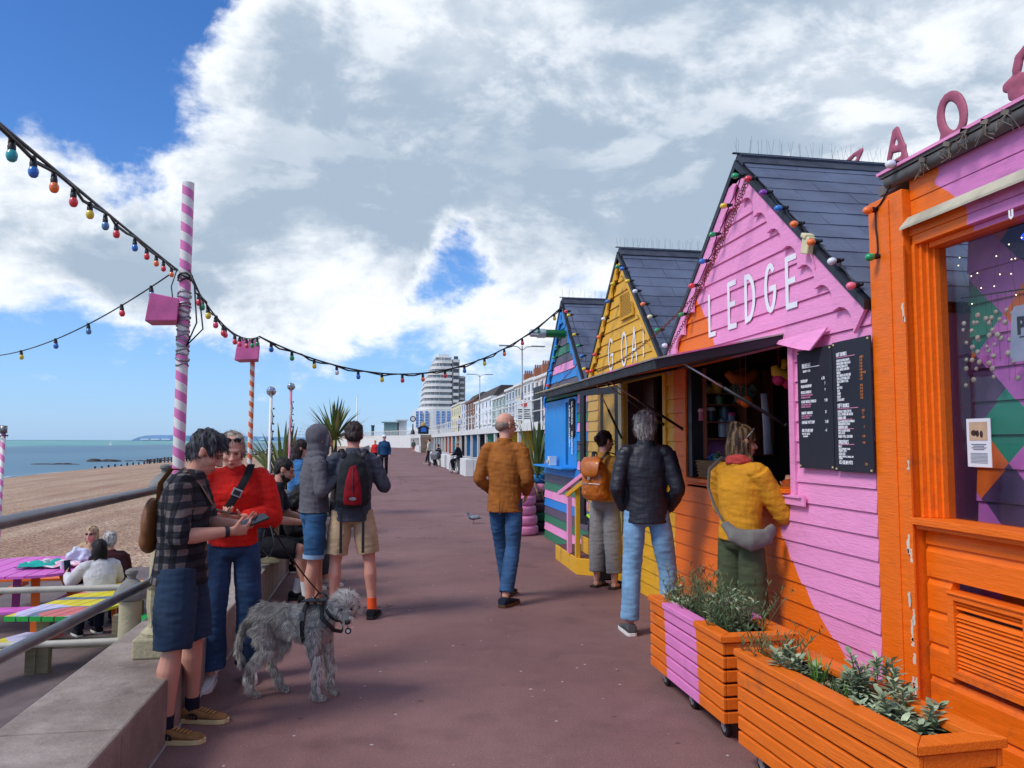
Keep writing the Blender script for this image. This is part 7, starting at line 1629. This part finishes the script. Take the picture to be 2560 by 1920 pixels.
be.location.z=0
q=MB(); q.sph(hc+M@V((0,.035,-.075)),(.055,.060,.042),12,mat=M); q.sph(hc+M@V((0,.01,-.055)),(.066,.045,.04),12,mat=M); blob('beard',q,.009,hairmat('beard','#2a1c16'),be,smooth=1,noise=[(.006,40,40,40,1)])
# --- black haired woman on the wall
bw,j,hc,M=person('black haired woman in a black top sitting hunched over a phone on the wall',(-.98,8.75,0),R(-105),1.68,
 dict(pelvis=(0,-.16,.44),waist=(0,-.13,.56),chest=(0,-.04,.76),neck=(0,.06,.92),head=(0,.15,1.02),shR=(.16,.02,.88),elR=(.22,.12,.64),wrR=(.08,.30,.62),shL=(-.16,.03,.88),elL=(-.2,.14,.66),wrL=(-.05,.32,.64),
 hipR=(.09,-.12,.44),knR=(.13,.30,.52),anR=(.12,.30,.09),hipL=(-.09,-.12,.44),knL=(-.13,.32,.50),anL=(-.1,.42,.09)),sk='b',
 top=dict(mat=m_blk,sleeve=.9,hem=.04,g=.02,ar=.006),bot=dict(mat=cloth('grey_pants','#3a3a3e'),len=.95,lr=(.11,.10,.095,.085)),head=(0,-42,0),
 hairs=dict(parts=[((0,-.015,.042),(.092,.105,.092)),((0,-.05,-.03),(.09,.06,.13)),((.068,.02,-.06),(.03,.06,.12)),((-.068,.02,-.06),(.03,.06,.12)),((.03,.085,.03),(.05,.03,.06))],mat=hairmat('jet','#0d0c10'),n=900,L=.12,lift=.12),shoes=dict(mat=pmat('pale_shoe','#b9b0a4',rough=.6),sole=m_white),vox=.009,hands=dict(R=dict(d=(-.4,.8,-.2),n=(0,-.2,1),curl=.6)))
phone('phone held by the black haired woman on the wall',W_(bw,(.03,.40,.66)),rotm(0,25,0))
q=MB(); p=W_(bw,(-.2,.36,.78)); q.poly([(p.x,p.y-.03,p.z),(p.x+.16,p.y,p.z-.05),(p.x+.05,p.y+.05,p.z-.12),(p.x-.02,p.y,p.z-.1)],(0,.004,.004)); tag(q.build('paper_wrap',m_white),'folded white food paper beside the black haired woman','paper')
# --- woman in denim shirt
dw,j,hc,M=person('woman in a blue denim shirt and dark sunglasses behind the hooded man',(-.98,9.75,0),R(-80),1.60,dict(elR=(.24,.02,1.17),wrR=(.12,.25,1.12),head=(0,.035,1.62)),sk='b',
 top=dict(mat=cloth('denim_shirt','#3f74a8',var=.25),sleeve=.95,hem=.02,g=.03,ar=.02,wr=.014),bot=dict(mat=m_blk,len=.97),hairs=dict(style='long',mat=hairmat('brown_d','#2b1d1a'),n=700,L=.08),shoes=dict(mat=m_blk),head=(-8,-12,0),vox=.010)
shades(dw,hc,M)
# --- bald man in suede jacket
def fn_suede(t,o): return t.mix(t.ss(t.noise(o,4,5,.65),.35,.7),lin('#8f5420'),lin('#a9672c'))
m_suede=cloth('suede','#fff',fn=fn_suede,bscale=90,bump=.3)
su,j,hc,M=person('bald man in glasses and a tan suede jacket strolling away in blue jeans',(1.23,7.62,0),R(-28),1.87,
 dict(elR=(.236,-.05,1.13),wrR=(.16,.15,.98),elL=(-.236,-.05,1.13),wrL=(-.16,.15,.98),anR=(.07,-.17,.095),knR=(.09,-.02,.51),anL=(-.07,.28,.10),knL=(-.09,.17,.51),hipR=(.09,0,.93),head=(0,.025,1.63)),sk='b',build=.94,
 top=dict(mat=m_suede,sleeve=.96,hem=.13,g=.024,ar=.010,wr=.009,flare=1.08,name='jacket'),bot=dict(mat=m_jeand,len=.97,lr=(.10,.088,.074,.072)),head=(-38,-8,0),
 hairs=dict(style='ring',mat=hairmat('stubble','#8a7468'),n=300,L=.006,lift=.3,noise=.002),shoes=dict(mat=cloth('navy_shoe','#22283a'),sole=pmat('brown_sole','#5a3a26'),L=.30),foot=(10,0),vox=.0075)
specs(su,hc,M)
q=MB(); q.poly([(-.0,-.158,.82),(.012,-.158,.82),(.006,-.156,1.0)],(0,-.004,0)); q.build('vent_seam',pmat('seam','#5e3412'),su)
# --- man in navy jacket
nv,j,hc,M=person('grey haired man in a navy quilted jacket and pale blue jeans, back to us',(2.20,6.2,0),R(-14),1.85,
 dict(elR=(.238,-.06,1.13),wrR=(.19,.12,.95),elL=(-.232,-.06,1.13),wrL=(-.17,.13,.95),anR=(.19,.03,.09),anL=(-.14,-.02,.09),knR=(.16,.03,.5),knL=(-.12,.0,.5),head=(0,.02,1.62)),sk='d',build=.94,
 top=dict(mat=pmat('quilt','#1c1f2b',rough=.55,var=.2,bump=.8,bscale=7,stretch=(.6,.6,3.4),bdetail=3),sleeve=.97,hem=.10,g=.026,ar=.008,wr=.006,name='jacket'),bot=dict(mat=m_jeanl,len=.97,lr=(.108,.094,.08,.076)),head=(-12,-4,0),
 hairs=dict(parts=[((0,-.022,.040),(.090,.104,.088)),((0,-.058,-.015),(.084,.058,.085))],mat=hairmat('silver','#8a8580','#c9c4bd'),n=1500,L=.045,lift=.8,noise=.016),shoes=dict(mat=pmat('grey_shoe','#4a4a4c',rough=.7),sole=m_white,L=.30),foot=(12,10),vox=.0075)
q=MB()
for s,sg in (('L',-1),('R',1)):
    pass
# --- woman with tan backpack
tb,j,hc,M=person('woman with a hair bun, mustard top, wide grey trousers and sandals at the yellow hut',(2.43,8.2,0),R(-48),1.70,
 dict(elR=(.21,.04,1.16),wrR=(.10,.24,1.16),elL=(-.21,.06,1.16),wrL=(-.08,.24,1.18),anR=(.11,.02,.09),anL=(-.11,.0,.09)),sk='b',
 top=dict(mat=cloth('mustard','#c98f3e'),sleeve=.3,hem=-.02,g=.014,name='shirt'),bot=dict(mat=cloth('grey_wide','#8c8a88',var=.15),len=.90,lr=(.105,.10,.10,.088)),head=(-22,-6,0),
 hairs=dict(parts=[((0,-.02,.045),(.083,.098,.084)),((0,-.05,.0),(.077,.055,.07)),((0,-.115,.02),(.04,.04,.04))],mat=hairmat('auburn','#2a1712'),n=500,L=.03),shoes=None,vox=.009)
specs(tb,hc,M)
for s in 'RL':
    q=MB(); a=j['an'+s]; q.poly([(a.x-.045,a.y-.08,.001),(a.x+.045,a.y-.08,.001),(a.x+.05,a.y+.18,.001),(a.x-.05,a.y+.18,.001)],(0,0,.022)); o=q.build('sandal',pmat('sandal','#3a2a20',rough=.8),tb,bevel=.006); q=MB(); 
    for yy in (.06,.11): q.tube([(a.x-.045,a.y+yy,.02),(a.x-.03,a.y+yy,.055),(a.x+.03,a.y+yy,.055),(a.x+.045,a.y+yy,.02)],[(.006,.016)]*4,8)
    q.build('sandal_strap',m_black,o)
bk=W_(tb,(0,-.185,1.00)); t=backpack('tan leather backpack with a buckled flap on the woman at the yellow hut',bk,tb.rotation_euler.z,.32,.44,.22,[pmat('tan_leather','#b9651c',rough=.42,var=.2,vscale=8,bump=.3,bscale=20,coat=.2)])
q=MB(); q.tube([(0,-.06,.44),(0,-.118,.38),(0,-.128,.28),(0,-.125,.22)],[(.11,.012),(.12,.012),(.11,.012),(.06,.01)],16,side=(1,0,0)); q.build('flap',MATS['tan_leather'],t,smooth=True); q=MB(); q.obox((0,-.14,.22),(.03,.008,.03)); q.tube([(-.12,-.115,.16),(0,-.135,.165),(.12,-.115,.16)],.003,5); q.build('buckle',m_steel,t)
for x in (-.08,.08): q=MB(); q.tube([(x*.6,.02,.40),(x*1.1,.10,.50),(x*1.5,.24,.47),(x*1.6,.30,.30)],[(.022,.006)]*4,8,side=(1,0,0)); q.build('shoulder_strap',m_black,t,smooth=True)
# --- woman in the yellow fleece
yw,j,hc,M=person('woman in a mustard fleece jacket and olive trousers ordering at the LEDGE hatch',(2.47,5.05,0),R(-66),1.71,
 dict(shR=(.165,.0,1.412),elR=(.235,.17,1.12),wrR=(.15,.36,1.27),elL=(-.24,.1,1.15),wrL=(-.08,.34,1.20),head=(0,.04,1.62),anR=(.12,.0,.09),anL=(-.12,.0,.09)),sk='b',build=.93,
 top=dict(mat=cloth('fleece','#cf8f22',bscale=70,bump=.5,var=.1),sleeve=.94,hem=.03,g=.030,ar=.016,puff=.020,wr=.009,flare=1.0,name='jacket'),bot=dict(mat=cloth('olive','#465038',var=.2),len=.95,lr=(.112,.108,.105,.095)),head=(-24,-8,0),
 hairs=dict(parts=[((0,-.015,.042),(.087,.100,.090)),((0,-.060,-.03),(.083,.055,.13)),((.066,-.01,-.09),(.028,.05,.13)),((.075,.03,-.20),(.030,.045,.12)),((0,-.07,.10),(.045,.045,.042)),((-.062,-.02,-.06),(.028,.05,.11))],mat=hairmat('blonde_mix','#33231b','#96774f'),n=3200,L=.09,lift=.03,w=.0012,noise=.002),shoes=dict(mat=m_tan,sole=m_black),vox=.0075,
 hands=dict(R=dict(d=(-.1,.25,.9),n=(-.5,.8,0),curl=.9),L=dict(d=(.3,.9,.2),n=(0,-.2,1),curl=.6)))
q=MB(); q.tube([j['neck']+V((0,.01,-.01+.022*i)) for i in range(4)],[.098,.100,.094,.078],18); blob('scarf',q,.009,cloth('scarf','#b8443e',bump=.8),yw,noise=[(.014,18,18,30,2)])
q=MB(); e,w=j['elR'],j['wrR']; q.tube([e.lerp(w,.86),e.lerp(w,1.06)],[.046,.036],12); q.tube([w,w+V((-.03,.02,.07))],[.036,.042],10); blob('glove',q,.008,cloth('glove','#b4521e',bump=.8),yw)
q=MB(); q.tube([hc+M@V((.083,-.02,.02)),hc+M@V((.088,.02,.075)),hc+M@V((.04,.06,.105)),hc+M@V((-.04,.06,.105)),hc+M@V((-.088,.02,.075))],.004,6); q.build('glasses_on_head',m_steel,yw,smooth=True)
# crescent bag
q=MB(); P=[(.02,-.19,1.06),(.10,-.185,.985),(.19,-.12,.95),(.245,-.02,.975),(.24,.06,1.04)]
q.tube([W_(yw,p) for p in P],[(.02,.03),(.035,.06),(.04,.078),(.036,.062),(.018,.03)],14,side=(.3,-.9,0)); o=blob('crescent_bag',q,.009,cloth('grey_nylon','#6f6e68',bump=.3),None,noise=[(.006,16,16,16,3)]); tag(o,'grey crescent bag hanging at the hip of the woman in the mustard fleece','bag')
strap(None,[W_(yw,p) for p in ((.02,-.2,1.07),(-.05,-.205,1.17),(-.12,-.19,1.30),(-.155,-.135,1.42),(-.13,-.04,1.50),(-.09,.06,1.49))],.032,.006,MATS['cloth_grey_nylon'],'grey strap running across the back of the mustard fleece')
# --- terrace trio
def seated(label,px,py,y,rz,h,**k):
    """seat: head centre appears at the given reading; bench height from the terrace floor"""
    p=ony(px,py,y); Jd=dict(pelvis=(0,-.12,.48),waist=(0,-.10,.60),chest=(0,-.05,.82),neck=(0,.0,1.0),head=(0,.04,1.15),shR=(.17,-.02,.95),elR=(.24,.06,.70),wrR=(.12,.30,.72),shL=(-.17,-.02,.95),elL=(-.24,.06,.70),wrL=(-.12,.30,.72),hipR=(.09,-.1,.47),knR=(.12,.30,.50),anR=(.12,.32,.09),hipL=(-.09,-.1,.47),knL=(-.12,.30,.50),anL=(-.12,.32,.09)); Jd.update(k.pop('J',{}))
    s=h/1.75; return person(label,(p.x,y,p.z-1.15*s),rz,h,Jd,**k)
r_,j,hc,M=seated('blonde woman in a beige coat and large sunglasses facing us at the pink table',201,1153,12.2,R(172),1.66,sk='b',top=dict(mat=cloth('trench','#b9a07c'),g=.03,sleeve=.97,hem=.03,ar=.01,name='coat'),bot=dict(mat=m_navy),hairs=dict(style='long',mat=hairmat('blonde','#8a6f4c','#c9b088'),n=700,L=.07),shoes=dict(mat=m_blk),vox=.011)
shades(r_,hc,M)
r_,j,hc,M=seated('long dark haired woman in a white jumper, back to us, holding a phone',216,1186,10.35,R(35),1.66,sk='b',J=dict(elL=(-.28,.16,.74),wrL=(-.26,.42,.80),elR=(.27,.1,.74)),top=dict(mat=cloth('white_knit','#c9c6c6',bump=.4),g=.035,sleeve=.95,hem=.03,ar=.012,puff=.01,name='jumper'),bot=dict(mat=m_navy),hairs=dict(parts=HS['long']+[((0,-.085,-.2),(.06,.035,.12)),((.05,-.07,-.26),(.025,.03,.12))],mat=hairmat('espresso','#16100f'),n=1100,L=.14,lift=.1),shoes=dict(mat=m_blk),vox=.011)
phone('phone held up by the woman in the white jumper',W_(r_,(-.24,.50,.90)),rotm(35,70,0))
r_,j,hc,M=seated('grey haired man in a maroon jumper at the pink table, back to us',238,1168,10.9,R(25),1.76,sk='d',build=1.08,top=dict(mat=cloth('maroon_knit','#3e1c20',bump=.3),g=.026,sleeve=.97,hem=.03,name='jumper'),bot=dict(mat=m_navy),hairs=dict(style='short',mat=MATS['hair_silver'],n=600,L=.02,lift=.6),shoes=dict(mat=m_blk),vox=.011)
# --- distant figures
def far(label,loc,rz,h,topc,botc,hairc='#2a1f1c',sk='b',J=None,cap=None,shorts=False,group=None,vox=.016):
    r=person(label,loc,rz,h,J,sk=sk,top=dict(mat=cloth('f'+topc,topc),g=.028,sleeve=.97,hem=.06,name='jacket'),bot=dict(mat=cloth('f'+botc,botc),len=.42 if shorts else .97,name='shorts' if shorts else 'trousers'),hairs=dict(style='short',mat=hairmat('f'+hairc,hairc),n=0) if not cap else None,shoes=dict(mat=m_blk),vox=vox,lod=1)
    if cap: q=MB(); hc=r[2]; q.sph(hc+V((0,-.015,.05)),(.092,.108,.085),12); q.sph(hc+V((0,.09,.055)),(.07,.06,.012),10); blob('cap',q,.014,pmat('cap'+cap,cap,rough=.8),r[0])
    return r
PW=dict(anR=(.10,.12,.09),anL=(-.10,-.12,.09),knR=(.10,.08,.5),knL=(-.10,-.0,.5))
r_=far('walking man in a blue jacket and white cap on the promenade',(.17,34.8,0),R(178),1.86,'#1f4468','#17181f',cap='#dcdcdc',J=PW); shades(*[r_[0],r_[2],r_[3]])
far('runner in a red top and dark shorts behind the man in the white cap',(ony(810,980,50).x,50,0),R(170),1.62,'#d02a2c','#15151c','#8a5a34',shorts=True,J=PW)
far('man in a white shirt and dark trousers by the white block walls',(3.48,56.,0),R(60),1.76,'#cfcabd','#1a1d28',J=dict(anR=(.1,.3,.09),knR=(.1,.2,.5)))
SJ=dict(pelvis=(0,-.1,.60),waist=(0,-.1,.72),chest=(0,-.04,.94),neck=(0,.02,1.12),head=(0,.05,1.27),shR=(.17,-.0,1.07),elR=(.22,.1,.82),wrR=(.1,.28,.76),shL=(-.17,0,1.07),elL=(-.22,.1,.82),wrL=(-.1,.28,.76),hipR=(.09,-.08,.58),knR=(.12,.28,.5),anR=(.12,.2,.09),hipL=(-.09,-.08,.58),knL=(-.12,.28,.5),anL=(-.12,.2,.09))
far('seated man in black beside the pushchair',(3.72,50.,0),R(60),1.76,'#1b1d26','#15151a',J=SJ)
far('person in a navy jacket and pale cap sitting beside the bicycle',(3.80,38.2,.12),R(70),1.8,'#151a26','#15151a',J=SJ,cap='#8d8a86')
far('person in a pale top leaning on the upper deck railing',(ony(992,930,78).x,78,2.43),R(20),1.75,'#c4bcd6','#2a2e44')
far('dark dressed person on the upper deck left of the lamp column',(ony(948,930,112).x,112,2.43),R(120),1.8,'#2a2a30','#22222a')
far('person in a grey top and red shorts far off by the shelter',(ony(995,950,135).x if False else 4.2,100,0),R(10),1.75,'#5d6a5c','#a83a44',shorts=True)
far('vendor in a pink top working inside the LEDGE hut',(ony(1590,990,6.3).x,6.32,-.02),R(130),1.62,'#c05a92','#20202a',J=dict(elL=(-.3,.1,1.2),wrL=(-.1,.36,1.25)),vox=.012)
# ------------------------------------------------------------ the shaggy dog
DG=thing('dog','shaggy grey dog in a black harness standing on the asphalt, head turned to us','dog',(-.515,5.06,0),R(-108),sc=1.05)
# local: +Y forward (towards the head), +X the dog's right side (towards the camera)
q=MB()
q.tube([(0,-.24,.44),(0,-.20,.455),(0,-.08,.445),(0,.06,.43),(0,.16,.43),(0,.22,.44)],[(.055,.07),(.078,.090),(.074,.085),(.085,.108),(.080,.108),(.055,.08)],18,side=(1,0,0))
q.tube([(0,.18,.46),(.01,.25,.50),(.03,.30,.52)],[(.062,.075),(.052,.06),(.048,.052)],14)
hcD=V((.055,.335,.545)); MD=rotm(-62,-16,0)
q.sph(hcD+MD@V((0,-.01,.012)),(.070,.080,.068),14,mat=MD); q.tube([hcD+MD@V((0,.03,-.008)),hcD+MD@V((0,.085,-.026)),hcD+MD@V((0,.125,-.034))],[(.042,.038),(.032,.030),(.024,.023)],12); 
for s in (-1,1): q.tube([hcD+MD@V((s*.052,-.015,.03)),hcD+MD@V((s*.075,-.012,-.02)),hcD+MD@V((s*.070,-.01,-.075))],[(.014,.022),(.012,.034),(.008,.024)],10)
def leg(P,rr): q.tube(P,rr,12); [q.sph(p,r*.98,8) for p,r in zip(P[1:-1],rr[1:-1])]
# hind: thigh, stifle forward, hock back, shank
leg([(.055,-.18,.42),(.065,-.125,.285),(.065,-.235,.165),(.065,-.225,.04)],[.075,.050,.028,.024]); q.sph((.065,-.205,.022),(.028,.042,.022),10)
leg([(-.055,-.16,.42),(-.065,-.09,.285),(-.065,-.165,.165),(-.065,-.10,.04)],[.075,.050,.028,.024]); q.sph((-.065,-.078,.022),(.028,.042,.022),10)
leg([(.06,.155,.42),(.062,.16,.29),(.060,.175,.16),(.060,.175,.04)],[.060,.042,.030,.025]); q.sph((.06,.195,.022),(.030,.042,.022),10)
leg([(-.06,.165,.42),(-.062,.18,.29),(-.060,.215,.16),(-.060,.215,.04)],[.060,.042,.030,.025]); q.sph((-.06,.235,.022),(.030,.042,.022),10)
tail=[(0,-.25,.455),(0,-.31,.40),(.01,-.335,.32),(.01,-.335,.23),(.02,-.315,.165)]; q.tube(tail,[.024,.022,.020,.017,.010],10)
body=blob('body',q,.0065,pmat('dog_under','#7c7973',rough=.9,var=.3,vscale=20),DG,smooth=2,flat=0.0,noise=[(.010,16,16,12,4)])
me=body.data; co=[v.co.copy() for v in me.vertices]; no=[v.normal.copy() for v in me.vertices]
# area-even sampling of hair roots
F=MB(); hi=MD@V((0,1,0))
for k in range(26000):
    i=random.randrange(len(co)); p=co[i]; n=no[i]; z=p.z; hl=MD.transposed()@(p-hcD)
    ishead=(p-hcD).length<.15 and p.y>.22
    if z<.05: L=.016; 
    elif z<.30: L=.036
    else: L=.036
    if ishead:
        if hl.y>.10 and abs(hl.x)<.018 and hl.z<-.015: continue
        if hl.y>.040 and hl.z>-.006 and abs(abs(hl.x)-.028)<.014 and hl.z<.028: continue
        L=.036 if hl.z>.03 else .024
        fl=MD@V((hl.x*8,-.15,-.6 if hl.z<.02 else .15))
    elif z<.33: fl=V((0,-.12,-1))
    else: fl=V((0,-.7,-.75)) if p.y<.15 else V((0,-.1,-1))
    cur=mnoise.noise(p*26)*2.2; cur2=mnoise.noise(p*26+V((9,3,1)))*2.2
    d=fl.normalized()-n*fl.normalized().dot(n)*.8+n*random.uniform(.25,.75)+V((cur*.5,cur2*.5,cur*.3)); d.normalize(); sd=d.cross(n)
    if sd.length<.05: sd=V((1,0,0))
    sd.normalize(); LL=L*random.uniform(.6,1.3); w=random.uniform(.0009,.0019); pp=p-n*.003; dd=d; P=[]; ph=random.uniform(0,6.28)
    for jn in range(5): 
        P.append((pp-sd*w*(1-jn/4.6),pp+sd*w*(1-jn/4.6))); dd=(dd+sd*.45*math.sin(ph+jn*1.9)+V((0,0,-.16))).normalized(); pp=pp+dd*LL/4
        if pp.z<.002: pp.z=.002
    lum=.66+.16*mnoise.noise(p*9)+.16*mnoise.noise(p*30)+random.uniform(-.22,.22)+(.28 if ishead else 0)+(.22 if z<.30 else 0)-(.15 if (z>.40 and p.y<-.02) else 0)-(.1 if p.y<-.27 else 0)
    mi=0 if lum<.18 else 1 if lum<.38 else 2 if lum<.62 else 3
    if ishead and hl.z<-.01 and hl.y>.05 and random.random()<.45: mi=4
    F.add([x for a in P for x in a],[(0,1,3,2),(2,3,5,4),(4,5,7,6),(6,7,9,8)],mi)
fm=[pmat('fur_dark','#3a3836',rough=.75,var=.1),pmat('fur_slate','#6a6661',rough=.75,var=.1),pmat('fur_grey','#a09b92',rough=.75,var=.1),pmat('fur_light','#d2cdc2',rough=.75,var=.1),pmat('fur_cream','#b8a88c',rough=.75,var=.1)]
F.build('fur',fm,DG,smooth=True,recalc=False)
q=MB(); q.sph(hcD+MD@V((0,.142,-.026)),(.017,.014,.013),10,mat=MD); q.build('nose',pmat('dog_nose','#141214',rough=.35),DG,smooth=True)
for s in (-1,1): q=MB(); q.sph(hcD+MD@V((s*.026,.062,.012)),(.009,.008,.008),10,mat=MD); q.build('eye',pmat('dog_eye','#1a0f0a',rough=.12),DG,smooth=True)
# harness and collar: things the dog wears, kept as parts that move with it
H=thing('dog_harness','black nylon harness buckled round the chest of the shaggy dog','harness',(0,0,0)); H.location=DG.location; H.scale=DG.scale; H.rotation_euler=DG.rotation_euler
def band(c,rx,rz_,w,n=28,tilt=0.): return [V((rx*math.cos(2*math.pi*i/n),w+tilt*math.sin(2*math.pi*i/n),c+rz_*math.sin(2*math.pi*i/n))) for i in range(n)]
q=MB(); q.tube(band(.43,.112,.132,.10),[(.014,.004)]*28,6,side=(0,1,0),closed=True); q.build('girth_band',m_black,H,smooth=True)
q=MB(); q.tube([(0,.08,.562),(.02,.14,.565),(.0,.20,.563)],[(.055,.008),(.05,.008),(.045,.008)],12,side=(1,0,0)); q.tube([(-.02,.12,.57),(-.01,.15,.605),(.02,.19,.61),(.02,.22,.58)],[(.012,.004)]*4,8,side=(1,0,0)); q.build('back_plate',m_black,H,smooth=True)
q=MB(); q.tube([(.05,.19,.545),(.100,.215,.48),(.075,.28,.41),(0,.30,.385),(-.075,.28,.41),(-.1,.215,.48),(-.05,.19,.545)],[(.012,.004)]*7,6); q.build('chest_band',m_black,H,smooth=True)
q=MB(); q.obox((.118,.10,.49),(.010,.030,.045)); q.tube([(-.012,.125,.575),(0,.11,.585),(.012,.125,.575)],.003,6); q.build('buckle',m_zinc,H,bevel=.002)
t=thing('dog_collar','black collar with a round black and white tag under the chin of the dog','collar',DG.location,DG.rotation_euler.z)
t.scale=DG.scale
cc=V((.025,.275,.515)); q=MB(); q.tube([cc+rotm(-25,35)@V((.072*math.cos(k*.393),0,.074*math.sin(k*.393))) for k in range(16)],[(.011,.004)]*16,6,side=(0,1,0),closed=True); q.build('band',m_black,t,smooth=True)
tg=ony(752,1363,4.86)-DG.location; tg=Matrix.Rotation(-DG.rotation_euler.z,3,'Z')@tg/1.05
q=MB(); Mt=rotm(108)@Matrix.Rotation(R(90),3,'X'); q.lathe([(.018,-.003),(.018,.003)],c=tg,n=18,mat=Mt); q.tube([tg+V((0,0,.018)),cc+V((.02,.05,-.03))],.002,5); o=q.build('tag',m_black,t); q=MB(); q.lathe([(.010,-.0042),(.010,.0042)],c=tg,n=16,mat=Mt); q.build('tag_face',m_white,o)
# leash
a=W_(pl,(.06,.50,1.17)); b=W_(H,(.0,.16,.60)); 
q=MB(); P=hang(a,b,.02,14); q.tube(P,[(.007,.0022)]*len(P),6); q.tube([a,a+V((.03,-.02,-.10)),a+V((.0,-.02,-.17)),a+V((-.05,-.01,-.12)),a+V((-.03,0,-.02))],.004,6); tag(q.build('dog_leash',m_black,smooth=True),'black leash from the man in the checked shirt to the dog','leash')
